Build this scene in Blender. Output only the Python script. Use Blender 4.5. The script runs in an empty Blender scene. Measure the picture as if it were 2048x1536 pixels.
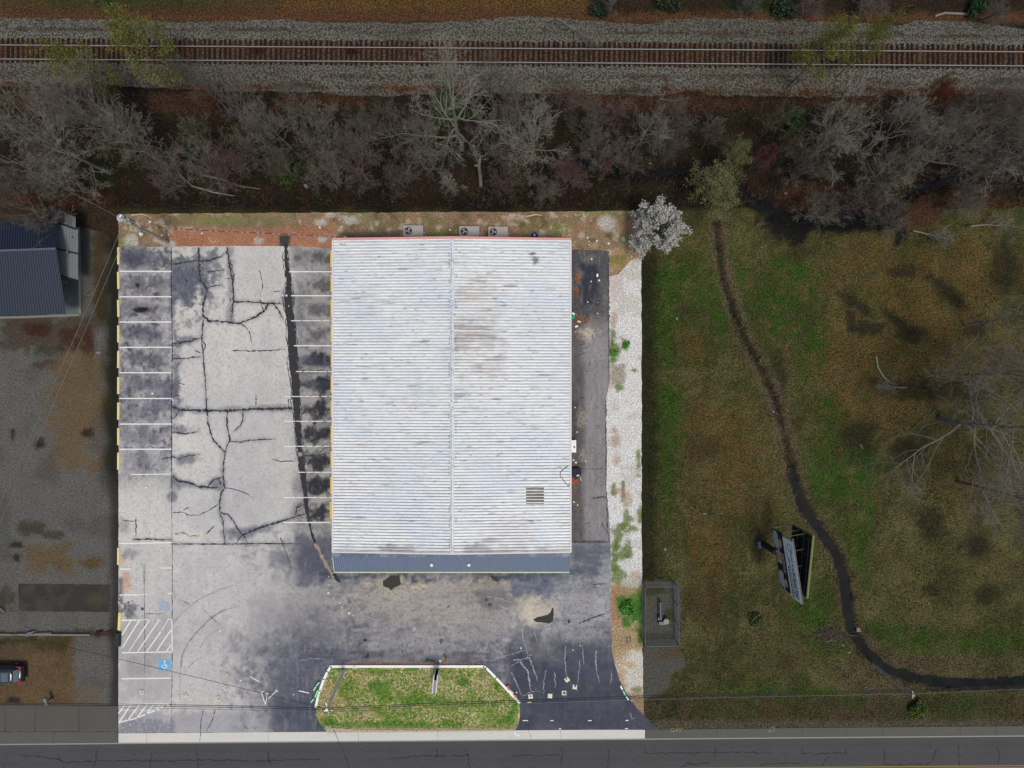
import bpy, bmesh, math, random
import numpy as np
from mathutils import Vector, Matrix
from mathutils.geometry import delaunay_2d_cdt

# ---------------------------------------------------------------- camera, sky, sun, exposure
scene = bpy.context.scene
COL = scene.collection
H = 74.0            # drone height, m
S = 18.45           # photo pixels per metre on the ground
cam = bpy.data.cameras.new('camera')
cam_o = bpy.data.objects.new('camera', cam)
COL.objects.link(cam_o)
cam_o.location = (0, 0, H)
cam.sensor_fit = 'HORIZONTAL'
cam.angle = 2 * math.atan((2048 / S / 2) / H)
cam.clip_start = 0.5
cam.clip_end = 2000
scene.camera = cam_o
SUN_EL, SUN_AZ = math.radians(72), math.radians(158)     # azimuth clockwise from +Y
world = bpy.data.worlds.new("World")
scene.world = world
world.use_nodes = True
wn = world.node_tree.nodes
sky = wn.new('ShaderNodeTexSky')
sky.sky_type = 'NISHITA'
sky.sun_disc = False
sky.sun_elevation = SUN_EL
sky.sun_rotation = SUN_AZ
sky.air_density = 1.0
sky.dust_density = 3.0
wn['Background'].inputs['Strength'].default_value = 0.13
world.node_tree.links.new(sky.outputs[0], wn['Background'].inputs['Color'])
sd = bpy.data.lights.new('sun', 'SUN')
sd.energy = 2.1
sd.angle = math.radians(12)
sd.color = (1.0, 0.95, 0.88)
sun = bpy.data.objects.new('sun', sd)
COL.objects.link(sun)
sun.rotation_euler = (math.pi / 2 - SUN_EL, 0, -SUN_AZ + math.pi)
sun.location = (-30, -40, 60)
scene.view_settings.view_transform = 'Standard'
scene.view_settings.look = 'None'
scene.view_settings.gamma = 1
scene.view_settings.exposure = 0.0
KL = np.array([1.22, 1.22, 1.28])       # display-linear value of a flat white surface under this light

# ---------------------------------------------------------------- helpers
rnd = random.Random(7)
rng = np.random.default_rng(5)


def P(x, y, h=0.0):
    """photo pixel -> world point standing at height h"""
    k = (H - h) / H / S
    return Vector(((x - 1024) * k, (768 - y) * k, h))


def lin(c):
    c = np.asarray(c, float) / 255.0
    return np.where(c <= 0.04045, c / 12.92, ((c + 0.055) / 1.055) ** 2.4)


def C(r, g, b):
    """albedo of a surface that shows as this sRGB value in daylight"""
    return np.minimum(lin((r, g, b)) / KL, 0.86)


def C4(r, g, b):
    return tuple(float(v) for v in C(r, g, b)) + (1.0,)


def tag(o, label=None, cat=None, group=None, kind=None):
    if label: o['label'] = label
    if cat: o['category'] = cat
    if group: o['group'] = group
    if kind: o['kind'] = kind
    return o


def empty(name, loc=(0, 0, 0), rz=0.0):
    o = bpy.data.objects.new(name, None)
    COL.objects.link(o)
    o.location = loc
    o.rotation_euler = (0, 0, rz)
    o.empty_display_size = 0.3
    return o


def copy_tree(o, parent=None):
    c = o.copy()
    COL.objects.link(c)
    c.parent = parent
    for ch in list(o.children):
        copy_tree(ch, c)
    return c


class MB:
    def __init__(self):
        self.v = []
        self.f = []
        self.mi = []
        self.cur = 0

    def add(self, vs, fs):
        n = len(self.v)
        self.v.extend([tuple(p) for p in vs])
        for f in fs:
            self.f.append(tuple(i + n for i in f))
            self.mi.append(self.cur)
        return self

    def box(self, c, s, rz=0.0, taper=1.0, M=None):
        hx, hy, hz = s[0] / 2, s[1] / 2, s[2] / 2
        R = Matrix.Rotation(rz, 3, 'Z') if M is None else M
        vs = []
        for z, t in ((-hz, 1.0), (hz, taper)):
            for x, y in ((-hx, -hy), (hx, -hy), (hx, hy), (-hx, hy)):
                vs.append(Vector(c) + R @ Vector((x * t, y * t, z)))
        return self.add(vs, [(3, 2, 1, 0), (4, 5, 6, 7), (0, 1, 5, 4), (1, 2, 6, 5), (2, 3, 7, 6), (3, 0, 4, 7)])

    def tube(self, pts, rad, n=6, cap=True):
        pts = [Vector(p) for p in pts]
        m = len(pts)
        if not hasattr(rad, '__len__'): rad = [rad] * m
        base = len(self.v)
        up = Vector((0.31, 0.17, 0.93))
        for i, p in enumerate(pts):
            d = (pts[min(i + 1, m - 1)] - pts[max(i - 1, 0)])
            if d.length < 1e-9: d = Vector((0, 0, 1))
            d.normalize()
            a = d.cross(up)
            if a.length < 1e-3: a = d.cross(Vector((1, 0, 0)))
            a.normalize()
            b = d.cross(a)
            for k in range(n):
                t = 2 * math.pi * k / n
                self.v.append(tuple(p + (a * math.cos(t) + b * math.sin(t)) * rad[i]))
        for i in range(m - 1):
            for k in range(n):
                a0 = base + i * n + k
                a1 = base + i * n + (k + 1) % n
                self.f.append((a0, a1, a1 + n, a0 + n))
                self.mi.append(self.cur)
        if cap:
            self.f.append(tuple(base + k for k in reversed(range(n))))
            self.f.append(tuple(base + (m - 1) * n + k for k in range(n)))
            self.mi += [self.cur] * 2
        return self

    def cyl(self, c, r, h, n=16, r2=None):
        c = Vector(c)
        return self.tube([c, c + Vector((0, 0, h))], [r, r if r2 is None else r2], n)

    def strip(self, pts, w, z, h=0.0):
        """flat ribbon of world-xy points, width(s) w, lying at height z"""
        m = len(pts)
        if not hasattr(w, '__len__'): w = [w] * m
        base = len(self.v)
        for i in range(m):
            a = Vector(pts[max(i - 1, 0)][:2]); b = Vector(pts[min(i + 1, m - 1)][:2])
            d = (b - a)
            if d.length < 1e-9: d = Vector((1, 0))
            d.normalize()
            nrm = Vector((-d.y, d.x))
            p = Vector(pts[i][:2])
            self.v.append((p.x + nrm.x * w[i] / 2, p.y + nrm.y * w[i] / 2, z))
            self.v.append((p.x - nrm.x * w[i] / 2, p.y - nrm.y * w[i] / 2, z))
        for i in range(m - 1):
            q = base + 2 * i
            self.f.append((q, q + 1, q + 3, q + 2))
            self.mi.append(self.cur)
        return self

    def prism(self, poly, z0, z1):
        """closed slab from a world-xy polygon (counter-clockwise)"""
        n = len(poly)
        ar = sum(poly[i][0] * poly[(i + 1) % n][1] - poly[(i + 1) % n][0] * poly[i][1] for i in range(n))
        if ar < 0: poly = poly[::-1]
        vs = [(p[0], p[1], z0) for p in poly] + [(p[0], p[1], z1) for p in poly]
        fs = [tuple(range(n, 2 * n)), tuple(reversed(range(n)))]
        fs += [(i, (i + 1) % n, n + (i + 1) % n, n + i) for i in range(n)]
        return self.add(vs, fs)

    def build(self, name, mat, parent=None, smooth=False):
        me = bpy.data.meshes.new(name)
        me.from_pydata(self.v, [], self.f)
        mats = mat if isinstance(mat, (list, tuple)) else [mat]
        for m in mats: me.materials.append(m)
        if len(mats) > 1: me.polygons.foreach_set('material_index', self.mi)
        if smooth: me.polygons.foreach_set('use_smooth', [True] * len(me.polygons))
        me.update()
        o = bpy.data.objects.new(name, me)
        COL.objects.link(o)
        o.parent = parent
        return o


# ------------------------------------------------ numpy noise
def _h(ix, iy, s):
    n = (ix * 374761393 + iy * 668265263 + s * 2147483647 * 31) & 0xffffffff
    n = ((n ^ (n >> 13)) * 1274126177) & 0xffffffff
    return ((n ^ (n >> 16)) & 0xffff) / 65535.0


def vnoise(x, y, s):
    xi = np.floor(x).astype(np.int64); yi = np.floor(y).astype(np.int64)
    fx = x - xi; fy = y - yi
    fx = fx * fx * (3 - 2 * fx); fy = fy * fy * (3 - 2 * fy)
    a = _h(xi, yi, s); b = _h(xi + 1, yi, s); c = _h(xi, yi + 1, s); d = _h(xi + 1, yi + 1, s)
    return (a * (1 - fx) + b * fx) * (1 - fy) + (c * (1 - fx) + d * fx) * fy


def fbm(x, y, size, s=1, oc=4):
    x = np.asarray(x, float) / size; y = np.asarray(y, float) / size
    t = 0; amp = 0.5; tot = 0
    for k in range(oc):
        t = t + amp * vnoise(x * 2 ** k + 37.3 * k, y * 2 ** k + 11.1 * k, s * 17 + k)
        tot += amp; amp *= 0.55
    return t / tot


def sstep(a, b, x):
    t = np.clip((x - a) / (b - a + 1e-12), 0, 1)
    return t * t * (3 - 2 * t)


class Field:
    """colour field over photo pixels: base and fleck colours, edited with soft masks"""
    def __init__(self, x, y, base, fleck):
        self.x = np.asarray(x, float); self.y = np.asarray(y, float)
        n = len(self.x)
        self.base = np.tile(C(*base), (n, 1))
        self.fleck = np.tile(C(*fleck), (n, 1))
        self.n1 = fbm(self.x, self.y, 40, 3); self.n2 = fbm(self.x, self.y, 14, 9)
        self.n4 = fbm(self.x, self.y, 7, 21, 2)

    def mix(self, m, base=None, fleck=None):
        m = np.clip(m, 0, 1)[:, None]
        if base is not None: self.base = self.base * (1 - m) + C(*base) * m
        if fleck is not None: self.fleck = self.fleck * (1 - m) + C(*fleck) * m
        return self

    def ell(self, cx, cy, rx, ry, soft=0.35, rag=0.5, rot=0.0):
        dx = self.x - cx; dy = self.y - cy
        c, s = math.cos(rot), math.sin(rot)
        u = (dx * c + dy * s) / rx; v = (-dx * s + dy * c) / ry
        d = np.sqrt(u * u + v * v) + (self.n2 - 0.5) * rag * 2 + (self.n1 - 0.5) * rag + (self.n4 - 0.5) * rag * 1.6
        return 1 - sstep(1 - soft, 1 + soft, d)

    def box(self, x0, y0, x1, y1, soft=6, rag=10):
        w = (self.n2 - 0.5) * rag * 2 + (self.n1 - 0.5) * rag + (self.n4 - .5) * rag
        d = np.minimum(np.minimum(self.x - x0, x1 - self.x), np.minimum(self.y - y0, y1 - self.y)) + w
        return sstep(-soft, soft, d)

    def line(self, pts, w, soft=4, rag=4):
        d = np.full(len(self.x), 1e9)
        for (ax, ay), (bx, by) in zip(pts[:-1], pts[1:]):
            vx, vy = bx - ax, by - ay
            t = np.clip(((self.x - ax) * vx + (self.y - ay) * vy) / (vx * vx + vy * vy), 0, 1)
            d = np.minimum(d, np.hypot(self.x - ax - t * vx, self.y - ay - t * vy))
        d = d + (self.n2 - 0.5) * rag * 2
        return 1 - sstep(w - soft, w + soft, d)

    def noise(self, size, lo, hi, seed):
        return sstep(lo, hi, fbm(self.x, self.y, size, seed))

    def vary(self, amt=0.15, size=30, seed=5):
        f = 1 + (fbm(self.x, self.y, size, seed) - 0.5) * 2 * amt
        self.base *= f[:, None]; self.fleck *= f[:, None]
        return self


def set_attr(me, name, arr):
    a = me.color_attributes.new(name, 'FLOAT_COLOR', 'POINT')
    full = np.ones((len(arr), 4), np.float32)
    full[:, :3] = arr
    a.data.foreach_set('color', full.ravel())


def rough_poly(poly, step_px, amp_px, seed=1):
    """subdivide a pixel polygon and shake its outline"""
    out = []
    n = len(poly)
    for i in range(n):
        a = poly[i]; b = poly[(i + 1) % n]
        L = math.hypot(b[0] - a[0], b[1] - a[1])
        k = max(1, int(L / step_px))
        for j in range(k):
            t = j / k
            out.append((a[0] + (b[0] - a[0]) * t, a[1] + (b[1] - a[1]) * t))
    o = np.array(out)
    nx = (fbm(o[:, 0], o[:, 1], 14, seed) - 0.5) * 2 * amp_px
    ny = (fbm(o[:, 0], o[:, 1], 14, seed + 50) - 0.5) * 2 * amp_px
    return [(float(p[0] + a), float(p[1] + b)) for p, a, b in zip(o, nx, ny)]


def sheet(name, poly, z, step, fieldfn, mat, zfn=None, skirt=None):
    """a flat sheet of ground inside a pixel polygon, with fine vertices that carry colour"""
    pw = [P(x, y) for x, y in poly]
    xs = [p.x for p in pw]; ys = [p.y for p in pw]
    gx = np.arange(min(xs) + step * .5, max(xs), step); gy = np.arange(min(ys) + step * .5, max(ys), step)
    X, Y = np.meshgrid(gx, gy); X = X.ravel(); Y = Y.ravel()
    inside = np.zeros(len(X), bool); near = np.zeros(len(X), bool)
    n = len(pw)
    for i in range(n):
        a = pw[i]; b = pw[(i + 1) % n]
        cond = ((a.y > Y) != (b.y > Y))
        with np.errstate(divide='ignore', invalid='ignore'):
            xi = (b.x - a.x) * (Y - a.y) / (b.y - a.y + 1e-15) + a.x
        inside ^= cond & (X < xi)
        vx, vy = b.x - a.x, b.y - a.y
        L2 = vx * vx + vy * vy
        if L2 < 1e-9: continue
        bb = (X > min(a.x, b.x) - step) & (X < max(a.x, b.x) + step) & (Y > min(a.y, b.y) - step) & (Y < max(a.y, b.y) + step)
        idx = np.nonzero(bb)[0]
        t = np.clip(((X[idx] - a.x) * vx + (Y[idx] - a.y) * vy) / L2, 0, 1)
        near[idx] |= np.hypot(X[idx] - a.x - t * vx, Y[idx] - a.y - t * vy) < step * 0.35
    k = inside & ~near
    X = X[k] + rng.uniform(-.12, .12, k.sum()) * step; Y = Y[k] + rng.uniform(-.12, .12, k.sum()) * step
    vs = [Vector((p.x, p.y)) for p in pw] + [Vector((a, b)) for a, b in zip(X, Y)]
    edges = [(i, (i + 1) % n) for i in range(n)]
    v, e, f, _, _, _ = delaunay_2d_cdt(vs, edges, [], 1, 1e-5)
    V = np.array([(p.x, p.y, z) for p in v])
    px = V[:, 0] * S + 1024; py = 768 - V[:, 1] * S
    if zfn is not None: V[:, 2] = z + zfn(px, py)
    me = bpy.data.meshes.new(name)
    me.from_pydata(V.tolist(), [], [tuple(q) for q in f])
    me.update()
    F = fieldfn(px, py)
    set_attr(me, 'base', F.base); set_attr(me, 'fleck', F.fleck)
    me.materials.append(mat)
    me.polygons.foreach_set('use_smooth', [True] * len(me.polygons))
    o = bpy.data.objects.new(name, me)
    COL.objects.link(o)
    return o


# ------------------------------------------------ materials
def new_mat(name):
    m = bpy.data.materials.new(name)
    m.use_nodes = True
    nt = m.node_tree
    return m, nt, nt.nodes['Principled BSDF']


def N(nt, t, **kw):
    n = nt.nodes.new(t)
    for k, v in kw.items():
        if hasattr(n, k): setattr(n, k, v)
        else: n.inputs[k].default_value = v
    return n


def ramp_range(nt, src, a, b, c, d):
    n = N(nt, 'ShaderNodeMapRange')
    n.inputs[1].default_value = a; n.inputs[2].default_value = b
    n.inputs[3].default_value = c; n.inputs[4].default_value = d
    nt.links.new(src, n.inputs[0])
    return n.outputs[0]


def noise(nt, vec, scale, detail=3, rough=0.55, dist=0.0):
    n = N(nt, 'ShaderNodeTexNoise')
    n.inputs['Scale'].default_value = scale; n.inputs['Detail'].default_value = detail
    n.inputs['Roughness'].default_value = rough; n.inputs['Distortion'].default_value = dist
    nt.links.new(vec, n.inputs['Vector'])
    return n.outputs[0]


def mixc(nt, fac, a, b, mode='MIX'):
    n = N(nt, 'ShaderNodeMix')
    n.data_type = 'RGBA'; n.blend_type = mode
    for s, v in ((n.inputs[0], fac), (n.inputs[6], a), (n.inputs[7], b)):
        if isinstance(v, (int, float)): s.default_value = v
        elif isinstance(v, tuple): s.default_value = v
        else: nt.links.new(v, s)
    return n.outputs[2]


def gray(nt, val):
    n = N(nt, 'ShaderNodeCombineColor')
    for i in range(3): nt.links.new(val, n.inputs[i])
    return n.outputs[0]


def ground_mat(name, scale=6, thr=0.5, soft=0.06, var=0.25, bump=0.05, rough=0.95, vscale=None, spec=0.15, stretch=None):
    m, nt, b = new_mat(name)
    tc = N(nt, 'ShaderNodeTexCoord').outputs['Object']
    if stretch:
        mp = N(nt, 'ShaderNodeMapping'); mp.inputs['Scale'].default_value = stretch
        nt.links.new(tc, mp.inputs[0]); tc = mp.outputs[0]
    a = N(nt, 'ShaderNodeAttribute', attribute_name='base').outputs['Color']
    f = N(nt, 'ShaderNodeAttribute', attribute_name='fleck').outputs['Color']
    n1 = noise(nt, tc, scale, 3, 0.6, 0.3)
    fac = ramp_range(nt, n1, thr - soft, thr + soft, 0, 1)
    c = mixc(nt, fac, a, f)
    n2 = noise(nt, tc, vscale or scale * 1.7, 4, 0.65)
    mul = gray(nt, ramp_range(nt, n2, 0.3, 0.7, 1 - var, 1 + var))
    c = mixc(nt, 1.0, c, mul, 'MULTIPLY')
    nt.links.new(c, b.inputs['Base Color'])
    b.inputs['Roughness'].default_value = rough
    b.inputs['Specular IOR Level'].default_value = spec
    bp = N(nt, 'ShaderNodeBump'); bp.inputs['Strength'].default_value = 0.6; bp.inputs['Distance'].default_value = bump
    nt.links.new(n2, bp.inputs['Height']); nt.links.new(bp.outputs[0], b.inputs['Normal'])
    return m


def mat(name, col, rough=0.7, metal=0.0, var=0.15, scale=8, dirt=None, dirt_thr=0.58, spec=0.4, bump=0.0):
    """plain painted or raw surface with noise in its colour"""
    m, nt, b = new_mat(name)
    tc = N(nt, 'ShaderNodeTexCoord').outputs['Object']
    n2 = noise(nt, tc, scale, 4, 0.6)
    mul = gray(nt, ramp_range(nt, n2, 0.3, 0.7, 1 - var, 1 + var))
    c = mixc(nt, 1.0, C4(*col), mul, 'MULTIPLY')
    if dirt is not None:
        n1 = noise(nt, tc, scale * 0.45, 5, 0.65)
        c = mixc(nt, ramp_range(nt, n1, dirt_thr - 0.05, dirt_thr + 0.05, 0, 0.85), c, C4(*dirt))
    nt.links.new(c, b.inputs['Base Color'])
    b.inputs['Roughness'].default_value = rough
    b.inputs['Metallic'].default_value = metal
    b.inputs['Specular IOR Level'].default_value = spec
    if bump:
        bp = N(nt, 'ShaderNodeBump'); bp.inputs['Distance'].default_value = bump
        nt.links.new(n2, bp.inputs['Height']); nt.links.new(bp.outputs[0], b.inputs['Normal'])
    return m


def attr_mat(name, var=0.2, scale=10, rough=0.9):
    m, nt, b = new_mat(name)
    tc = N(nt, 'ShaderNodeTexCoord').outputs['Object']
    a = N(nt, 'ShaderNodeAttribute', attribute_name='base').outputs['Color']
    mul = gray(nt, ramp_range(nt, noise(nt, tc, scale, 3), 0.3, 0.7, 1 - var, 1 + var))
    nt.links.new(mixc(nt, 1.0, a, mul, 'MULTIPLY'), b.inputs['Base Color'])
    b.inputs['Roughness'].default_value = rough
    b.inputs['Specular IOR Level'].default_value = 0.15
    return m


def worn_paint(name, col, under, thr=0.56, scale=3.0):
    """road paint with bits worn through"""
    m, nt, b = new_mat(name)
    tc = N(nt, 'ShaderNodeTexCoord').outputs['Object']
    n1 = noise(nt, tc, scale, 6, 0.75)
    c = mixc(nt, ramp_range(nt, n1, thr, thr + 0.08, 0, 1), C4(*col), C4(*under))
    nt.links.new(c, b.inputs['Base Color'])
    b.inputs['Roughness'].default_value = 0.8
    return m

# ================================================================ THE SETTING
M_natural = ground_mat('wild_ground', scale=5.5, thr=0.5, soft=0.09, var=0.55, bump=0.06, vscale=9)
M_gravel = ground_mat('gravel', scale=11, thr=0.53, soft=0.07, var=0.34, bump=0.04, vscale=5)
M_dimgravel = ground_mat('weathered_gravel', scale=10, thr=0.54, soft=0.08, var=0.30, bump=0.04, vscale=4)
M_ballast = ground_mat('ballast_stone', scale=5.2, thr=0.5, soft=0.05, var=0.4, bump=0.08, vscale=9)
M_asphalt = ground_mat('old_asphalt', scale=3.4, thr=0.60, soft=0.10, var=0.15, bump=0.006, vscale=7, rough=0.9)
M_road = ground_mat('road_asphalt', scale=8, thr=0.62, soft=0.05, var=0.12, bump=0.004, vscale=16, stretch=(0.15, 1, 1))
M_concrete = ground_mat('old_concrete', scale=2.5, thr=0.66, soft=0.08, var=0.07, bump=0.004, vscale=7)
M_grass = ground_mat('island_grass', scale=4.2, thr=0.5, soft=0.07, var=0.45, bump=0.07, vscale=8)

CREEK = [(1433, 440), (1440, 500), (1450, 560), (1468, 620), (1490, 680), (1520, 730), (1542, 775), (1560, 830), (1578, 900),
         (1590, 960), (1608, 1012), (1642, 1062), (1672, 1105), (1690, 1150), (1697, 1200), (1702, 1255), (1732, 1300), (1772, 1338),
         (1820, 1356), (1880, 1366), (1950, 1370), (2120, 1362)]
STREAM = [(1150, 318), (1230, 340), (1300, 348), (1400, 332), (1450, 345), (1500, 395), (1570, 430), (1650, 442), (1740, 436),
          (1790, 410), (1850, 372), (1930, 350), (2150, 345)]


def line_dist(x, y, pts):
    d = np.full(len(x), 1e9)
    for (ax, ay), (bx, by) in zip(pts[:-1], pts[1:]):
        vx, vy = bx - ax, by - ay
        t = np.clip(((x - ax) * vx + (y - ay) * vy) / (vx * vx + vy * vy), 0, 1)
        d = np.minimum(d, np.hypot(x - ax - t * vx, y - ay - t * vy))
    return d


def creek_drop(x, y):
    d = line_dist(x, y, CREEK); w = 2.5 + 8.5 * sstep(880, 1010, y)
    dr = 0.66 * (1 - sstep(w * 0.5, w + 6, d + (fbm(x, y, 26, 77) - 0.5) * 15 + (fbm(x, y, 7, 79) - .5) * 7))
    d2 = line_dist(x, y, STREAM)
    dr2 = 0.66 * (1 - sstep(3, 22, d2 + (fbm(x, y, 30, 78) - 0.5) * 34))
    return np.maximum(dr, dr2)


# --- one natural ground sheet to the horizon
def axis(lo, hi, step, far):
    a = list(np.arange(lo, hi + step, step))
    k = step; L = []; p = lo
    while p > -far: k *= 1.5; p -= k; L.append(p)
    R = []; k = step; p = a[-1]
    while p < far: k *= 1.5; p += k; R.append(p)
    return np.array(L[::-1] + a + R)


gx = axis(-60, 60, 0.33, 700); gy = axis(-46, 46, 0.33, 700)
X, Y = np.meshgrid(gx, gy)
px = X.ravel() * S + 1024; py = 768 - Y.ravel() * S
Z = -creek_drop(px, py) + (fbm(px, py, 60, 31) - 0.5) * 0.10
inframe = sstep(-10, 15, px) * sstep(-10, 15, 2058 - px)
Z += sstep(190, 215, py) * (1 - sstep(400, 430, py)) * (fbm(px, py, 50, 33) - 0.5) * 0.8 * sstep(8, 40, line_dist(px, py, STREAM))
# keep the built-up part flat and just under the sheets
flat = sstep(-60, -30, np.minimum.reduce([px - 205, 1312 - px, py - 418, 1480 - py]))
flat = np.maximum(flat, sstep(1378, 1420, py) * 0 + sstep(1440, 1452, py))
flat = np.maximum(flat, (1 - sstep(240, 262, px)) * sstep(425, 440, py))
flat = np.maximum(flat, sstep(25, 40, py) * (1 - sstep(195, 212, py)))
Z = Z * (1 - flat) - 0.03 * flat
me = bpy.data.meshes.new('ground')
nx, ny = len(gx), len(gy)
idx = np.arange(nx * ny).reshape(ny, nx)
quads = np.stack([idx[:-1, :-1], idx[:-1, 1:], idx[1:, 1:], idx[1:, :-1]], -1).reshape(-1, 4)
me.from_pydata(np.stack([X.ravel(), Y.ravel(), Z], -1).tolist(), [], quads.tolist())
me.update()
F = Field(px, py, (62, 56, 31), (38, 40, 18))
wood = 1 - sstep(-12, 12, F.y - (418 + (F.n1 - .5) * 30) - 45 * sstep(1480, 1700, F.x) * (1 - sstep(1850, 1900, F.x)))
# woodland floor
F.mix(wood, (44, 38, 31), (20, 19, 15))
F.mix(wood * F.noise(60, .48, .62, 40) * .8, (52, 42, 32), (32, 26, 19))
F.mix(wood * F.noise(45, .5, .66, 41) * .8, (38, 42, 18), (20, 26, 10))
F.mix(wood * F.noise(70, .54, .66, 42) * .9, (20, 19, 16), (10, 11, 9))
F.mix(wood * sstep(370, 410, F.y) * (1 - sstep(1280, 1420, F.x)) * sstep(200, 240, F.x) * .85, (30, 24, 18), (12, 11, 8))
for e in ((575, 345, 40, 28), (385, 260, 28, 50), (120, 260, 30, 22), (1595, 240, 30, 18), (560, 300, 20, 20), (215, 330, 25, 40), (1820, 230, 25, 18),
          (1500, 235, 35, 14), (900, 230, 50, 20), (730, 235, 25, 20)):
    F.mix(wood * F.ell(*e) * .8, (36, 54, 14), (18, 30, 8))
for e in ((640, 205, 100, 18), (1300, 205, 190, 22), (1700, 205, 90, 14), (60, 200, 60, 20), (1910, 415, 120, 25), (1830, 440, 50, 25), (370, 205, 70, 25),
          (1620, 385, 60, 18), (90, 405, 120, 25), (1600, 410, 60, 12), (1060, 310, 25, 14)):
    F.mix(F.ell(*e) * .85, (86, 58, 42), (46, 32, 24))
# top verge beyond the track
top = 1 - sstep(38, 52, F.y + (F.n1 - .5) * 12)
F.mix(top, (86, 72, 42), (52, 40, 24))
F.mix(top * F.box(100, -200, 420, 22), (70, 68, 36), (44, 46, 20))
F.mix(top * F.box(560, -200, 1180, 30), (104, 80, 44), (60, 42, 24))
F.mix(top * F.box(-200, 20, 2300, 46, 8, 6) * .8, (96, 64, 44), (58, 36, 26))
F.mix(top * F.box(1180, -300, 2300, 26, 8, 12) * .9, (46, 36, 28), (22, 18, 14))
for e in ((1500, 10, 40, 12), (1950, 16, 20, 12), (1200, 12, 18, 8), (210, 4, 18, 8), (1560, 15, 25, 12), (1340, 8, 30, 9)):
    F.mix(F.ell(*e), (28, 52, 20), (12, 26, 8))
# the field on the right
fld = sstep(1270, 1285, F.x) * (1 - wood)
F.mix(fld, (94, 90, 55), (58, 55, 31))
F.mix(fld * F.noise(70, .46, .62, 44) * .8, (60, 66, 30), (34, 42, 16))
F.mix(fld * F.noise(30, .5, .7, 45) * .6, (70, 60, 40), (42, 36, 22)); F.mix(fld * F.noise(9, .5, .68, 51) * .45, (104, 94, 62), (66, 58, 34)); F.mix(fld * F.noise(11, .54, .68, 52) * .4, (50, 58, 26), (30, 36, 14))
for e in ((1790, 560, 190, 80), (1880, 700, 150, 110), (1760, 810, 110, 60), (1950, 560, 60, 90), (1480, 960, 60, 90), (1940, 960, 60, 60), (1440, 860, 60, 60),
          (1700, 720, 80, 60), (1420, 1110, 45, 90), (1360, 700, 40, 40)):
    F.mix(fld * F.ell(*e, soft=.8, rag=1.0) * (.3 + .5 * F.noise(22, .38, .62, 50)), (100, 80, 42), (60, 46, 24))
for e in ((1330, 600, 34, 60), (1400, 540, 70, 60), (1560, 600, 60, 55), (1590, 540, 40, 30), (1660, 960, 55, 50), (1700, 1090, 25, 60), (1730, 930, 35, 30),
          (1660, 870, 18, 60), (1620, 690, 25, 60), (1640, 1250, 50, 60), (1730, 1050, 18, 100), (1320, 680, 25, 40), (1790, 1260, 70, 25), (1930, 1290, 120, 26),
          (1330, 900, 16, 140), (1560, 650, 20, 22), (1600, 1390, 80, 18), (1690, 1400, 60, 18), (1520, 1395, 60, 18), (1900, 1400, 100, 20), (1340, 560, 25, 25),
          (1445, 590, 16, 70), (1625, 980, 12, 60), (1340, 820, 25, 60)):
    F.mix(fld * F.ell(*e, soft=.7, rag=1.1) * (.4 + .6 * F.noise(15, .36, .6, 49)), (56, 82, 24), (32, 50, 13))
for e in ((1400, 480, 50, 30), (1420, 900, 30, 40), (1560, 1300, 60, 50), (1900, 1150, 110, 60), (1850, 1230, 70, 20)):
    F.mix(fld * F.ell(*e, soft=.6) * .6, (92, 86, 52), (58, 54, 28))
for e in ((1405, 895, 30, 32), (1600, 505, 25, 18), (1890, 1160, 25, 30), (1960, 1100, 30, 30), (1570, 1320, 20, 22), (1410, 1200, 45, 40)):
    F.mix(fld * F.ell(*e, soft=.5) * .5, (54, 38, 26), (34, 24, 16))
# tree and billboard shadows painted into the meadow colour, then dark wet hollows
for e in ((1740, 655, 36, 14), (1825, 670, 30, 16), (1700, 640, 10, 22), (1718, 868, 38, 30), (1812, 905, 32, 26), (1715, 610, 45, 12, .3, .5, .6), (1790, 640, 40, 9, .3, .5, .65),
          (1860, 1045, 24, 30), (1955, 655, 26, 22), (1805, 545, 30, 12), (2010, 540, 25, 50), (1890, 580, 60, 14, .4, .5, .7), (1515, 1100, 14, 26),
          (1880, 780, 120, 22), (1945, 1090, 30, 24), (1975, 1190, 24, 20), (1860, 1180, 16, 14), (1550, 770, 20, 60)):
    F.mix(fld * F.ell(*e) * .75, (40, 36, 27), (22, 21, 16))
for e in ((1570, 445, 45, 30), (1660, 445, 80, 22), (1740, 430, 60, 30), (1590, 470, 25, 20), (1800, 470, 16, 20)):
    F.mix(F.ell(*e) * .95, (24, 24, 22), (12, 12, 11))
# creek banks: matted straw, mud
dc = line_dist(F.x, F.y, CREEK) + (F.n2 - .5) * 10
F.mix(fld * (1 - sstep(10, 26, dc)) * (.5 + .5 * F.noise(16, .35, .55, 48)), (106, 92, 70), (58, 50, 36))
F.mix((1 - sstep(2 + 7 * sstep(880, 1010, F.y), 9 + 6 * sstep(880, 1010, F.y), dc + (F.n4 - .5) * 7)) * .9, (44, 41, 36), (22, 22, 19))
F.mix((1 - sstep(4, 22, line_dist(F.x, F.y, STREAM) + (F.n2 - .5) * 26)), (24, 25, 24), (12, 14, 12))
for e in ((1900, 1325, 160, 14), (1780, 1400, 60, 40), (1830, 1330, 60, 20), (1740, 1290, 16, 16), (1700, 1350, 40, 30), (1660, 1270, 22, 16)):
    F.mix(fld * F.ell(*e) * .8, (92, 80, 62), (50, 42, 30))
# road verge
vg = fld * sstep(1385, 1400, F.y)
F.mix(vg * .6, (58, 58, 32), (32, 34, 18))
F.mix(vg * F.noise(25, .5, .62, 47) * .7, (82, 66, 50), (48, 38, 28))
F.mix(fld * sstep(1436, 1448, F.y + (F.n2 - .5) * 8), (86, 80, 66), (54, 50, 40))
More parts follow.
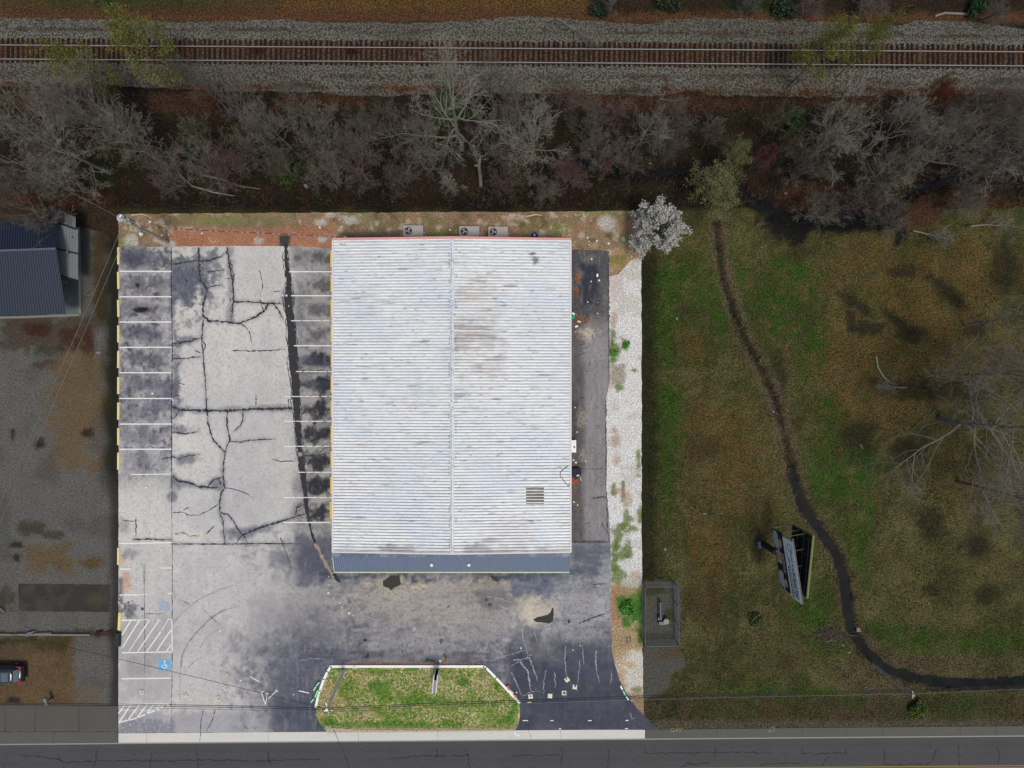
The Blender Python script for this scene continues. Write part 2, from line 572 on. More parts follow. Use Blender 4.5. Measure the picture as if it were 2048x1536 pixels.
# drop shadow painted as a dark green band along the strip edge
F.mix(sstep(1275, 1283, F.x) * (1 - sstep(1300, 1330, F.x + (F.n2 - .5) * 24)) * sstep(480, 520, F.y) * (1 - sstep(1150, 1170, F.y)) * .8, (26, 30, 14), (12, 16, 8))
# left of the car park
lf = (1 - sstep(234, 240, F.x)) * (1 - wood)
F.mix(lf, (60, 48, 34), (34, 26, 18))
F.vary(.16, 20, 8); F.vary(.14, 6, 9)
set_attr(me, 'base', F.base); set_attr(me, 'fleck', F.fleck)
me.materials.append(M_natural)
me.polygons.foreach_set('use_smooth', [True] * len(me.polygons))
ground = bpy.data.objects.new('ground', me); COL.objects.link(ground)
tag(ground, kind='structure')

# --- water
m_water, nt, b = new_mat('creek_water')
b.inputs['Base Color'].default_value = C4(30, 36, 34)
b.inputs['Roughness'].default_value = 0.18
b.inputs['Specular IOR Level'].default_value = 0.12
tcw = N(nt, 'ShaderNodeTexCoord').outputs['Object']
bpn = N(nt, 'ShaderNodeBump'); bpn.inputs['Distance'].default_value = 0.006
nt.links.new(noise(nt, tcw, 4, 3), bpn.inputs['Height']); nt.links.new(bpn.outputs[0], b.inputs['Normal'])
nt.links.new(mixc(nt, ramp_range(nt, noise(nt, tcw, 0.8, 4), .42, .6, 0, 1), C4(6, 9, 10), C4(16, 19, 21)), b.inputs['Base Color'])
mb = MB()
mb.strip([P(x, y) for x, y in [(1584, 935)] + CREEK[9:]], 3.0, -0.44)
mb.build('creek_water', m_water)['kind'] = 'structure'
mb = MB()
mb.strip([P(x, y) for x, y in STREAM], 2.6, -0.54)
m_str = mat('stream_black_water', (20, 22, 23), .2, 0, .2, 1, spec=.15)
mb.build('stream_water', m_str)['kind'] = 'structure'

# --- railway ballast
def railY(x): return 104.5 + 13.7 * x / 2048
poly = [(-200, 38), (60, 37), (200, 40), (300, 42), (370, 46), (440, 42), (560, 41), (700, 46), (820, 47), (930, 42), (1060, 32), (1140, 40), (1200, 41), (1300, 50),
        (1330, 40), (1400, 38), (1540, 38), (1660, 44), (1800, 52), (1830, 42), (1900, 42), (1950, 46), (2048, 60), (2300, 60),
        (2300, 196), (2048, 194), (1900, 186), (1800, 192), (1650, 195), (1540, 193), (1420, 190), (1400, 184), (1300, 193), (1180, 188), (1050, 187), (900, 186),
        (760, 192), (690, 194), (640, 184), (500, 182), (420, 180), (280, 174), (150, 168), (0, 176), (-200, 176)]


def ballast_z(x, y):
    return 0.42 * sstep(60, 10, np.abs(y - railY(x)) - 22) - 0.01


def ballast_f(x, y):
    F = Field(x, y, (110, 108, 98), (58, 57, 50))
    d = y - railY(x)
    F.mix((1 - sstep(19, 23, np.abs(d) + (F.n2 - .5) * 6)) * .9, (92, 72, 54), (54, 38, 28))
    for off, w, s in ((-44, 2, .55), (43, 2.2, .5), (66, 4, .6), (52, 1.5, .3)):
        F.mix((1 - sstep(w, w + 3, np.abs(d - off + (F.n1 - .5) * 10))) * s * (0.35 + F.noise(60, .4, .6, 60 + int(w * 2 + off))), (60, 40, 34), (42, 30, 26))
    F.mix((1 - sstep(3, 6, np.abs(d - 68 + (F.n1 - .5) * 16))) * F.noise(90, .42, .52, 61), (96, 58, 40), (60, 36, 26))
    F.mix(F.ell(518, 104, 13, 10, .3, .3), (62, 24, 16), (40, 16, 12)); F.mix(F.ell(704, 107, 12, 8, .3, .3), (48, 20, 18), (34, 14, 12))
    F.mix(F.noise(160, .5, .7, 62) * .3, (88, 76, 62))
    F.mix(F.box(-300, 120, 600, 200, 20, 20) * .3, (76, 72, 60), (44, 44, 34))
    return F.vary(.12, 40, 3)


o = sheet('ballast', rough_poly(poly, 10, 5, 4), 0.0, 0.36, ballast_f, M_ballast, ballast_z)
tag(o, kind='structure')

# --- railway track: rails, sleepers
m_rail = mat('rail_steel', (148, 146, 142), 0.45, 0.3, .1, 3)
m_railside = mat('rail_rust', (58, 36, 26), .9, 0, .2, 4)
m_tie = mat('creosoted_sleeper', (38, 28, 24), .95, 0, .35, 5, (56, 40, 32), .58, .1)
m_tie2 = mat('rusty_sleeper', (62, 40, 29), .95, 0, .35, 5, (38, 28, 22), .56, .1)
track = empty('railway_track', P(1024, railY(1024)))
tag(track, 'single railway track with two shiny steel rails on dark wooden sleepers and pale ballast', 'railway track')
inv = Vector(track.location)
for s in (-1, 1):
    mb = MB()
    a = P(-260, railY(-260) + s * 14.0, 0.55) - inv; b_ = P(2300, railY(2300) + s * 14.0, 0.55) - inv
    a.z = b_.z = 0
    ang = math.atan2((b_ - a).y, (b_ - a).x); L = (b_ - a).length; c = (a + b_) / 2
    mb.cur = 1; mb.box((c.x, c.y, 0.485), (L, 0.15, 0.03), ang); mb.box((c.x, c.y, 0.55), (L, 0.03, 0.10), ang)
    mb.cur = 0; mb.box((c.x, c.y, 0.62), (L, 0.095, 0.04), ang)
    mb.build('rail', [m_rail, m_railside], track)
tiemesh = {}
for kind in range(4):
    mb = MB(); mb.box((0, 0, 0), (0.24 + .02 * kind, 2.62, 0.16)); mb.box((0, .75, .085), (.2, .3, .015)); mb.box((0, -.75, .085), (.2, .3, .015))
    t = mb.build('sleeper', m_tie if kind < 3 else m_tie2, track); tiemesh[kind] = t.data; bpy.data.objects.remove(t)
xs = [(-250 + i * 10.05) for i in range(254)]
vis = sorted([x for x in xs if -6 < x < 2054], key=lambda x: abs(x - 1024))
first = set(vis[:100])
ang = math.atan2(-13.7, 2048)
mbrest = MB()
for x in xs:
    p = P(x + rnd.uniform(-1, 1), railY(x), 0.0) - inv; p.z = 0.40; p.y += rnd.uniform(-.09, .09)
    rz = ang + rnd.uniform(-.03, .03)
    if x in first:
        t = bpy.data.objects.new('sleeper', tiemesh[rnd.choice((0, 0, 1, 2, 3))]); COL.objects.link(t)
        t.parent = track; t.location = p; t.rotation_euler = (0, 0, rz)
    else:
        mbrest.cur = rnd.choice((0, 0, 0, 1)); mbrest.box(p, (.25, 2.62, .16), rz)
o = mbrest.build('sleeper_row', [m_tie, m_tie2], track); o['kind'] = 'stuff'

# --- left yard: gravel, tan dirt, straw
def yard_f(x, y):
    F = Field(x, y, (100, 99, 95), (60, 60, 57))
    F.mix(F.box(-300, 380, 300, 470, 10, 20), (72, 52, 38), (40, 28, 20))
    F.mix(F.ell(185, 490, 26, 30), (80, 80, 76), (50, 50, 46))
    F.mix(F.box(165, 450, 188, 650, 6, 8), (94, 94, 88), (48, 48, 44))
    F.mix(F.box(187, 470, 212, 640, 6, 10), (78, 62, 44), (42, 34, 24))
    F.mix(F.box(0, 632, 190, 700, 8, 20), (80, 72, 64), (46, 38, 30))
    for e in ((85, 660, 18, 16), (60, 655, 25, 12), (150, 680, 30, 25), (175, 700, 12, 60), (95, 730, 20, 10)):
        F.mix(F.ell(*e) * .85, (66, 42, 30), (40, 26, 18))
    for e in ((100, 700, 25, 10), (110, 1070, 22, 8), (60, 1055, 25, 14), (205, 600, 14, 40), (0, 1200, 25, 25)):
        F.mix(F.ell(*e) * .7, (52, 50, 30), (34, 34, 18))
    F.mix(.85 * F.box(103, 700, 212, 935, 18, 34) * (1 - .6 * F.ell(190, 900, 40, 25)), (106, 88, 62), (74, 60, 40))
    F.mix(.8 * F.box(55, 1088, 145, 1142, 9, 24), (100, 84, 56), (66, 50, 28)); F.mix(F.ell(185, 1125, 25, 12), (92, 76, 50), (60, 48, 30))
    for e in ((172, 866, 14, 9), (78, 886, 12, 10), (25, 870, 6, 16), (30, 1090, 14, 6), (34, 1114, 8, 8)):
        F.mix(F.ell(*e) * .9, (50, 32, 24), (34, 24, 18))
    F.mix(F.noise(50, .52, .7, 70) * .35, (66, 66, 64), (42, 42, 40))
    F.mix(F.box(-300, 1262, 240, 1272, 3, 5) * .8, (52, 50, 36), (30, 30, 20))
    F.mix(F.box(-300, 1272, 150, 1420, 6, 14), (84, 68, 47), (112, 98, 76)).mix(F.noise(30, .5, .65, 72) * F.box(-300, 1272, 150, 1420, 6, 14) * .5, (72, 56, 36), (90, 72, 50))
    F.mix(F.box(-300, 1272, 40, 1320, 8, 10) * .7, (84, 74, 62), (56, 48, 38))
    F.mix(F.box(70, 1272, 140, 1300, 8, 14) * .8, (62, 58, 26), (40, 36, 16)); F.mix(F.box(-300, 1272, 70, 1290, 5, 6) * .7, (48, 50, 22), (28, 30, 14))
    F.mix(F.box(-300, 1375, 200, 1420, 8, 12) * .5, (86, 66, 44), (108, 90, 66)); F.mix(F.ell(27, 1400, 14, 7), (44, 40, 34), (28, 26, 22))
    # mossy verge, darkened by a painted drop shadow towards the wheel stops
    F.mix(sstep(198, 222, F.x + (F.n1 - .5) * 26) * (1 - sstep(930, 1010, F.y)) * .9, (34, 34, 18), (16, 18, 9))
    F.mix(sstep(212, 230, F.x + (F.n1 - .5) * 12) * .75, (36, 34, 28), (20, 20, 16))
    return F.vary(.12, 24, 12)


o = sheet('gravel_yard', rough_poly([(-220, 440), (40, 425), (200, 462), (236, 480), (236, 1410), (-220, 1409)], 12, 2, 5), -0.004, 0.3, yard_f, M_dimgravel)
tag(o, kind='structure')
o = sheet('asphalt_pad', rough_poly([(37, 1167), (221, 1169), (220, 1224), (42, 1222), (37, 1216)], 6, 1.2, 6), 0.006, 0.3,
          lambda x, y: (lambda F: F.mix(F.noise(20, .45, .6, 71) * .6, (72, 70, 64), (60, 58, 54)).mix(F.ell(190, 1200, 20, 14) * .5, (78, 72, 54)))(Field(x, y, (56, 55, 52), (40, 40, 38))), M_road)
tag(o, kind='structure')

# --- leaf litter behind the building
def leaf_f(x, y):
    F = Field(x, y, (120, 90, 73), (180, 148, 124))
    F.mix(F.noise(40, .42, .6, 80) * .8, (112, 98, 74), (164, 144, 116)); F.mix(F.noise(18, .56, .7, 81) * .7, (90, 94, 56), (130, 126, 84)); F.mix(F.noise(12, .6, .72, 82) * .7, (176, 166, 150), (206, 196, 182)); F.mix(F.noise(16, .6, .74, 83) * .6, (74, 56, 46), (110, 84, 68))
    F.mix(F.box(340, 455, 670, 500, 8, 6) * .8, (146, 92, 70), (196, 138, 108))
    F.mix(F.box(340, 432, 560, 452, 6, 6) * .7, (128, 122, 84), (76, 74, 44))
    for e in ((440, 440, 40, 9), (725, 433, 16, 8), (590, 432, 20, 5), (905, 470, 60, 8), (1060, 470, 20, 8), (250, 488, 14, 8), (870, 468, 25, 8), (1115, 460, 20, 12), (1190, 428, 30, 6), (330, 492, 12, 5)):
        F.mix(F.ell(*e) * .55, (100, 122, 58), (140, 140, 84))
    for e in ((265, 480, 16, 10), (640, 445, 14, 7), (700, 440, 18, 8), (645, 480, 10, 6), (330, 486, 14, 5), (345, 488, 6, 6), (518, 480, 10, 6), (1215, 447, 20, 12)):
        F.mix(F.ell(*e) * .9, (198, 196, 188), (120, 114, 104))
    F.mix(F.box(560, 470, 580, 500, 4, 3), (80, 76, 66), (48, 46, 42)); F.mix(F.box(690, 462, 800, 480, 4, 4) * .8, (104, 96, 86), (72, 64, 54))
    F.mix(F.box(1235, 440, 1290, 520, 6, 10) * .7, (176, 146, 112), (120, 92, 62))
    F.mix(F.ell(1272, 512, 14, 12), (200, 118, 78), (150, 84, 54))
    F.mix(F.box(1218, 500, 1270, 540, 6, 8) * .8, (186, 158, 116), (94, 84, 40)); F.mix(F.ell(1240, 520, 16, 10) * .6, (112, 120, 60), (70, 78, 34))
    return F.vary(.15, 20, 14)


o = sheet('leaf_litter', rough_poly([(237, 428), (500, 426), (900, 424), (1283, 422), (1283, 560), (1210, 570), (1217, 503), (1142, 500), (1142, 520), (650, 520), (650, 497), (237, 495)], 9, 2.2, 7),
          0.002, 0.22, leaf_f, M_gravel)
tag(o, kind='structure')

# --- white gravel strip on the east side
def strip_f(x, y):
    F = Field(x, y, (226, 226, 226), (164, 160, 154))
    F.mix(F.noise(26, .55, .68, 90) * .5, (196, 188, 176), (140, 126, 110))
    F.mix(F.ell(1230, 575, 14, 30) * .5, (196, 178, 162), (150, 122, 100)); F.mix(F.box(1225, 730, 1250, 770, 4, 6) * .7, (150, 142, 120), (82, 80, 56))
    for e in ((1232, 700, 10, 14), (1250, 690, 9, 8), (1225, 720, 6, 12), (1238, 775, 8, 8), (1277, 925, 6, 24), (1226, 668, 5, 16), (1252, 1040, 9, 22), (1262, 1060, 12, 9), (1236, 1060, 12, 20),
              (1240, 1110, 14, 14), (1256, 1100, 8, 20), (1228, 1120, 8, 30), (1280, 1030, 5, 16), (1235, 1150, 14, 16), (1246, 985, 4, 20), (1228, 980, 5, 14), (1267, 740, 5, 4)):
        F.mix(F.ell(*e, rag=.8) * .85, (112, 132, 60), (66, 76, 34))
    for e in ((1228, 640, 7, 22), (1232, 880, 12, 20), (1234, 920, 8, 10), (1238, 980, 12, 6), (1255, 1000, 8, 20), (1270, 1150, 12, 12), (1280, 715, 6, 5), (1228, 860, 5, 8), (1222, 760, 5, 20)):
        F.mix(F.ell(*e) * .6, (182, 150, 122), (120, 96, 74))
    low = sstep(1162, 1176, F.y + (F.n1 - .5) * 16)
    F.mix(low * (1 - F.ell(1262, 1166, 18, 10)), (186, 160, 128), (128, 108, 74))
    F.mix(F.box(1222, 1160, 1300, 1215, 8, 10) * .5, (158, 146, 100), (110, 96, 60)); F.mix(F.box(1222, 1180, 1236, 1250, 4, 4) * .6, (184, 132, 114), (130, 90, 74))
    for e in ((1258, 1222, 22, 26), (1245, 1200, 12, 10), (1275, 1215, 12, 30), (1253, 1245, 12, 10)):
        F.mix(F.ell(*e) * .95, (70, 126, 44), (36, 78, 24))
    F.mix(F.ell(1283, 1275, 8, 16) * .9, (70, 110, 34), (38, 66, 20))
    F.mix(F.box(1250, 1300, 1300, 1395, 8, 12), (214, 210, 200), (146, 138, 124)); F.mix(F.box(1228, 1310, 1250, 1350, 5, 6) * .5, (206, 196, 180), (140, 126, 104))
    F.mix(F.ell(1275, 1380, 12, 8) * .8, (120, 124, 66), (86, 80, 40)); F.mix(F.ell(1260, 1330, 10, 6) * .7, (196, 168, 110), (130, 100, 60))
    F.mix(F.box(1255, 1388, 1320, 1462, 5, 6), (160, 134, 110), (100, 80, 60))
    return F.vary(.08, 24, 15)


EAST = [(1217, 502), (1218, 560), (1218, 640), (1220, 700), (1220, 762), (1212, 800), (1211, 840), (1214, 900), (1213, 980), (1218, 1030), (1221, 1080), (1221, 1160), (1222, 1250), (1224, 1300),
        (1230, 1330), (1240, 1362), (1254, 1388), (1272, 1414), (1290, 1432), (1318, 1459)]
poly = [(1200, 560), (1236, 548), (1262, 520), (1283, 512), (1283, 900), (1284, 1180), (1285, 1300), (1287, 1390), (1289, 1440), (1200, 1440)]
o = sheet('gravel_strip', rough_poly(poly, 9, 2.5, 8), 0.004, 0.2, strip_f, M_gravel); tag(o, kind='structure')
# weathered gravel pad round the fenced valve
o = sheet('valve_gravel', rough_poly([(1284, 1160), (1358, 1160), (1364, 1290), (1372, 1330), (1345, 1350), (1320, 1385), (1286, 1400)], 5, 11, 9), 0.001, 0.25,
          lambda x, y: (lambda F: F.mix(F.ell(1310, 1180, 30, 12) * .8, (56, 58, 26), (32, 36, 14)).mix(F.ell(1335, 1228, 12, 14) * .8, (62, 64, 26), (36, 40, 14)).mix(F.ell(1345, 1305, 25, 14) * .7, (86, 70, 50), (54, 42, 30)))(Field(x, y, (84, 83, 76), (50, 50, 42))), M_dimgravel)
tag(o, kind='structure')

# --- the car park
CR = [([(343, 493), (343, 600), (345, 700), (343, 800), (344, 1087)], 1.5, .4), ([(397, 494), (400, 559), (415, 579), (407, 609), (405, 629), (415, 641)], 2.6, 1.4), ([(407, 640), (405, 652), (404, 684), (407, 719), (410, 759), (414, 818), (417, 850), (425, 878), (450, 904)], 2.0, .8),
      ([(455, 494), (457, 524), (465, 559), (467, 604), (462, 641)], 2.4, 1.3), ([(460, 520), (468, 550), (464, 590)], 1.4, 1.5), ([(415, 641), (462, 645), (482, 646), (512, 634), (532, 618), (536, 606)], 2.6, 1.0), ([(467, 604), (490, 603), (512, 605), (565, 608)], 2.2, .9),
      ([(545, 606), (558, 620), (566, 640)], 2.0, .8), ([(482, 646), (500, 664), (505, 690)], 1.2, .8), ([(465, 701), (500, 702), (545, 701), (572, 698)], 1.6, .6), ([(345, 688), (380, 682), (404, 675)], 2.4, 1.2), ([(347, 717), (372, 717), (402, 713)], 2.0, .9),
      ([(405, 682), (412, 690), (406, 705)], 1.6, .8), ([(390, 700), (402, 707)], 1.6, .6), ([(345, 813), (362, 820), (400, 821), (450, 822), (512, 818), (584, 817)], 3.2, .9), ([(450, 904), (447, 928), (446, 953), (450, 975), (442, 988), (439, 1005), (440, 1025), (446, 1043), (448, 1068), (450, 1088)], 1.8, .8),
      ([(455, 824), (454, 850), (460, 878), (450, 904)], 2.0, .7), ([(485, 826), (486, 840), (480, 852), (467, 863)], 1.8, .6), ([(460, 883), (480, 884), (500, 880), (550, 878)], 1.8, .8), ([(345, 952), (357, 963), (375, 964), (400, 974), (445, 976)], 3.0, 1.0), ([(415, 974), (425, 961), (446, 953)], 1.8, .6),
      ([(437, 958), (443, 972)], 1.6, .5), ([(450, 975), (475, 980), (500, 990), (508, 999)], 1.1, .5), ([(345, 864), (370, 868), (397, 863)], 1.8, .9), ([(322, 918), (345, 913), (360, 918), (375, 911), (402, 909)], 2.0, 1.0), ([(347, 1025), (367, 1024), (375, 1030), (397, 1031), (420, 1020), (437, 1008)], 1.3, .7),
      ([(442, 1025), (457, 1030), (470, 1048), (485, 1069), (497, 1088)], 2.0, .9), ([(485, 1069), (472, 1087)], 1.5, .6), ([(485, 1071), (512, 1058), (544, 1048), (615, 1026)], 2.8, .8), ([(344, 1088), (450, 1088), (540, 1087), (622, 1088)], 1.8, .3), ([(272, 1038), (272, 1077)], 1.4, .5), ([(268, 1079), (300, 1078), (343, 1080)], 2.0, .6),
      ([(350, 1067), (365, 1065), (380, 1072), (402, 1073)], 1.2, .8), ([(412, 1068), (429, 1051)], 1.5, .6), ([(367, 1020), (378, 1014)], 1.5, .3), ([(345, 527), (380, 524), (420, 520), (445, 512), (455, 502)], 2.2, 1.5), ([(415, 543), (445, 540)], 1.6, .8), ([(420, 573), (443, 570), (444, 566)], 1.8, .8),
      ([(245, 1041), (262, 1042), (273, 1042)], .9, .8), ([(290, 897), (298, 892), (312, 896), (334, 894)], .9, .6), ([(347, 798), (349, 791), (362, 791)], 1.2, .4), ([(345, 838), (352, 832), (358, 820)], 2.0, .6), ([(512, 790), (512, 818)], 1.6, .3), ([(520, 540), (526, 570), (518, 600)], 1.2, 1),
      ([(520, 600), (527, 622), (514, 634)], 1.5, .8), ([(600, 743), (640, 741), (664, 742)], 1.4, 1.2), ([(603, 828), (615, 820), (635, 816)], 1.4, .8), ([(608, 912), (630, 911), (650, 908)], 1.8, .8), ([(545, 919), (560, 923), (594, 922)], 1.3, .6), ([(592, 1030), (594, 1015), (604, 1010), (612, 1010)], 1.8, .6),
      ([(590, 795), (577, 800), (578, 820), (588, 830)], 1.3, .8), ([(640, 905), (650, 895), (664, 894)], 1.2, .4), ([(560, 1075), (574, 1110), (584, 1140)], .9, .6), ([(1158, 1246), (1195, 1232), (1220, 1224)], 1.6, .5), ([(1185, 1168), (1215, 1168)], .6, .3), ([(1186, 1168.5 + .5), (1214, 1166)], .9, .3),
      ([(1142, 1083.5), (1220, 1084)], 1.8, .4), ([(1160, 937), (1190, 938), (1214, 936)], .8, .3), ([(1213, 985), (1215, 1030), (1214, 1060), (1219, 1085)], 1.6, 1), ([(1204, 1045), (1206, 1056), (1214, 1062)], 1.0, .5), ([(1217, 510), (1218, 640), (1217, 760)], 1.4, 1), ([(1212, 800), (1212, 980)], 1.5, 1),
      ([(1185, 997), (1200, 994), (1214, 994)], 1.8, .5), ([(288, 1142), (290, 1300), (288, 1376)], .7, .6), ([(345, 1090), (344.5, 1300), (343, 1465)], 1.0, .6), ([(292, 1227), (315, 1228), (330, 1226)], 1.0, .6), ([(431, 1419), (425, 1440), (411, 1464)], 1.1, .6), ([(406, 1420), (402, 1445), (401, 1470), (401, 1482)], .9, .5),
      ([(362, 1200), (382, 1211)], .9, .5), ([(408, 1219), (418, 1230), (440, 1250)], .7, .5), ([(490, 1452), (497, 1460)], 1.0, .4), ([(244, 1414), (262, 1418), (285, 1415)], .8, .4), ([(600, 1420), (612, 1424), (618, 1430)], .7, .4)]
STALL_W = [543, 593.5, 644, 694.5, 745.5, 797, 848, 898.5, 948.5]
def lot_f(x, y):
    F = Field(x, y, (201, 198, 195), (174, 172, 172))
    F.mix(F.noise(90, .35, .7, 100) * .35, (166, 166, 174))
    F.mix(F.noise(35, .5, .7, 101) * .35, (196, 193, 190))
    ws = 1 - sstep(341, 345, F.x)
    F.mix(ws * sstep(1000, 900, F.y) * .75, (158, 156, 160), (120, 120, 128))
    F.mix(ws * F.noise(22, .46, .62, 102) * sstep(1000, 900, F.y) * .75, (122, 122, 128), (90, 91, 98)); F.mix(ws * F.noise(7, .52, .68, 113) * F.noise(30, .4, .58, 114) * sstep(1000, 900, F.y) * .85, (66, 67, 76), (58, 59, 66)); F.mix(F.box(345, 500, 440, 660, 8, 30) * F.noise(7, .52, .66, 115) * .6, (70, 72, 82))
    for i, yc in enumerate((518, 568, 619, 669, 720, 771, 823, 873, 923)):
        st = (.8, .75, .6, .7, .7, .6, .5, .5, .35)[i]
        F.mix(F.ell(285, yc, 42, 15, .6, .9) * st, (86, 88, 100), (66, 68, 80))
    F.mix(F.box(238, 495, 290, 532, 8, 12) * .8, (72, 76, 92), (96, 98, 108))
    F.mix(F.ell(283, 620, 17, 5, .2, .3), (34, 33, 35), (40, 38, 38)); F.mix(F.ell(303, 620, 8, 6, .3, .3) * .6, (90, 88, 84)); F.mix(F.ell(275, 571, 5, 5, .2, .2), (48, 48, 50), (48, 48, 50))
    F.mix(F.ell(302, 571, 9, 4, .4, .4) * .6, (80, 78, 78))
    F.mix(F.box(345, 524, 408, 604, 7, 22) * .92, (76, 82, 98), (108, 110, 120)); F.mix(F.box(388, 505, 432, 605, 8, 26) * .8, (92, 94, 106), (130, 130, 136))
    F.mix(F.line([(460, 500), (462, 640)], 7, 4, 8) * .6, (112, 113, 122)); F.mix(F.box(343, 524, 440, 534, 4, 8) * .6, (120, 120, 128))
    for e in ((350, 690, 12, 8), (372, 680, 18, 7), (350, 770, 14, 26), (352, 820, 14, 14), (360, 858, 20, 8), (352, 965, 12, 12), (345, 990, 8, 16), (375, 920, 22, 10), (352, 740, 8, 50), (600, 640, 10, 60),
              (575, 600, 14, 16), (330, 780, 18, 20), (320, 805, 30, 18), (430, 965, 14, 10), (478, 1072, 24, 10), (500, 1060, 40, 7), (345, 600, 5, 60)):
        F.mix(F.ell(*e, soft=.6, rag=.7) * .75, (96, 98, 112), (76, 78, 92))
    F.mix(F.line([(345, 816), (400, 821), (582, 816)], 6, 4, 5) * .55, (110, 112, 124)); F.mix(F.line([(484, 1070), (612, 1026)], 6, 4, 5) * .5, (124, 124, 134))
    F.mix(F.line([(446, 900), (444, 1000), (452, 1086)], 5, 4, 5) * .4, (124, 126, 134)); F.mix(F.line([(345, 960), (400, 974), (445, 976)], 6, 4, 5) * .5, (110, 112, 124))
    F.mix(F.ell(500, 1000, 60, 50, .7, .5) * .25, (150, 150, 160)); F.mix(F.box(470, 830, 580, 1020, 20, 30) * .2, (168, 166, 170))
    # east row of bays
    es = sstep(572, 606, F.x + (F.n1 - .5) * 30) * (1 - sstep(666, 676, F.x)) * (1 - sstep(1080, 1100, F.y))
    F.mix(es * .8, (150, 147, 148), (122, 120, 124)); F.mix(es * F.noise(22, .45, .62, 103) * .6, (118, 117, 120), (90, 90, 96))
    for i, yc in enumerate((517, 568, 617, 666, 716, 768, 818, 868, 919, 970, 1020)):
        st = .62 if i < 4 else .95
        F.mix(F.ell(640, yc + 3, 26, 12 if i < 4 else 17, .45, .8) * st, (42, 44, 52), (32, 34, 40))
    F.mix(F.ell(594, 516, 8, 6) * .7, (80, 78, 76)); F.mix(F.ell(610, 506, 9, 6) * .5, (96, 102, 116))
    F.mix(F.line([(594, 745), (660, 745)], 4, 3, 4) * .4, (50, 54, 68)); F.mix(F.box(595, 714, 665, 730, 4, 8) * .7, (66, 72, 88)); F.mix(F.box(595, 760, 665, 775, 3, 5) * .7, (60, 66, 82))
    # lower forecourt
    lo = sstep(1084, 1092, F.y)
    F.mix(lo * .4, (182, 180, 180), (156, 155, 158))
    dk = lo * sstep(500, 680, F.x + (F.n1 - .5) * 120 + (F.y - 1250) * .25)
    F.mix(dk * .8, (118, 118, 126), (92, 93, 104)); F.mix(lo * F.noise(10, .56, .72, 116) * F.noise(50, .42, .6, 117) * .5, (206, 202, 196)); F.mix(dk * F.noise(45, .42, .6, 104) * .7, (92, 94, 108), (72, 76, 92))
    F.mix(lo * F.ell(600, 1360, 110, 100, .7, .5) * .85, (80, 83, 98), (62, 66, 82)); F.mix(lo * F.box(500, 1180, 700, 1300, 30, 40) * .35, (96, 98, 112))
    F.mix(lo * F.box(545, 1395, 660, 1470, 10, 14) * .7, (66, 70, 88), (86, 88, 100)); F.mix(F.ell(600, 1120, 70, 40, .7, .8) * .6, (84, 86, 102), (66, 70, 88))
    F.mix(F.box(600, 1075, 668, 1170, 8, 18) * .75, (72, 76, 94), (96, 98, 110)); F.mix(F.box(645, 1140, 1140, 1160, 5, 8) * .85, (62, 70, 88), (84, 88, 100))  # last mix paints the awning's shadow along the front
    F.mix(F.ell(870, 1205, 230, 48, .6, .6) * .75, (172, 165, 158), (134, 128, 126)); F.mix(F.ell(790, 1175, 50, 22, .5, .5) * .7, (176, 166, 152)); F.mix(F.ell(840, 1172, 14, 5, .5, .4), (214, 196, 168))
    F.mix(F.ell(980, 1170, 60, 14, .5, .7) * .6, (168, 158, 144)); F.mix(F.ell(905, 1235, 60, 12, .6, .6) * .7, (170, 160, 150)); F.mix(F.ell(940, 1260, 70, 35, .6, .7) * .5, (148, 145, 146))
    F.mix(F.ell(1000, 1195, 50, 22, .5, .6) * .6, (84, 86, 98), (110, 110, 118)); F.mix(F.ell(800, 1285, 130, 22, .6, .8) * .5, (150, 146, 146)); F.mix(F.ell(870, 1300, 140, 14, .6, .9) * .4, (160, 157, 158), (60, 60, 70))
    F.mix(F.box(660, 1305, 980, 1330, 5, 8) * .5, (72, 76, 92)); F.mix(F.ell(860, 1325, 10, 8), (44, 48, 60)); F.mix(F.ell(740, 1308, 30, 6, .4, .8) * .7, (52, 52, 58))
    for e in ((897, 1213, 3, 3), (973, 1200, 3, 3.5), (979, 1208, 3.5, 2.5), (730, 1280, 5, 4), (720, 1288, 5, 3), (882, 1281, 4, 3.5), (733, 1310, 4, 4)):
        F.mix(F.ell(*e, soft=.3, rag=.3), (48, 48, 54), (48, 48, 54))
    F.mix(F.ell(1070, 1222, 38, 26, .5, .5) * .9, (204, 194, 178), (184, 174, 160)); F.mix(F.ell(1035, 1185, 20, 18, .6, .6) * .6, (186, 176, 164)); F.mix(F.ell(1050, 1262, 22, 7) * .0, (200, 190, 170))
    F.mix(F.box(1030, 1148, 1142, 1192, 6, 12) * .75, (76, 88, 110), (96, 106, 126)); F.mix(F.ell(1120, 1175, 12, 12, .5, .4) * .5, (158, 148, 140))
    F.mix(F.ell(1165, 1200, 60, 60, .6, .4) * .6, (158, 158, 166)); F.mix(F.ell(1150, 1270, 60, 22, .6, .5) * .6, (150, 150, 158)); F.mix(F.ell(1205, 1180, 16, 60, .5, .4) * .5, (176, 174, 178))
    se = sstep(-30, 40, (F.y - 1288) + (F.n1 - .5) * 70 - (F.x - 1150) * .05) * sstep(1000, 1030, F.x)
    F.mix(se * .93, (60, 64, 77), (74, 78, 91)); F.mix(se * F.noise(30, .48, .7, 105) * .35, (92, 96, 110))
    F.mix(F.box(1143, 1083, 1200, 1150, 5, 14) * .7, (66, 72, 90), (90, 94, 108)); F.mix(F.box(1142, 1086, 1220, 1190, 8, 10) * .3, (110, 114, 128))
    # east drive
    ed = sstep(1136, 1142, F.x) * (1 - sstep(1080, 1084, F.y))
    F.mix(ed, (138, 134, 137), (120, 117, 121)); F.mix(ed * F.noise(30, .45, .65, 106) * .4, (116, 113, 117), (98, 96, 101))
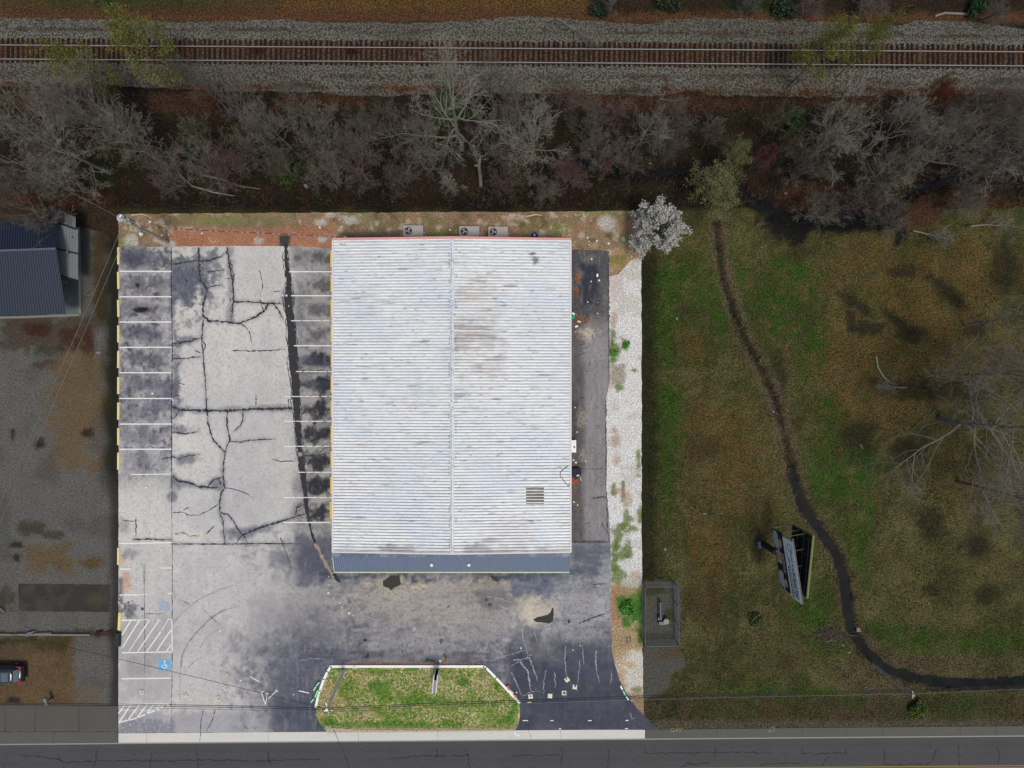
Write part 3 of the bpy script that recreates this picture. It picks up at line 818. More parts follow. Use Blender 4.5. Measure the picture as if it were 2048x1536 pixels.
    F.mix(ed * (1 - sstep(1160, 1176, F.x + (F.n1 - .5) * 16)) * .8, (84, 80, 82), (62, 60, 62)); F.mix(F.ell(1163, 835, 10, 16) * .6, (160, 150, 140)); F.mix(F.ell(1165, 910, 8, 10) * .5, (150, 140, 130))
    F.mix(ed * (1 - sstep(628, 650, F.y + (F.n1 - .5) * 26)) * .92, (78, 79, 86), (62, 64, 72))
    F.mix(F.box(1162, 527, 1198, 612, 4, 6) * .9, (50, 53, 65), (64, 66, 76)); F.mix(F.box(1165, 512, 1190, 522, 4, 6) * .6, (122, 114, 106)); F.mix(F.box(1200, 560, 1220, 640, 5, 8) * .5, (112, 107, 104)); F.mix(F.ell(1155, 545, 6, 22) * .5, (110, 96, 86))
    F.mix(F.ell(1174, 668, 20, 10, .6, .8) * .8, (196, 184, 164), (158, 148, 132)); F.mix(F.ell(1192, 640, 20, 12) * .4, (136, 130, 124)); F.mix(F.ell(1186, 700, 26, 30, .7, .5) * .3, (164, 160, 160))
    F.mix(F.box(1142, 800, 1156, 880, 4, 5) * .5, (52, 54, 62)); F.mix(F.box(1142, 960, 1160, 1010, 5, 6) * .6, (104, 86, 74)); F.mix(F.line([(1142, 1083), (1220, 1084)], 3, 2, 2) * .8, (62, 62, 68))
    for xx in (1174, 1183, 1197): F.mix(ed * F.line([(xx, 660), (xx + 2, 1080)], 1.5, 1.5, 3) * .35, (158, 153, 155))
    # southwest corner
    F.mix(F.ell(252, 1165, 10, 22, .5, .5) * .7, (196, 146, 124), (150, 110, 96)); F.mix(F.ell(244, 1122, 8, 14) * .4, (204, 158, 138)); F.mix(F.box(237, 1155, 246, 1225, 3, 4) * .8, (60, 62, 78))
    F.mix(F.ell(260, 1222, 14, 14, .5, .8) * .8, (96, 96, 108), (66, 66, 76)); F.mix(F.ell(258, 1106, 16, 10, .5, .8) * .6, (100, 98, 106)); F.mix(F.line([(243, 1205), (250, 1245)], 3, 2, 2) * .8, (196, 194, 196))
    F.mix(F.box(240, 1240, 345, 1400, 8, 20) * .4, (146, 143, 145)); F.mix(F.ell(290, 1330, 30, 20, .7, .8) * .4, (122, 120, 122)); F.mix(F.box(237, 1425, 500, 1470, 6, 12) * .55, (130, 131, 144)); F.mix(F.box(237, 1440, 345, 1466, 5, 10) * .6, (104, 107, 122))
    F.mix(F.ell(365, 1345, 22, 60, .7, .6) * .2, (190, 188, 192)); F.mix(F.ell(438, 1262, 40, 26, .6, .8) * .35, (140, 140, 148)); F.mix(F.box(510, 1405, 530, 1470, 5, 6) * .4, (150, 150, 158))
    F.mix(F.ell(285, 1217.5, 3.6, 3.6, .2, .1), (44, 44, 44), (44, 44, 44)); F.mix(F.line([(288, 1130), (289, 1165)], 1.5, 1.2, 1) * .6, (110, 98, 84)); F.mix(F.ell(248, 1052, 10, 16) * .5, (120, 112, 96), (80, 72, 60))
    F.mix(F.ell(404, 1072, 14, 6) * .5, (206, 192, 166)); F.mix(F.ell(1085, 1345, 50, 16) * .0, (0, 0, 0))
    for p_, w_, a_ in CR:
        if w_ > 1.7: F.mix(F.line(p_, 2.2 + w_, 2.5, 5) * .32, (112, 112, 120), (96, 96, 104))
    F.mix(F.noise(4.5, .66, .76, 110) * .3 * (1 - lo), (120, 119, 122))
    F.base[:, 2] *= .985; F.fleck[:, 2] *= .985
    F.vary(.06, 5, 16); F.vary(.07, 16, 18); F.vary(.05, 60, 17)
    st = fbm(F.x * .22, F.y, 5, 108); F.mix((1 - se) * lo * sstep(600, 700, F.x) * sstep(.52, .7, st) * .25, (172, 168, 164)); F.mix(lo * sstep(600, 700, F.x) * sstep(.45, .3, st) * .25, (62, 64, 76)); F.mix(se * F.noise(9, .6, .75, 112) * .25, (104, 106, 116))
    st = fbm(F.x, F.y * .2, 5, 109); F.mix(lo * (1 - se * .8) * sstep(.56, .72, st) * .16, (178, 175, 176)); F.mix((1 - lo) * sstep(.6, .74, st) * .12, (206, 202, 200))
    # wheel-track streaks
    s1 = fbm(F.x * 6, F.y, 30, 107) if False else fbm(F.x, F.y * 0.18, 9, 107)
    F.base *= (1 + (s1 - .5) * .14)[:, None]
    return F


SOUTH = [(1318, 1459), (1180, 1459), (1040, 1460), (900, 1461.5), (650, 1463), (400, 1465), (237, 1466)]
poly = [(237, 494), (345, 493), (500, 492), (610, 493), (700, 500), (700, 520), (1100, 520), (1100, 500), (1150, 499)] + EAST + SOUTH[1:]
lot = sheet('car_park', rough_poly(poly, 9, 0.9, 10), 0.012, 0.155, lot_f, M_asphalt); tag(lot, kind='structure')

# --- concrete apron, pavement, road
def EDGE(x): return 1488.5 - 17 * x / 2048        # white edge line of the road
con = lambda a, b_: (lambda x, y: Field(x, y, a, b_).vary(.07, 50, 20))
o = sheet('concrete_apron', [(237, 1466.5), (400, 1465.5), (650, 1463.5), (900, 1462), (1040, 1460.5), (1180, 1459.5), (1290, 1459.5), (1290, EDGE(1290) - 1), (1000, EDGE(1000) - 1), (600, EDGE(600) - 1), (237, EDGE(237) - 1)],
          0.010, 0.4, con((206, 203, 197), (196, 193, 188)), M_concrete); tag(o, kind='structure')
o = sheet('pavement', [(-240, 1410), (0, 1409.5), (236, 1411), (236, EDGE(236) - 1), (0, EDGE(0) - 1), (-240, EDGE(-240) - 1)], 0.010, 0.4,
          lambda x, y: (lambda F: F.mix(F.box(-300, 1405, 300, 1414, 2, 2) * .6, (68, 67, 64)).mix(sstep(1461, 1464, F.y) * .35, (104, 101, 95)).vary(.08, 40, 21))(Field(x, y, (86, 85, 80), (78, 77, 73))), M_concrete); tag(o, kind='structure')
o = sheet('road_shoulder', [(1291, 1459.5), (1600, 1456), (2048, 1452), (2300, 1450), (2300, EDGE(2300) - 1), (2048, EDGE(2048) - 1), (1291, EDGE(1291) - 1)], 0.010, 0.4, con((92, 91, 85), (84, 83, 78)), M_concrete); tag(o, kind='structure')


def road_f(x, y):
    F = Field(x, y, (78, 77, 78), (66, 65, 67))
    d = F.y - EDGE(F.x)
    F.mix((1 - sstep(2, 9, np.abs(d - 16))) * .35, (68, 67, 70)); F.mix((1 - sstep(3, 10, np.abs(d - 40))) * .3, (68, 67, 69))
    return F.vary(.07, 60, 22)


o = sheet('road', [(-240, EDGE(-240) - 1), (600, EDGE(600) - 1), (1319, EDGE(1319) - 1), (2300, EDGE(2300) - 1), (2300, EDGE(2300) + 125), (-240, EDGE(-240) + 125)], 0.006, 0.5, road_f, M_road); tag(o, kind='structure')
P_white = worn_paint('worn_white_paint', (236, 235, 230), (190, 188, 186), .60)
P_road = worn_paint('road_edge_paint', (138, 137, 130), (90, 89, 86), .66)
P_yellow = worn_paint('road_yellow_paint', (128, 112, 50), (80, 76, 62), .64)
P_yellow2 = worn_paint('wheel_stop_yellow', (236, 196, 84), (206, 190, 150), .60)
mb = MB()
xs = [-240 + 60 * i for i in range(43)]
mb.strip([P(x, EDGE(x) + .3) for x in xs], 0.13, 0.018)
mb.strip([P(x, EDGE(x) + 123.5) for x in xs], 0.13, 0.018)
mb.cur = 1
mb.strip([P(x, EDGE(x) + 59.5) for x in xs], 0.12, 0.018); mb.strip([P(x, EDGE(x) + 63.5) for x in xs], 0.12, 0.018)
mb.build('road_markings', [P_road, P_yellow])['kind'] = 'structure'
o = sheet('far_verge', [(-240, EDGE(-240) + 126), (2300, EDGE(2300) + 126), (2300, 1760), (-240, 1760)], 0.004, 1.0, lambda x, y: Field(x, y, (60, 62, 32), (40, 38, 20)).vary(.2, 60, 30), M_natural); tag(o, kind='structure')

# ---------------------------------------------------------------- paint on the car park
def pline(a, b, k=6):
    return [P(a[0] + (b[0] - a[0]) * i / k, a[1] + (b[1] - a[1]) * i / k) for i in range(k + 1)]


mb = MB()
Zp = 0.020
for y in STALL_W[:-1]: mb.strip(pline((239, y + rnd.uniform(-.6, .6)), (343, y)), 0.115, Zp)
mb.strip(pline((262, 949), (343, 948)), 0.09, Zp)
mb.strip(pline((238, 1087), (344, 1085)), 0.115, Zp)
mb.strip(pline((240, 1138), (262, 1138)), 0.11, Zp); mb.strip(pline((321, 1136), (345, 1136)), 0.09, Zp)
mb.strip(pline((239, 1190), (274, 1189.5)), 0.12, Zp); mb.strip(pline((274, 1189.5), (296, 1188.5)), 0.06, Zp); mb.strip(pline((336, 1187), (344, 1187)), 0.11, Zp)
mb.strip(pline((243, 1357.5), (343, 1356)), 0.115, Zp)
for y, x0, x1, brk in ((543.5, 578, 664, 0), (591.5, 582, 664, 0), (641.5, 582, 664, 1), (691.5, 588, 664, 0), (743, 592, 664, 1), (793, 570, 664, 1), (842.5, 568, 664, 1), (892.5, 568, 664, 2), (944.5, 597, 664, 1),
                       (995, 567, 664, 1), (1044.8, 567, 662, 0)):
    x = x0
    while x < x1:
        L = x1 - x if brk == 0 else rnd.uniform(9, 26)
        mb.strip(pline((x, y), (min(x + L, x1), y), 2), 0.085 if brk else .11, Zp)
        x += L + (rnd.uniform(1, 5) if brk else 1)
for a, b_, w in (((243, 1240.5), (272, 1240), .12), ((272, 1240), (300, 1239), .07), ((335, 1238), (344, 1238), .09), ((344, 1238), (344.6, 1304), .11), ((244, 1305.5), (344.5, 1303.5), .13), ((262, 1241), (244, 1270), .12),
                 ((279, 1240), (245, 1295), .12), ((300, 1239), (276, 1275), .12), ((276, 1275), (257, 1304), .08), ((319, 1239), (275, 1304), .11), ((337, 1239), (324, 1260), .07), ((322, 1263), (293, 1304), .12), ((344, 1257), (312, 1304), .12),
                 ((344, 1288), (332, 1303), .12), ((237, 1408), (342, 1408), .12), ((237, 1445), (270, 1437), .12), ((270, 1437), (300, 1425), .12), ((300, 1425), (325, 1414), .12), ((325, 1414), (342, 1408), .12),
                 ((250, 1409), (237, 1427), .11), ((262, 1409), (239, 1443), .12), ((279, 1409), (256, 1440), .12), ((295, 1409), (274, 1435), .12), ((307, 1409), (292, 1429), .11), ((320, 1409), (310, 1421), .1), ((334, 1409), (328, 1414), .08),
                 ((1045, 1441), (1056, 1441), .09), ((1101, 1441), (1107, 1441), .09), ((1176, 1441), (1183, 1441), .09), ((1251, 1441), (1257, 1440.5), .09), ((1118, 1457.5), (1122, 1457.5), .1), ((1250, 1457), (1256, 1457), .08),
                 ((500, 1353), (519, 1364), .08), ((523, 1385), (531, 1409), .08), ((521, 1386), (527, 1382.5), .1), ((534, 1388), (532, 1407), .06), ((531, 1387), (537, 1387.5), .09), ((554, 1381), (537, 1397), .08), ((551, 1379), (556, 1383), .09),
                 ((598, 1381.5), (618, 1386), .1)):
    mb.strip(pline(a, b_, 4), w, Zp)
mb.cur = 1
mb.strip(pline((317, 1329.7), (341.5, 1329.2), 6), 1.12, 0.0185)
mb.cur = 2
mb.strip(pline((318.5, 1212.5), (339, 1212), 6), 1.0, 0.0185)
mb.cur = 3
mb.strip(pline((1055, 1404.5), (1062.5, 1404.5), 2), .1, Zp); mb.strip(pline((1262, 1401.5), (1266, 1401), 2), .1, Zp)
mb.cur = 0   # wheelchair sign, head to the east as in the photo
cx, cy = 330, 1330
arc = [P(cx - 1 + 4.6 * math.cos(t), cy + 2 + 4.2 * math.sin(t)) for t in [math.radians(a) for a in range(-40, 221, 20)]]
mb.strip(arc, .07, 0.0225)
mb.strip(pline((cx - 1, cy - 5), (cx, cy + 1), 2), .09, 0.0225); mb.strip(pline((cx, cy + 1), (cx + 6, cy + 2), 2), .08, 0.0225); mb.strip(pline((cx - 3, cy - 2), (cx + 3, cy - 2), 2), .06, 0.0225)
mb.strip(pline((cx - 2, cy - 8), (cx + 1, cy - 8), 2), .14, 0.0225)
P_blue = worn_paint('worn_blue_paint', (92, 168, 218), (150, 190, 215), .55, 5)
P_blue2 = worn_paint('faded_blue_paint', (148, 164, 188), (176, 178, 182), .48, 4)
P_y = worn_paint('faded_yellow_paint', (214, 206, 150), (120, 120, 116), .58, 5)
mb.build('bay_markings', [P_white, P_blue, P_blue2, P_y])['kind'] = 'structure'

# --- cracks, patches, tyre arcs
m_crack = mat('open_crack', (56, 57, 64), .95, 0, .3, 6)
m_crackd = mat('deep_crack', (50, 50, 56), .95, 0, .35, 5, (76, 72, 66), .6)
m_crackl = mat('silted_crack', (150, 152, 160), .95, 0, .12, 4)
m_tan = mat('tan_silt_seam', (150, 138, 122), .95, 0, .2, 3)
m_tyre = mat('tyre_mark', (140, 140, 146), .95, 0, .1, 3)


def wobble(pts, amp, step=5, seed=0):
    out = []
    for (ax, ay), (bx, by) in zip(pts[:-1], pts[1:]):
        L = math.hypot(bx - ax, by - ay); k = max(1, int(L / step))
        for j in range(k): out.append((ax + (bx - ax) * j / k, ay + (by - ay) * j / k))
    out.append(pts[-1])
    r = random.Random(seed)
    return [(x + r.uniform(-amp, amp), y + r.uniform(-amp, amp)) for x, y in out]


def crack(mb, pts, w, z=0.016, amp=.8, seed=0, taper=True, step=5):
    q = wobble(pts, amp * (1.25 if amp > .35 else 1), step * (.8 if amp > .35 else 1), seed); n = len(q)
    r = random.Random(seed + 99)
    ws = [w * 1.2 / S * (0.35 + r.random() * 1.35) * (1 - (.75 * max(0, (i / (n - 1)) - .7) / .3 if taper else 0)) for i in range(n)]
    mb.strip([P(*p) for p in q], ws, z)


mb = MB()
for i, (p, w, a) in enumerate(CR): crack(mb, p, w, amp=a, seed=i, taper=len(p) < 6, step=4)
# crazing in the worn-out corner
r2 = random.Random(3)
for k in range(150):
    zone = r2.choice(((350, 528, 405, 600), (395, 505, 430, 600), (458, 520, 468, 640), (556, 490, 585, 620), (598, 705, 660, 735), (600, 755, 660, 785), (345, 640, 360, 860), (240, 500, 300, 530), (595, 800, 655, 1030), (1148, 660, 1210, 1060), (240, 1200, 262, 1235)))
    x, y = r2.uniform(zone[0], zone[2]), r2.uniform(zone[1], zone[3]); a = r2.uniform(0, 6.3); pts = [(x, y)]
    for j in range(r2.randint(1, 3)):
        a += r2.uniform(-.9, .9); L = r2.uniform(3, 8); x += L * math.cos(a); y += L * math.sin(a); pts.append((x, y))
    crack(mb, pts, r2.uniform(.7, 1.3), z=0.0165, amp=.5, seed=k, step=3)
# the drain trench that runs down the lot
TR = [(568, 478, 8), (572, 494, 7), (573, 524, 7), (575, 545, 9), (578, 560, 10), (577, 596, 17), (578, 620, 15), (580, 634, 15), (583, 659, 15), (585, 696, 17), (588, 734, 18), (591, 760, 16), (592, 793, 15), (594, 820, 14), (595, 843, 12), (598, 880, 10), (601, 908, 10), (603, 930, 12), (605, 943, 12),
      (609, 970, 10), (611, 990, 9), (613, 1018, 8), (616, 1032, 5), (619, 1050, 4.5), (624, 1068, 4.5), (629, 1082, 6), (632, 1090, 5)]
q = []; ws = []
for (ax, ay, aw), (bx, by, bw) in zip(TR[:-1], TR[1:]):
    k = max(1, int((by - ay) / 3))
    for j in range(k):
        t = j / k; q.append((ax + (bx - ax) * t + r2.uniform(-.8, .8), ay + (by - ay) * t)); ws.append((aw + (bw - aw) * t + r2.uniform(-1.6, 1.6)) / S)
mb.cur = 1
mb.strip([P(*p) for p in q], ws, 0.0175)
for side, off in ((-1, 4), (1, 3)):
    pts = [(p[0] + side * (w * S / 2 + off * abs(math.sin(i * .13)) * r2.uniform(.5, 1)), p[1]) for i, (p, w) in enumerate(zip(q, ws)) if i % 3 == 0 and 8 < i < 150]
    crack(mb, pts, 1.1, z=0.0168, amp=.7, seed=5 + side, taper=False)
crack(mb, [(668, 1148), (676, 1160), (680, 1166)], 5, z=.0185, amp=1, seed=4)
mb.cur = 3
crack(mb, [(630, 1086), (642, 1108), (654, 1132), (664, 1148), (678, 1168), (690, 1182)], 4.5, z=.0165, amp=.8, seed=8)
mb.cur = 2
WL = [([(1046, 1250), (1046, 1277), (1054, 1302), (1060, 1316)], 1.6), ([(1024, 1345), (1034, 1370), (1044, 1390)], 1.8), ([(1039, 1322), (1056, 1342), (1061, 1382)], 2.2), ([(1028, 1320), (1050, 1318), (1068, 1306)], 1.6), ([(1056, 1312), (1066, 1335), (1076, 1362)], 1.5), ([(1109, 1344), (1111, 1377)], 1.3),
      ([(1066, 1250), (1074, 1285)], 1.2), ([(1131, 1292), (1130, 1325), (1133, 1352)], 1.4), ([(1160, 1320), (1158, 1345), (1155, 1367)], 1.2), ([(1191, 1302), (1193, 1340), (1199, 1367)], 1.5), ([(1222, 1340), (1224, 1355), (1221, 1368)], 1.1), ([(1165, 1290), (1167, 1330)], 1), ([(1024, 1308), (1050, 1300)], 1.2),
      ([(1024, 1332), (1046, 1318)], 1), ([(1070, 1250), (1100, 1270), (1122, 1282)], 1.4), ([(625, 1190), (636, 1210), (647, 1230), (648, 1238)], 1.1), ([(690, 1182), (700, 1196), (715, 1215), (728, 1232), (745, 1238), (762, 1242), (780, 1240)], 1.8), ([(620, 1190), (700, 1188)], .7), ([(618, 1317), (655, 1318)], 1),
      ([(980, 1322), (1000, 1316), (1024, 1308)], 1.2), ([(990, 1300), (1015, 1318)], 1), ([(965, 1318), (985, 1322)], 1), ([(996, 1210), (1024, 1222), (1030, 1226)], 2.4), ([(975, 1193), (1000, 1196), (1024, 1206)], 1.4), ([(1088, 1188), (1160, 1188)], .8), ([(1128, 1250), (1146, 1260)], 1.5), ([(1058, 1188), (1072, 1196)], 2),
      ([(1087, 1362), (1088, 1388)], 1.2), ([(1092, 1340), (1086, 1365)], .8), ([(1045, 1392), (1060, 1384), (1080, 1382)], .8), ([(1150, 1374), (1155, 1383)], 1.0), ([(1260, 1425), (1262, 1438), (1272, 1434)], .9), ([(700, 1360), (706, 1380)], .0001), ([(685, 1270), (692, 1288)], .8), ([(600, 1320), (618, 1318)], 1.0)]
for i, (p, w) in enumerate(WL): crack(mb, p, w, z=0.017, amp=1.0, seed=200 + i, step=4)
mb.cur = 4
for p, w in (([(346, 1247), (358, 1232), (375, 1217), (400, 1197), (445, 1177), (470, 1170)], 1.3), ([(362, 1335), (364, 1312), (375, 1288), (390, 1268), (410, 1247), (430, 1230), (450, 1219), (480, 1212)], 2.4), ([(360, 1400), (360, 1360), (362, 1335)], 1.0), ([(376, 1335), (390, 1322), (405, 1312)], 1.0),
             ([(348, 1180), (352, 1200), (372, 1212)], .8), ([(400, 1295), (412, 1276), (430, 1262), (446, 1254)], 1.0), ([(455, 1400), (440, 1370), (420, 1350)], .7)):
    crack(mb, p, w, z=0.0155, amp=.3, seed=11, taper=True)
mb.build('asphalt_cracks', [m_crack, m_crackd, m_crackl, m_tan, m_tyre])['kind'] = 'structure'
# asphalt joints in apron, pavement and road
mb = MB()
for x0, y0, x1, y1 in ((293, 1466, 294, 1486), (536, 1465, 537, 1484), (716, 1463, 717, 1482), (875, 1462, 876, 1480), (1057, 1461, 1063, 1478), (1121, 1461, 1122, 1478), (401, 1466, 399, 1485), (1434, 1459, 1434, 1475), (1604, 1458, 1604, 1474), (1692, 1457, 1692, 1473), (1766, 1456, 1766, 1472),
                       (1920, 1454, 1920, 1471), (1992, 1453, 1992, 1470), (72, 1410, 69, 1464), (108, 1463, 107, 1487), (158, 1411, 158, 1463), (10, 1410, 11, 1463)):
    mb.cur = 0 if 237 < x0 < 1318 else 1; crack(mb, [(x0, y0), (x1, y1)], .8, z=.0155, amp=.2, taper=False)
mb.cur = 1; crack(mb, [(-200, 1463), (0, 1463.3), (236, 1463.5)], .9, z=.0155, amp=.15, taper=False)
RC = [[(8, 1536), (12, 1520), (16, 1508)], [(114, 1507), (122, 1520), (132, 1524), (150, 1523), (190, 1522), (240, 1521)], [(192, 1500), (193, 1515), (188, 1530), (190, 1560)], [(305, 1505), (302, 1520), (298, 1540)], [(240, 1521), (340, 1522), (420, 1520), (512, 1522), (600, 1519), (640, 1520)], [(392, 1500), (396, 1530), (395, 1580)],
      [(538, 1500), (537, 1518), (540, 1530)], [(780, 1518), (830, 1512), (884, 1512), (938, 1510)], [(934, 1500), (936, 1520), (942, 1540)], [(876, 1500), (875, 1512)], [(1024, 1512), (1045, 1510), (1080, 1512), (1120, 1508)], [(1124, 1495), (1124, 1515), (1120, 1540)], [(1216, 1495), (1217, 1520), (1212, 1550)],
      [(1289, 1492), (1291, 1507), (1400, 1505), (1480, 1504), (1540, 1506)], [(1432, 1498), (1432, 1515)], [(1605, 1496), (1607, 1507), (1640, 1508), (1690, 1506)], [(1693, 1496), (1692, 1510)], [(1770, 1495), (1769, 1515), (1766, 1528), (1800, 1529), (1860, 1528)], [(1872, 1500), (1868, 1512), (1862, 1525)],
      [(1857, 1485), (1861, 1496)], [(1917, 1490), (1918, 1530)], [(1994, 1494), (1998, 1512), (1995, 1535)], [(1640, 1540), (1658, 1510)], [(40, 1510), (90, 1515), (125, 1521)], [(1360, 1535), (1375, 1528), (1420, 1526)], [(1520, 1530), (1540, 1527), (1600, 1527)]]
mb.cur = 1
for i, p in enumerate(RC): crack(mb, p, 1.5, z=.0125, amp=1.4, seed=300 + i, taper=False, step=6)
mb.build('paving_joints', [mat('apron_joint', (120, 116, 110), .95), mat('road_crack', (50, 49, 48), .95)])['kind'] = 'structure'  # grey of the joints and cracks themselves
# dark patches of fresh asphalt over potholes
m_patch = mat('fresh_asphalt', (64, 62, 60), .9, 0, .22, 14, bump=.01)
for nm, poly in (('pothole_patch', [(766, 1162), (772, 1158), (780, 1152), (778, 1149), (784, 1151), (789, 1149), (790, 1152), (799, 1151), (800, 1160), (802, 1168), (795, 1173), (788, 1175), (784, 1180), (781, 1181), (778, 1176), (770, 1174), (766, 1170)]),
                 ('pothole_patch', [(1066, 1239), (1075, 1234), (1086, 1232), (1096, 1229), (1101, 1224), (1104, 1216), (1107, 1215), (1107.5, 1228), (1106, 1242), (1098, 1247), (1088, 1245), (1072, 1244)]),
                 ('pothole_patch', [(980, 1152), (986, 1150), (996, 1160), (997, 1164), (991, 1162), (986, 1158), (983, 1157)]),
                 ('pothole_patch', [(1135.5, 1242), (1137, 1239), (1140, 1240.5), (1141, 1243), (1139, 1246.5), (1136, 1246)]),
                 ('patch_rectangle', [(559, 472), (579, 472), (578, 486), (560, 486)])):
    o = sheet(nm, rough_poly(poly, 3, .5, 12), 0.0195, 0.2, lambda x, y: Field(x, y, (66, 64, 62), (50, 50, 50)).vary(.1, 12, 4), M_road)
    o['kind'] = 'structure'

# ---------------------------------------------------------------- grass island with its kerb
def island_f(x, y):
    F = Field(x, y, (118, 150, 58), (200, 182, 144))
    F.mix(F.noise(22, .45, .6, 120) * .75, (86, 128, 34), (126, 146, 66)); F.mix(F.noise(36, .52, .66, 121) * .8, (146, 150, 92), (206, 184, 150))
    for e in ((660, 1382, 16, 20), (655, 1405, 16, 14), (675, 1405, 20, 12), (645, 1430, 12, 6), (730, 1350, 30, 10)): F.mix(F.ell(*e) * .7, (176, 152, 114), (206, 176, 142))
    for e in ((684, 1336, 10, 4), (825, 1336, 12, 5), (925, 1362, 14, 10), (655, 1440, 14, 8), (800, 1450, 100, 8), (1020, 1438, 10, 16), (760, 1375, 24, 14), (1030, 1415, 6, 20), (830, 1400, 60, 8)): F.mix(F.ell(*e) * .8, (58, 116, 20), (84, 134, 38))
    F.mix(sstep(1448, 1456, F.y + (F.n2 - .5) * 6) * .8, (176, 158, 122), (150, 140, 96))
    return F.vary(.16, 14, 18)


isl = [(634, 1411), (640, 1386), (650, 1358), (664, 1335), (966, 1335), (990, 1356), (1036, 1402), (1040, 1412), (1040, 1432), (1036, 1449), (1030, 1459), (655, 1462), (641, 1447), (632, 1428)]
isl_r = rough_poly(isl, 6, .5, 13)
o = sheet('island_lawn', isl_r, 0.12, 0.2, island_f, M_grass, lambda x, y: 0.05 * fbm(x, y, 12, 5)); tag(o, kind='structure')
mb = MB(); mb.prism([P(*p)[:2] for p in isl], -.05, .115)
mb.build('island_base', mat('island_soil', (96, 82, 60), .95))['kind'] = 'structure'
o = sheet('island_edge', rough_poly([(655, 1463.5), (1032, 1460.5), (1030, 1457), (900, 1458), (720, 1458), (670, 1454), (650, 1449)], 8, 1, 14), 0.19, 0.25, lambda x, y: Field(x, y, (186, 176, 160), (150, 138, 116)).vary(.1, 10, 2), M_gravel); o['kind'] = 'structure'
o = sheet('leaf_drift', rough_poly([(662, 1329), (700, 1324), (780, 1324), (885, 1325), (890, 1328), (900, 1326), (960, 1325), (966, 1330), (664, 1331)], 6, 1.2, 15), 0.0165, 0.2, lambda x, y: Field(x, y, (156, 112, 92), (96, 72, 62)).vary(.2, 10, 2), M_gravel); o['kind'] = 'structure'
m_kerb = mat('white_kerb_paint', (244, 243, 240), .7, 0, .06, 6, (190, 178, 160), .66)
kl = [(632.5, 1412), (638.5, 1386), (648.5, 1357), (656, 1342), (662.5, 1331.5), (968, 1331.5), (972, 1334), (992, 1354), (1038, 1403)]
mb = MB()
for (ax, ay), (bx, by) in zip(kl[:-1], kl[1:]):
    a = P(ax, ay); b_ = P(bx, by); d = b_ - a
    mb.box(((a + b_) / 2).to_tuple()[:2] + (.10,), (d.length + .10, .26, .24), math.atan2(d.y, d.x))
kerb = mb.build('kerb', m_kerb); tag(kerb, kind='structure')
# painted survey marks on the apron: bent arrows and the yellow letters
mb = MB()
for pts in ([(1030, 1461), (1030.3, 1469.5), (1038, 1470)], ):
    mb.strip([P(*p) for p in pts], .075, .016)
    mb.strip([P(1027.5, 1463), P(1030, 1460.3), P(1033, 1463)], .06, .0165); mb.strip([P(1035.5, 1467.5), P(1038.5, 1470), P(1035.5, 1472.5)], .06, .0165)
mb.cur = 1
mb.strip([P(1548, 1453.5), P(1548, 1462), P(1537, 1462.5)], .075, .016)
mb.strip([P(1540, 1456.5), P(1543, 1454), P(1548, 1453.5)], .06, .0165); mb.strip([P(1540, 1459.5), P(1536.5, 1462.5), P(1541, 1465.5)], .06, .0165)
mb.build('survey_marks', [mat('white_spray', (240, 240, 238)), mat('dim_spray', (120, 120, 114))])['kind'] = 'structure'


def text_obj(name, body, size, m, loc, M, parent=None, ext=0.003):
    cu = bpy.data.curves.new(name, 'FONT'); cu.body = body; cu.size = size; cu.extrude = ext; cu.align_x = 'LEFT'
    t = bpy.data.objects.new(name, cu); COL.objects.link(t)
    bpy.context.view_layer.update()
    dg = bpy.context.evaluated_depsgraph_get()
    me = bpy.data.meshes.new_from_object(t.evaluated_get(dg))
    bpy.data.objects.remove(t)
    me.transform(M)
    me.materials.clear(); me.materials.append(m)
    o = bpy.data.objects.new(name, me); COL.objects.link(o); o.location = loc; o.parent = parent
    return o


o = text_obj('utility_lettering', "GAV'", 0.62, mat('yellow_spray', (132, 126, 56)), P(1341, 1463.5) + Vector((0, 0, .017)), Matrix.Identity(4)); o['kind'] = 'structure'

# ================================================================ MAIN BUILDING
def ribbed(x0, x1, y0, y1, zfun, pitch, rh, rw, nx, along='x'):
    """corrugated sheet: ribs run along x, repeat down y (pixels->world handled by caller). returns verts, faces"""
    ys = []
    y = y0
    while y < y1 - 1e-6:
        for off, hh in ((0, 0), (pitch * .5 - rw - .02, 0), (pitch * .5 - rw, 0.0005), (pitch * .5 - rw * .5, rh), (pitch * .5 + rw * .3, rh), (pitch * .5 + rw * .55, 0.0005), (pitch * .5 + rw * .55 + .035, 0.0005), (pitch * .5 + rw * .55 + .05, 0)):
            if y + off < y1: ys.append((y + off, hh))
        y += pitch
    ys.append((y1, 0))
    xs = [x0 + (x1 - x0) * i / nx for i in range(nx + 1)]
    vs = []; fs = []
    for yy, hh in ys:
        for xx in xs: vs.append((xx, yy, zfun(xx, yy) + hh))
    n = nx + 1
    for j in range(len(ys) - 1):
        for i in range(nx): fs.append((j * n + i, j * n + i + 1, (j + 1) * n + i + 1, (j + 1) * n + i))
    return vs, fs


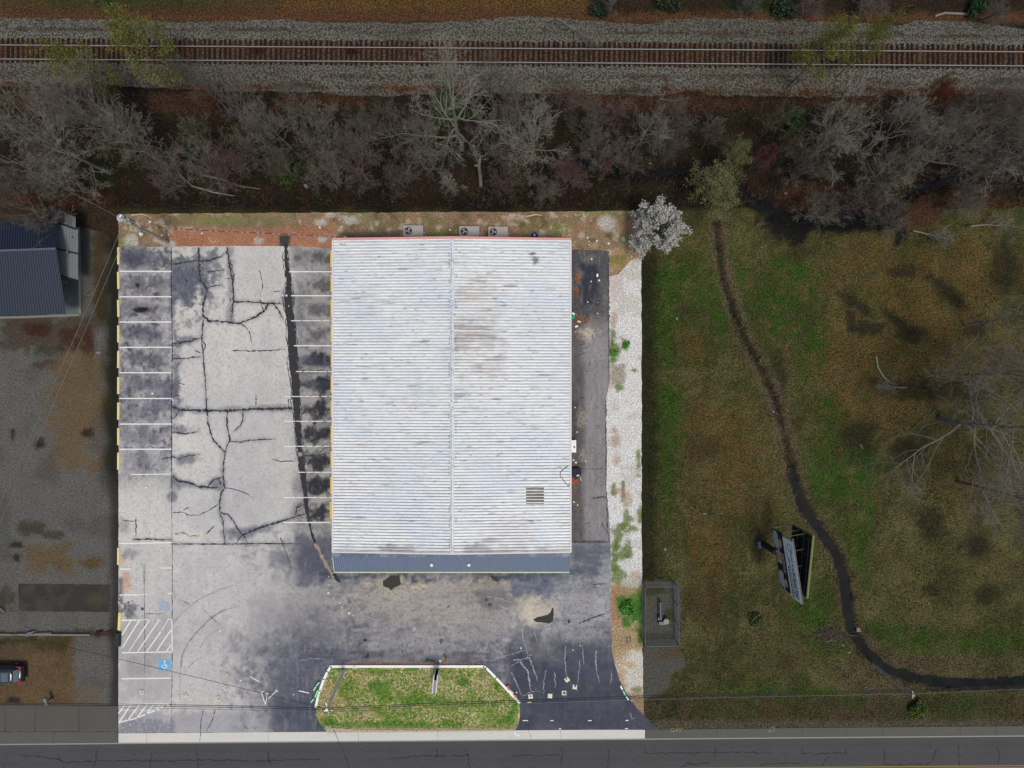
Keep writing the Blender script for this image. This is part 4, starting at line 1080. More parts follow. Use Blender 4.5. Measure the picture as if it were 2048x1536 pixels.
EV, RG = 4.3, 5.1
c0 = P(665, 477, EV); c1 = P(1142, 1104, EV)
X0, X1, Y1, Y0 = c0.x, c1.x, c0.y, c1.y            # roof outline in metres
XR = P(904, 790, RG).x
b = empty('commercial_building', ((X0 + X1) / 2, (Y0 + Y1) / 2, 0))
tag(b, 'long low commercial building with weathered white ribbed metal roof and blue front awning', 'building')
BO = Vector(b.location)
def zroof(x, y): return (EV + (RG - EV) * ((x - X0) / (XR - X0) if x < XR else (X1 - x) / (X1 - XR)))
m_roof = ground_mat('weathered_white_metal', scale=2.6, thr=0.66, soft=0.05, var=.15, bump=0.004, rough=.55, vscale=5, spec=.3, stretch=(.35, 2.0, 1))
m_trim = mat('roof_trim_white', (214, 208, 206), .6, 0, .05, 4)
m_pink = mat('faded_red_trim', (214, 152, 146), .7, 0, .1, 5)
m_red = mat('red_metal', (150, 66, 56), .7, 0, .1, 5)
m_wall = mat('cream_wall_panel', (168, 160, 150), .8, 0, .06, 2)
m_blue = mat('slate_blue_metal', (106, 120, 144), .5, 0, .05, 2, spec=.4)
m_blued = mat('slate_blue_flashing', (70, 86, 114), .5, 0, .1, 2, (112, 130, 158), .55)
m_glass = mat('dark_glass', (40, 46, 54), .1, 0, .0, 1, spec=.8)
m_dark = mat('black_rubber', (28, 28, 30), .8)


def roof_colours(o, yard=None):
    me = o.data; n = len(me.vertices)
    co = np.empty(n * 3, np.float32); me.vertices.foreach_get('co', co); co = co.reshape(-1, 3)
    wx = co[:, 0] + BO.x; wy = co[:, 1] + BO.y; k = H / (H - 4.7) * S
    px = 1024 + wx * k; py = 768 - wy * k
    F = Field(px, py, (236, 239, 241), (166, 166, 168))
    F.mix(F.noise(60, .4, .7, 130) * .35, (206, 220, 240)); F.mix(F.noise(30, .55, .7, 131) * .4, (240, 238, 236))
    ripple = fbm(px * .12, py, 4, 132)
    F.mix((ripple > .62) * .35, (206, 202, 200))
    F.mix(F.box(915, 565, 1000, 745, 20, 40) * (.12 + .45 * (fbm(px * .1, py, 5, 133) > .5)), (196, 184, 172), (120, 108, 98))
    F.mix(F.box(910, 640, 985, 700, 10, 18) * (fbm(px * .1, py, 4, 135) > .5) * .5, (160, 146, 132), (80, 76, 74)); F.mix(F.box(700, 580, 760, 640, 12, 16) * (ripple > .5) * .3, (190, 180, 172))
    F.mix(F.box(670, 1090, 1140, 1103, 3, 8) * (.25 + .6 * F.noise(60, .5, .6, 134)), (170, 168, 172), (112, 104, 106)); F.mix(F.box(1000, 1040, 1060, 1100, 8, 16) * .3, (206, 200, 196))
    F.mix(F.ell(975, 1080, 24, 6) * .6, (150, 146, 146)); F.mix(F.ell(920, 790, 22, 5) * .6, (150, 152, 158)); F.mix(F.ell(1070, 520, 5, 8) * .8, (90, 92, 90)); F.mix(F.ell(1064, 507, 5, 2.4) * .9, (110, 80, 66))
    r = random.Random(8)
    for k_ in range(300):
        F.mix(F.ell(r.uniform(672, 1136), r.uniform(484, 1095), r.choice((1.2, 2, 3, 7, 12)), r.uniform(.6, 1.5), .5, .8) * r.uniform(.15, .8), (84, 90, 100) if r.random() < .6 else (150, 132, 118))
    hh = co[:, 2] - np.array([zroof(a_, 0) for a_ in wx]) - 0.0; rib_shade = (hh > 0.0002) & (hh < 0.004)
    F.mix(rib_shade * (.7 + .3 * fbm(px * .3, py, 9, 136)), (74, 83, 98), (100, 104, 112))  # rib shading put into the colour as dark grimy lines at rib feet
    set_attr(me, 'base', F.base); set_attr(me, 'fleck', F.fleck)


PITCH = (Y1 - Y0) / 104.0
roof = MB()
for xa, xb in ((X0 + .08, XR - .0), (XR + .0, X1 - .08)):
    vs, fs = ribbed(xa, xb, Y0 + .05, Y1 - .18, lambda x, y: zroof(x, y), PITCH, .075, .05, 46)
    roof.add([Vector(v) - BO for v in vs], fs)
ro = roof.build('roof', m_roof, b); roof_colours(ro)
mb = MB()     # ridge cap: folded strip laid over the ribs
for s in (-1, 1):
    xe = XR + s * .17; za = RG + .075; ze = zroof(xe, 0) + .062
    mb.add([Vector(v) - BO for v in ((XR, Y0, za), (xe, Y0, ze), (xe, Y1 - .1, ze), (XR, Y1 - .1, za), (XR, Y0, za - .02), (xe, Y0, ze - .02), (xe, Y1 - .1, ze - .02), (XR, Y1 - .1, za - .02))],
           [(0, 1, 2, 3) if s > 0 else (3, 2, 1, 0), (1, 5, 6, 2) if s > 0 else (2, 6, 5, 1), (0, 4, 5, 1), (3, 2, 6, 7)])
mb.build('ridge_cap', mat('ridge_metal', (206, 212, 218), .5, 0, .06, 3, (150, 156, 164), .58), ro)
mb = MB()     # seams of dark sealant by the ridge and screw rows
for px_ in (898.5, 902.5, 912):
    a = P(px_, 479, RG); c_ = P(px_, 1102, RG)
    for k in range(60):
        if rnd.random() < (.95 if px_ == 902.5 else .4):
            y_ = c_.y + (a.y - c_.y) * k / 60
            mb.box(Vector((a.x + rnd.uniform(-.02, .02), y_, zroof(a.x, 0) + .085)) - BO, (.045, (a.y - c_.y) / 60 * rnd.uniform(.4, 1.0), .012))
for px_ in (699, 727, 756, 785, 815, 846, 877, 935, 965, 996, 1026, 1057, 1088, 1118):
    a = P(px_, 479, 4.7)
    for k in range(103):
        if rnd.random() < .7: mb.box(Vector((a.x, Y0 + .06 + PITCH * (k + .5), zroof(a.x, 0) + .062)) - BO, (.05, .05, .02))
mb.build('seam', mat('sealant', (96, 106, 122), .8), ro)
mb = MB()     # torn, smoke-stained patch of translucent panel
a = P(1052, 975, 4.5); c_ = P(1088, 1008, 4.5)
mb.add([Vector(v) - BO for v in ribbed(a.x, c_.x, c_.y, a.y, lambda x, y: zroof(x, y) + .012, PITCH, .058, .045, 4)[0]], ribbed(a.x, c_.x, c_.y, a.y, lambda x, y: zroof(x, y) + .012, PITCH, .058, .045, 4)[1])
m_sky = ground_mat('stained_roof_light', scale=1.6, thr=.5, soft=.12, var=.3, bump=.002, stretch=(.3, 2.2, 1), rough=.5)
so = mb.build('roof_light', m_sky, ro)
n = len(so.data.vertices); zz = np.array([v.co.z for v in so.data.vertices]); xx = np.array([v.co.x for v in so.data.vertices])
hi = (zz - np.array([zroof(x + BO.x, 0) + .012 for x in xx])) > .03
set_attr(so.data, 'base', np.where(hi[:, None], C(232, 226, 210), C(136, 136, 130))); set_attr(so.data, 'fleck', np.where(hi[:, None], C(200, 194, 180), C(92, 92, 88)))
mb = MB()     # long thin cable lying on the roof
pts = [(1137, 931), (1128, 938), (1121, 944), (1120, 951), (1125, 958), (1131, 966), (1136, 972), (1140, 968)]
mb.tube([P(x, y, zroof(P(x, y, 4.4).x, 0) + .09) - BO for x, y in pts], .03, 5)
mb.build('roof_cable', m_dark, ro)
mb = MB()     # rake and eave trim
def bar(p, q, w, h, mb=mb, up=0):
    p = Vector(p); q = Vector(q); d = q - p
    ang = math.atan2(d.y, d.x); pitch = math.atan2(d.z, math.hypot(d.x, d.y))
    M = Matrix.Rotation(ang, 3, 'Z') @ Matrix.Rotation(-pitch, 3, 'Y')
    mb.box((p + q) / 2 - BO, (d.length, w, h), M=M)
for xa, xb in ((X0, XR), (XR, X1)):
    bar((xa, Y1 - .08, zroof(xa, 0) + .03), (xb, Y1 - .08, zroof(xb, 0) + .03), .22, .20, mb)
rk = mb.build('rake_trim', m_pink, ro)
mb = MB()
for xa in (X0 + .03, X1 - .03): bar((xa, Y0, EV + .0), (xa, Y1 - .2, EV + .0), .17, .16, mb)
bar((X0, Y0 + .02, EV + .03), (XR, Y0 + .02, RG + .03), .16, .12, mb); bar((XR, Y0 + .02, RG + .03), (X1, Y0 + .02, EV + .03), .16, .12, mb)
mb.build('gutter', m_trim, ro)
# walls with gables
wx0, wx1, wy0, wy1 = X0 + .15, X1 - .15, Y0 + .2, Y1 - .2
mb = MB()
vs = [(wx0, wy0, 0), (wx1, wy0, 0), (wx1, wy1, 0), (wx0, wy1, 0), (wx0, wy0, EV - .1), (wx1, wy0, EV - .1), (wx1, wy1, EV - .1), (wx0, wy1, EV - .1), (XR, wy0, RG - .1), (XR, wy1, RG - .1)]
mb.add([Vector(v) - BO for v in vs], [(0, 1, 5, 8, 4), (1, 2, 6, 5), (2, 3, 7, 9, 6), (3, 0, 4, 7)])
mb.build('wall', m_wall, b)
# awning
AX0, AX1 = P(668.5, 1140, 3.0).x, P(1139, 1140, 3.0).x
ay1 = P(0, 1112, 3.75).y; ay0 = P(0, 1143.5, 3.0).y
aw = MB()
np_ = 107; pit = (AX1 - AX0) / np_
vs, fs = [], []
cols = []
x = AX0
for k in range(np_):
    for off, hh in ((0, 0), (pit * .5 - .028, 0), (pit * .5 - .018, .11), (pit * .5 + .018, .11), (pit * .5 + .028, 0)): cols.append((AX0 + k * pit + off, hh))
cols.append((AX1, 0))
for xx_, hh in cols:
    vs.append((xx_, ay0, 3.0 + hh)); vs.append((xx_, ay1, 3.75 + hh))
for i in range(len(cols) - 1): fs.append((2 * i, 2 * i + 2, 2 * i + 3, 2 * i + 1))
aw.add([Vector(v) - BO for v in vs], fs)
awo = aw.build('awning', m_blue, b)
mb = MB()
M = Matrix.Rotation(-.25, 3, 'X')
bar((P(663.5, 0, 3.9).x, P(0, 1109, 3.9).y, 3.95), (P(1140, 0, 3.9).x, P(0, 1109, 3.9).y, 3.95), .52, .06, mb)
bar((P(664, 0, 4.1).x, P(0, 1104.6, 4.1).y, 4.08), (P(1140, 0, 4.1).x, P(0, 1104.6, 4.1).y, 4.08), .14, .30, mb)
mb.build('flashing', m_blued, awo)
mb = MB()
bar((AX0, ay0 - .06, 2.97), (AX1, ay0 - .06, 2.97), .11, .12, mb); bar((AX0 + .03, ay0, 3.05), (AX0 + .03, ay1, 3.8), .06, .08, mb)
mb.build('edge_trim', mat('pale_green_trim', (206, 214, 176), .6, 0, .15, 6), awo)
for xx_ in (863.5, 938):
    p = P(xx_, 1129.5, 3.45)
    mb = MB(); mb.cyl(p - BO - Vector((0, 0, .15)), .13, .30, 12); mb.cyl(p - BO + Vector((0, 0, .15)), .17, .05, 12, .06)
    v_ = mb.build('vent_cap', mat('white_vent', (236, 234, 230), .5), awo)
for k in range(9):
    mb = MB(); xx_ = AX0 + .3 + (AX1 - AX0 - .6) * k / 8; mb.box(Vector((xx_, ay0 + .15, 1.5)) - BO, (.12, .12, 2.9)); mb.build('post', m_trim, awo)
# shopfront under the awning: panes, doors
for k in range(6):
    xx_ = wx0 + 2.6 + k * 3.9
    if k in (1, 4):
        mb = MB(); mb.box(Vector((xx_, wy0 - .03, 1.08)) - BO, (1.9, .08, 2.16)); d_ = mb.build('door', m_trim, b)
        mb = MB(); mb.box(Vector((xx_ - .46, wy0 - .06, 1.15)) - BO, (.78, .06, 1.8)); mb.box(Vector((xx_ + .46, wy0 - .06, 1.15)) - BO, (.78, .06, 1.8)); mb.build('pane', m_glass, d_)
    else:
        mb = MB(); mb.box(Vector((xx_, wy0 - .03, 1.5)) - BO, (2.6, .08, 1.7)); d_ = mb.build('window', m_trim, b)
        mb = MB(); mb.box(Vector((xx_, wy0 - .06, 1.5)) - BO, (2.44, .06, 1.54)); mb.build('pane', m_glass, d_)
# red hoods on the back wall beside the condensers
for xa, xb in ((813, 824), (826, 836), (929, 953), (992, 1016)):
    a = P(xa, 472, 2.6); c_ = P(xb, 476, 2.6)
    mb = MB(); mb.box(Vector(((a.x + c_.x) / 2, wy1 + .22, 2.5)) - BO, (c_.x - a.x, .46, .10), M=Matrix.Rotation(-.2, 3, 'X')); mb.build('hood', m_red, b)

# --- condensers behind the building
m_ac = mat('grey_sheet_metal', (166, 160, 158), .5, .1, .06, 3, (140, 132, 126), .6)
m_acd = mat('dark_grille', (50, 50, 54), .6)
m_acl = mat('bare_steel_fan', (170, 172, 176), .4, .3)


def condenser(x0, y0, x1, y1, label, seed):
    h = 1.15
    a = P(x0, y1, h); c_ = P(x1, y0, h); w, d = c_.x - a.x, c_.y - a.y
    t = empty('condenser', ((a.x + c_.x) / 2, (a.y + c_.y) / 2, 0)); tag(t, label, 'condenser', 'condensers behind the building')
    mb = MB(); mb.box((0, 0, h * .5), (w, d, h - .2)); mb.box((0, 0, h - .06), (w + .04, d + .04, .1)); mb.build('cabinet', m_ac, t)
    fx = -w / 2 + .52
    mb = MB(); mb.cyl((fx, 0, h - .02), .40, .03, 24); mb.build('fan_well', m_acd, t)
    mb = MB(); r = random.Random(seed); a0 = r.uniform(0, 6)
    for k in range(3):
        an = a0 + k * 2.094; mb.add([(fx, 0, h + .03), (fx + .34 * math.cos(an), .34 * math.sin(an), h + .035), (fx + .34 * math.cos(an + .7), .34 * math.sin(an + .7), h + .05)], [(0, 1, 2)])
    mb.cyl((fx, 0, h + .02), .07, .05, 10); mb.build('fan', m_acl, t)
    mb = MB()
    for rr in (.2, .3, .4):
        mb.tube([(fx + rr * math.cos(q * .393), rr * math.sin(q * .393), h + .07) for q in range(17)], .008, 4, False)
    mb.build('guard', m_acd, t)
    mb = MB(); mb.box((0, 0, .05), (w + .25, d + .25, .1)); mb.build('plinth', mat('plinth', (120, 114, 108)), t)
    mb = MB(); mb.tube([(w / 2, -.1, .8), (w / 2 + .16, -.1, .8), (w / 2 + .18, -.1, .3), (w / 2 + .1, -d / 2 - .3, .3)], .035, 6); mb.build('pipe', m_trim, t)
    return t


condenser(807, 451, 846, 472.5, 'grey condenser with dark round fan standing alone left of the roof ridge', 1)
condenser(919, 452.5, 958, 473.5, 'grey condenser just right of the roof ridge, its fan blades showing silver', 2)
condenser(977, 453.5, 1015, 474, 'grey condenser with pipes on its right side, nearest the small dark unit', 5)
p = P(1069, 473, .7)
t = empty('heat_pump', (p.x, p.y + .1, 0)); tag(t, 'small dark square condenser at the back wall near the roof corner', 'condenser')
mb = MB(); mb.box((0, 0, .36), (.95, .95, .62), taper=.96); mb.build('cabinet', mat('dark_green_grey_metal', (84, 94, 98), .5), t)
mb = MB(); mb.cyl((0, 0, .67), .36, .02, 20); mb.build('fan_well', m_dark, t)
mb = MB(); mb.cyl((0, .05, .70), .11, .05, 12); [mb.tube([(0, .05, .71), (.33 * math.cos(a), .05 + .33 * math.sin(a), .71)], .012, 4) for a in (0.5, 2.1, 3.6, 5.2)]; mb.build('motor', m_acl, t)
mb = MB(); mb.box((0, 0, .03), (1.1, 1.1, .06)); mb.build('plinth', m_ac, t)
mb = MB(); mb.cyl((.68, -.2, 0), .03, 1.4, 6); mb.build('pipe', m_trim, t)

# ================================================================ NEIGHBOUR BUILDING (left)
nb = empty('neighbour_building', P(60, 540)); tag(nb, 'dark blue ribbed metal building with lean-to roof and patio at the left edge', 'building')
NO = Vector(nb.location); NO.z = 0
m_nb = mat('dark_blue_metal', (42, 51, 66), .5, 0, .06, 1.5)
m_nbn = mat('navy_metal', (32, 40, 58), .5, 0, .08, 1.5)
m_lt = mat('galvanised_metal', (126, 130, 133), .5, 0, .06, 2)
m_nbt = mat('pale_trim', (118, 118, 112), .7)
HR, HE = 5.0, 3.4


def panel(mb, A, B, Cc, D, n, rh=.06):
    """ribbed quad: ribs run from edge AB to edge DC (A-D, B-C)"""
    A, B, Cc, D = map(Vector, (A, B, Cc, D))
    cols = []
    for k in range(n):
        for t, hh in ((0, 0), (.38, 0), (.44, rh), (.56, rh), (.62, 0)): cols.append(((k + t) / n, hh))
    cols.append((1, 0))
    vs = []
    for t, hh in cols:
        vs.append(A.lerp(B, t) + Vector((0, 0, hh)) - NO); vs.append(D.lerp(Cc, t) + Vector((0, 0, hh)) - NO)
    mb.add(vs, [(2 * i, 2 * i + 2, 2 * i + 3, 2 * i + 1) for i in range(len(cols) - 1)])


LX = -170
mb = MB(); panel(mb, P(LX, 636, HE), P(132.5, 628, HE), P(112, 496.5, HR), P(LX, 506, HR), 56); r1 = mb.build('roof', m_nb, nb)
mb = MB(); panel(mb, P(LX, 509, HR - .02), P(112, 496.5, HR - .02), P(116, 441, HE), P(LX, 446, HE), 56); mb.build('back_roof', m_nbn, nb)
mb = MB(); mb.tube([P(LX, 507.5, HR + .1) - NO, P(112, 497, HR + .1) - NO], .12, 6); mb.build('ridge', mat('ridge_blue', (84, 94, 110)), r1)
mb = MB(); panel(mb, P(96, 441, HE - .1), P(125, 445, HE - .1), P(125, 418, HE - .5), P(97, 420, HE - .5), 6); mb.build('porch_roof', m_nbn, nb)
mb = MB(); panel(mb, P(96, 545, 3.1), P(156, 560, 2.6), P(156, 459, 2.6), P(96, 440, 3.1), 20, .09)
panel(mb, P(112, 441, 2.95), P(151, 457, 2.4), P(151, 433, 2.35), P(116, 420, 2.9), 12, .09); lr = mb.build('lean_to_roof', m_lt, nb)
mb = MB()
for a, c_ in (((117, 550.5, 3.0), (156, 561, 2.65)), ((117, 446.5, 3.05), (153, 459, 2.65)), ((126, 423, 2.85), (152, 433, 2.45)), ((126, 424, 2.85), (125, 446, 2.95)), ((112, 497.5, 3.08), (158, 508, 2.75))):
    mb.tube([P(*a) - NO, P(*c_) - NO], .07, 5)
mb.build('flashing', mat('black_flashing', (26, 28, 34)), lr)
mb = MB()
for q in ((116, 496), (138, 505)): mb.cyl(P(q[0], q[1], 2.8) - NO, .14, .35, 10)
mb.cyl(P(146, 475, 2.7) - NO, .09, .18, 8); mb.build('vent_pipe', mat('vent_grey', (96, 100, 104)), lr)
mb = MB(); mb.prism([(P(x, y) - NO)[:2] for x, y in ((100, 445), (158, 455), (162, 630), (100, 632))], -.02, .14)
pt = mb.build('patio', mat('stained_patio_concrete', (124, 132, 134), .85, 0, .12, .6, (84, 92, 94), .53), nb)
mb = MB()
for a, c_ in (((158, 455), (162, 630)), ((60, 634), (162, 630)), ((-170, 640), (60, 634))):
    d = P(*c_) - P(*a); mb.box(((P(*a) + P(*c_)) / 2 - NO).to_tuple()[:2] + (.09,), (d.length, .24, .22), math.atan2(d.y, d.x))
mb.build('slab_edge', mat('pale_slab_edge', (124, 124, 116), .8), nb)
mb = MB(); k = H / (H - 3.2)
q0 = P(88, 620, 3.2); q1 = P(88, 452, 3.2)
mb.box(Vector(((P(LX, 0).x + q0.x) / 2, (q0.y + q1.y) / 2, 1.6)) - NO, (q0.x - P(LX, 0).x, q1.y - q0.y, 3.2)); mb.build('wall', mat('beige_siding', (104, 98, 88)), nb)
for xx_ in (-60, 20, 90):
    p = P(xx_, 622, 1.5); mb = MB(); mb.box(Vector((p.x, q0.y - .03, 1.6)) - NO, (1.3, .08, 1.2)); w_ = mb.build('window', m_nbt, nb)
    mb = MB(); mb.box(Vector((p.x, q0.y - .06, 1.6)) - NO, (1.14, .06, 1.04)); mb.build('pane', m_glass, w_)
# white slatted bench with bolts on the patio
t = empty('patio_bench', P(133, 565.5)); t.location.z = .14; tag(t, 'pale rounded bench standing on the patio below the lean-to roof', 'bench')
mb = MB(); mb.prism([(math.copysign(abs(math.cos(a)) ** .5, math.cos(a)) * .55, math.copysign(abs(math.sin(a)) ** .5, math.sin(a)) * .2) for a in [i * .393 for i in range(16)]], .42, .5); mb.build('seat', mat('pale_plastic', (124, 124, 120)), t)
for sx in (-.4, .4):
    mb = MB(); mb.tube([(sx, -.24, 0), (sx, -.1, .42)], .03, 6); mb.tube([(sx, .24, 0), (sx, .1, .42)], .03, 6); mb.build('leg', mat('bench_leg', (90, 90, 88)), t)

# ================================================================ WHEEL STOPS
def make_stop(m):
    t = MB(); L, w, h = 1.83, .27, .14
    prof = [(-w / 2, 0), (w / 2, 0), (w / 2 * .92, h * .45), (w / 2 * .62, h), (-w / 2 * .62, h), (-w / 2 * .92, h * .45)]
    vs = []
    for y in (-L / 2, L / 2):
        s = 1.0
        for x, z in prof: vs.append((x, y, z))
    n = 6
    fs = [tuple(range(n)), tuple(reversed(range(n, 2 * n)))] + [(i, i + n, (i + 1) % n + n, (i + 1) % n) for i in range(n)]
    t.add(vs, fs)
    o = t.build('wheel_stop', m)
    for y in (-.6, .6):
        q = MB(); q.cyl((0, y, h), .028, .012, 8); q.build('anchor_pin', m_pin, o)
    return o


m_pin = mat('rusty_pin', (110, 84, 70), .8)
M_stop = worn_paint('wheel_stop_paint', (240, 196, 70), (214, 190, 140), .58, 4)
M_stop2 = worn_paint('faded_wheel_stop_paint', (238, 214, 120), (226, 214, 186), .50, 3)
east = make_stop(M_stop)
ys = (517.5, 567, 616, 666.5, 717, 768, 818, 868, 919, 969.5, 1020)
ords = ('first', 'second', 'third', 'fourth', 'fifth', 'middle one, sixth', 'seventh', 'eighth', 'ninth', 'tenth', 'last')
for i, y in enumerate(ys):
    o = east if i == 0 else copy_tree(east)
    x = (663, 663.5, 663.5, 663.7, 664, 663.8, 663.8, 663.7, 663.4, 663, 662.3)[i]
    o.location = P(x, y); o.location.z = .013; o.rotation_euler = (0, 0, rnd.uniform(-.015, .015))
    tag(o, 'yellow wheel stop beside the white roofed building, %s from the back' % ords[i], 'wheel stop', 'yellow wheel stops along the building')
west = make_stop(M_stop2)
wy = (512, 561, 617, 668, 719, 771, 822, 873, 922, 1112)
for i, y in enumerate(wy):
    o = west if i == 0 else copy_tree(west)
    o.location = P(237.5, y); o.location.z = .013; o.rotation_euler = (0, 0, rnd.uniform(-.02, .02))
    tag(o, 'faded yellow wheel stop on the car park\'s left edge, %s' % (ords[i] + ' from the back' if i < 9 else 'alone below the worn bay lines').replace('middle one, ', ''), 'wheel stop', 'wheel stops on the left edge')
o = copy_tree(west); o.location = P(239.5, 1242); o.location.z = .013; o.rotation_euler = (0, 0, math.radians(-3)); o.scale = (1.25, 1.05, 1)
tag(o, 'half bleached wheel stop beside the hatched bay, yellow only at one end', 'wheel stop', 'wheel stops on the left edge')

# ================================================================ UTILITY POLES AND WIRES
m_pole = mat('bleached_pole_wood', (238, 230, 210), .9, 0, .12, 3, (206, 194, 164), .58)
m_poled = mat('old_pole_wood', (176, 168, 148), .9, 0, .15, 3, (126, 116, 98), .55)
m_steel = mat('galvanised_fitting', (190, 196, 200), .4, .3, .05)
m_wire = mat('black_wire', (26, 26, 30), .7, 0, 0)
m_wire2 = mat('aluminium_wire', (150, 152, 154), .5, .2, 0)
m_wire3 = mat('grey_wire', (104, 102, 98), .6, 0, 0)


def up_at(x, y, h): return P(x, y, h)


pole1 = empty('utility_pole', P(688, 1341)); tag(pole1, 'weathered wooden utility pole leaning slightly over the grass island', 'utility pole')
pb = P(688, 1341, .1); ptp = P(653, 1420, 8.6)
mb = MB(); mb.tube([pb - pole1.location, (pb * .5 + ptp * .5) - pole1.location, ptp - pole1.location], [.19, .165, .13], 12); mb.build('pole', m_pole, pole1)
mb = MB(); mb.box(ptp - pole1.location + Vector((0, 0, -.35)), (.12, 1.2, .12), .25); mb.build('cross_arm', m_pole, pole1)
for k, (dx, dy) in enumerate(((0, .5), (.12, -.5), (0, 0))):
    mb = MB(); q = ptp - pole1.location + Vector((dx, dy, -.28)); mb.cyl(q, .05, .18, 8); mb.cyl(q + Vector((0, 0, .08)), .075, .05, 8); mb.build('insulator', m_steel, pole1)
mb = MB(); mb.box(ptp - pole1.location + Vector((-.2, -.3, -.6)), (.35, .25, .3)); mb.box(ptp - pole1.location + Vector((.4, -.2, -.5)), (.25, .2, .2)); mb.build('splice_box', m_steel, pole1)

pole2 = empty('utility_pole', P(334, 484)); tag(pole2, 'leaning wooden utility pole carrying transformers and a street lamp at the lot\'s back corner', 'utility pole')
pb2 = P(336, 485, 0); pt2 = P(250, 441, 9.2)
L2 = lambda q: Vector(q) - pole2.location
mb = MB(); mb.tube([L2(pb2), L2(pb2 * .5 + pt2 * .5), L2(pt2)], [.2, .17, .13], 12); mb.build('pole', m_poled, pole2)
for x, y, r_, h_ in ((253, 441, .34, 7.2), (264, 445, .30, 6.6)):
    q = L2(P(x, y, h_)); mb = MB(); mb.cyl(q, r_, 1.0, 18); mb.cyl(q + Vector((0, 0, 1.0)), r_ * 1.05, .06, 18); tr = mb.build('transformer', m_steel, pole2)
    mb = MB()
    for a in (0, 2.1, 4.2): mb.cyl(q + Vector((.15 * math.cos(a), .15 * math.sin(a), 1.05)), .04, .2, 8)
    mb.build('bushing', mat('porcelain', (220, 220, 214), .3), tr)
mb = MB(); mb.tube([L2(P(276, 455, 6.2)), L2(P(279, 462, 6.4)), L2(P(282, 467, 6.2))], .04, 6); st = mb.build('lamp_arm', m_steel, pole2)
mb = MB(); q = L2(P(282.5, 468, 6.0)); mb.cyl(q, .2, .22, 12, .12); mb.cyl(q - Vector((0, 0, .12)), .13, .12, 12, .2); mb.build('lamp_head', mat('lamp_white', (232, 234, 234), .4), pole2)
mb = MB(); a = L2(P(238, 436, 8.9)); c_ = L2(P(262, 447, 8.9)); mb.tube([a, c_], .07, 6); mb.tube([L2(P(243, 430, 8.7)), L2(P(239, 434, 8.7))], .05, 5); mb.build('cross_arm', m_steel, pole2)
mb = MB(); q = L2(P(316, 476, 1.4)); mb.box(q, (.26, .18, .35)); mb.build('meter_box', m_steel, pole2)

pole3 = empty('utility_pole', P(1744, 1327)); tag(pole3, 'grey wooden utility pole standing by the creek bend', 'utility pole')
L3 = lambda q: Vector(q) - pole3.location
m_pg = mat('grey_pole_wood', (170, 164, 146), .9, 0, .15, 3, (130, 120, 104), .55)
mb = MB(); mb.tube([L3(P(1744, 1327, -.3)), L3(P(1827, 1391.5, 8.3))], [.19, .13], 12); mb.build('pole', m_pg, pole3)
mb = MB(); mb.box(L3(P(1825, 1389, 8.1)), (.12, .7, .1)); mb.build('cross_arm', m_pg, pole3)


def wire(label, a, c, sag, m, r=.022, name='overhead_wire', n=28, bits=None):
    a = Vector(a); c = Vector(c); mb = MB(); pts = []
    for i in range(n + 1):
        t = i / n; q = a.lerp(c, t); q.z -= sag * 4 * t * (1 - t); pts.append(q)
    mb.tube(pts, r, 5)
    o = mb.build(name, m); tag(o, label, 'wire', 'overhead wires')
    if bits:
        for k in range(bits):
            q = MB(); i = int((k + .5) / bits * n); d = (pts[min(i + 1, n)] - pts[i]); q.tube([pts[i], pts[i] + d * .55], r * 1.9, 5); q.build('cable_tie', m_wire2, o)
    return o


WZ = 8.4
for nm, off, col, r_, tail in (('upper black wire', 0, m_wire, .03, 0), ('lower black wire', 3.5, m_wire, .028, 3), ('pale wire', 8.0, m_wire3, .022, 5)):
    wire('%s running along the road from the left frame edge to the island pole' % nm, P(-260, 1406 + off * .8, WZ), P(653, 1416 + off, WZ), .35, col, r_)
    wire('%s crossing above the island and the car park exit to the creek pole' % nm, P(653, 1416 + off, WZ), P(1826, 1380 + off, WZ - .3), .5, col, r_, n=50)
    wire('%s leaving the creek pole towards the right frame edge' % nm, P(1826, 1380 + off, WZ - .3), P(2400, 1366 + off * .6, WZ - .1), .3, col, r_)
wire('thin black wire slanting over the blue parking symbol to the island pole', P(653, 1418, 8.2), P(-240, 1210, 5.5), .3, m_wire, .022)
wire('thin black wire crossing the road from the island pole', P(652, 1424, 8.2), P(742, 1640, 7.5), .15, m_wire, .022)
wire('bundled cable with silver ties running above the leaf litter to the roof corner', P(276, 453, 7.2), P(697, 474, 4.6), .25, m_wire, .032, 'service_cable', 40, 26)
wire('pale wire descending from the back pole across the neighbour\'s gravel, outer one', P(248, 443, 8.6), P(-120, 1260, 6.5), .5, m_wire3, .020)
wire('pale wire descending from the back pole across the neighbour\'s gravel, inner one', P(259, 450, 8.4), P(-112, 1285, 6.3), .5, m_wire3, .020)
wire('thin wire leaving the back pole towards the railway trees', P(247, 440, 8.9), P(-150, 230, 9.5), .4, m_wire3, .018)
# yellow steel bollard
t = empty('bollard', P(893, 1315)); tag(t, 'yellow steel bollard leaning over the island kerb', 'bollard')
mb = MB(); mb.tube([(0, 0, 0), (-.03, -.12, .6), P(889.5, 1324, 1.25) - P(893, 1315)], .12, 12)
mb.build('post', mat('bollard_yellow', (240, 190, 60), .5, 0, .08, 5), t)
mb = MB(); q = P(889.5, 1324, 1.25) - P(893, 1315); mb.tube([q, q + Vector((-.02, -.05, .06))], [.12, .04], 12); mb.build('cap', mat('bollard_cap', (70, 62, 44), .6), t)

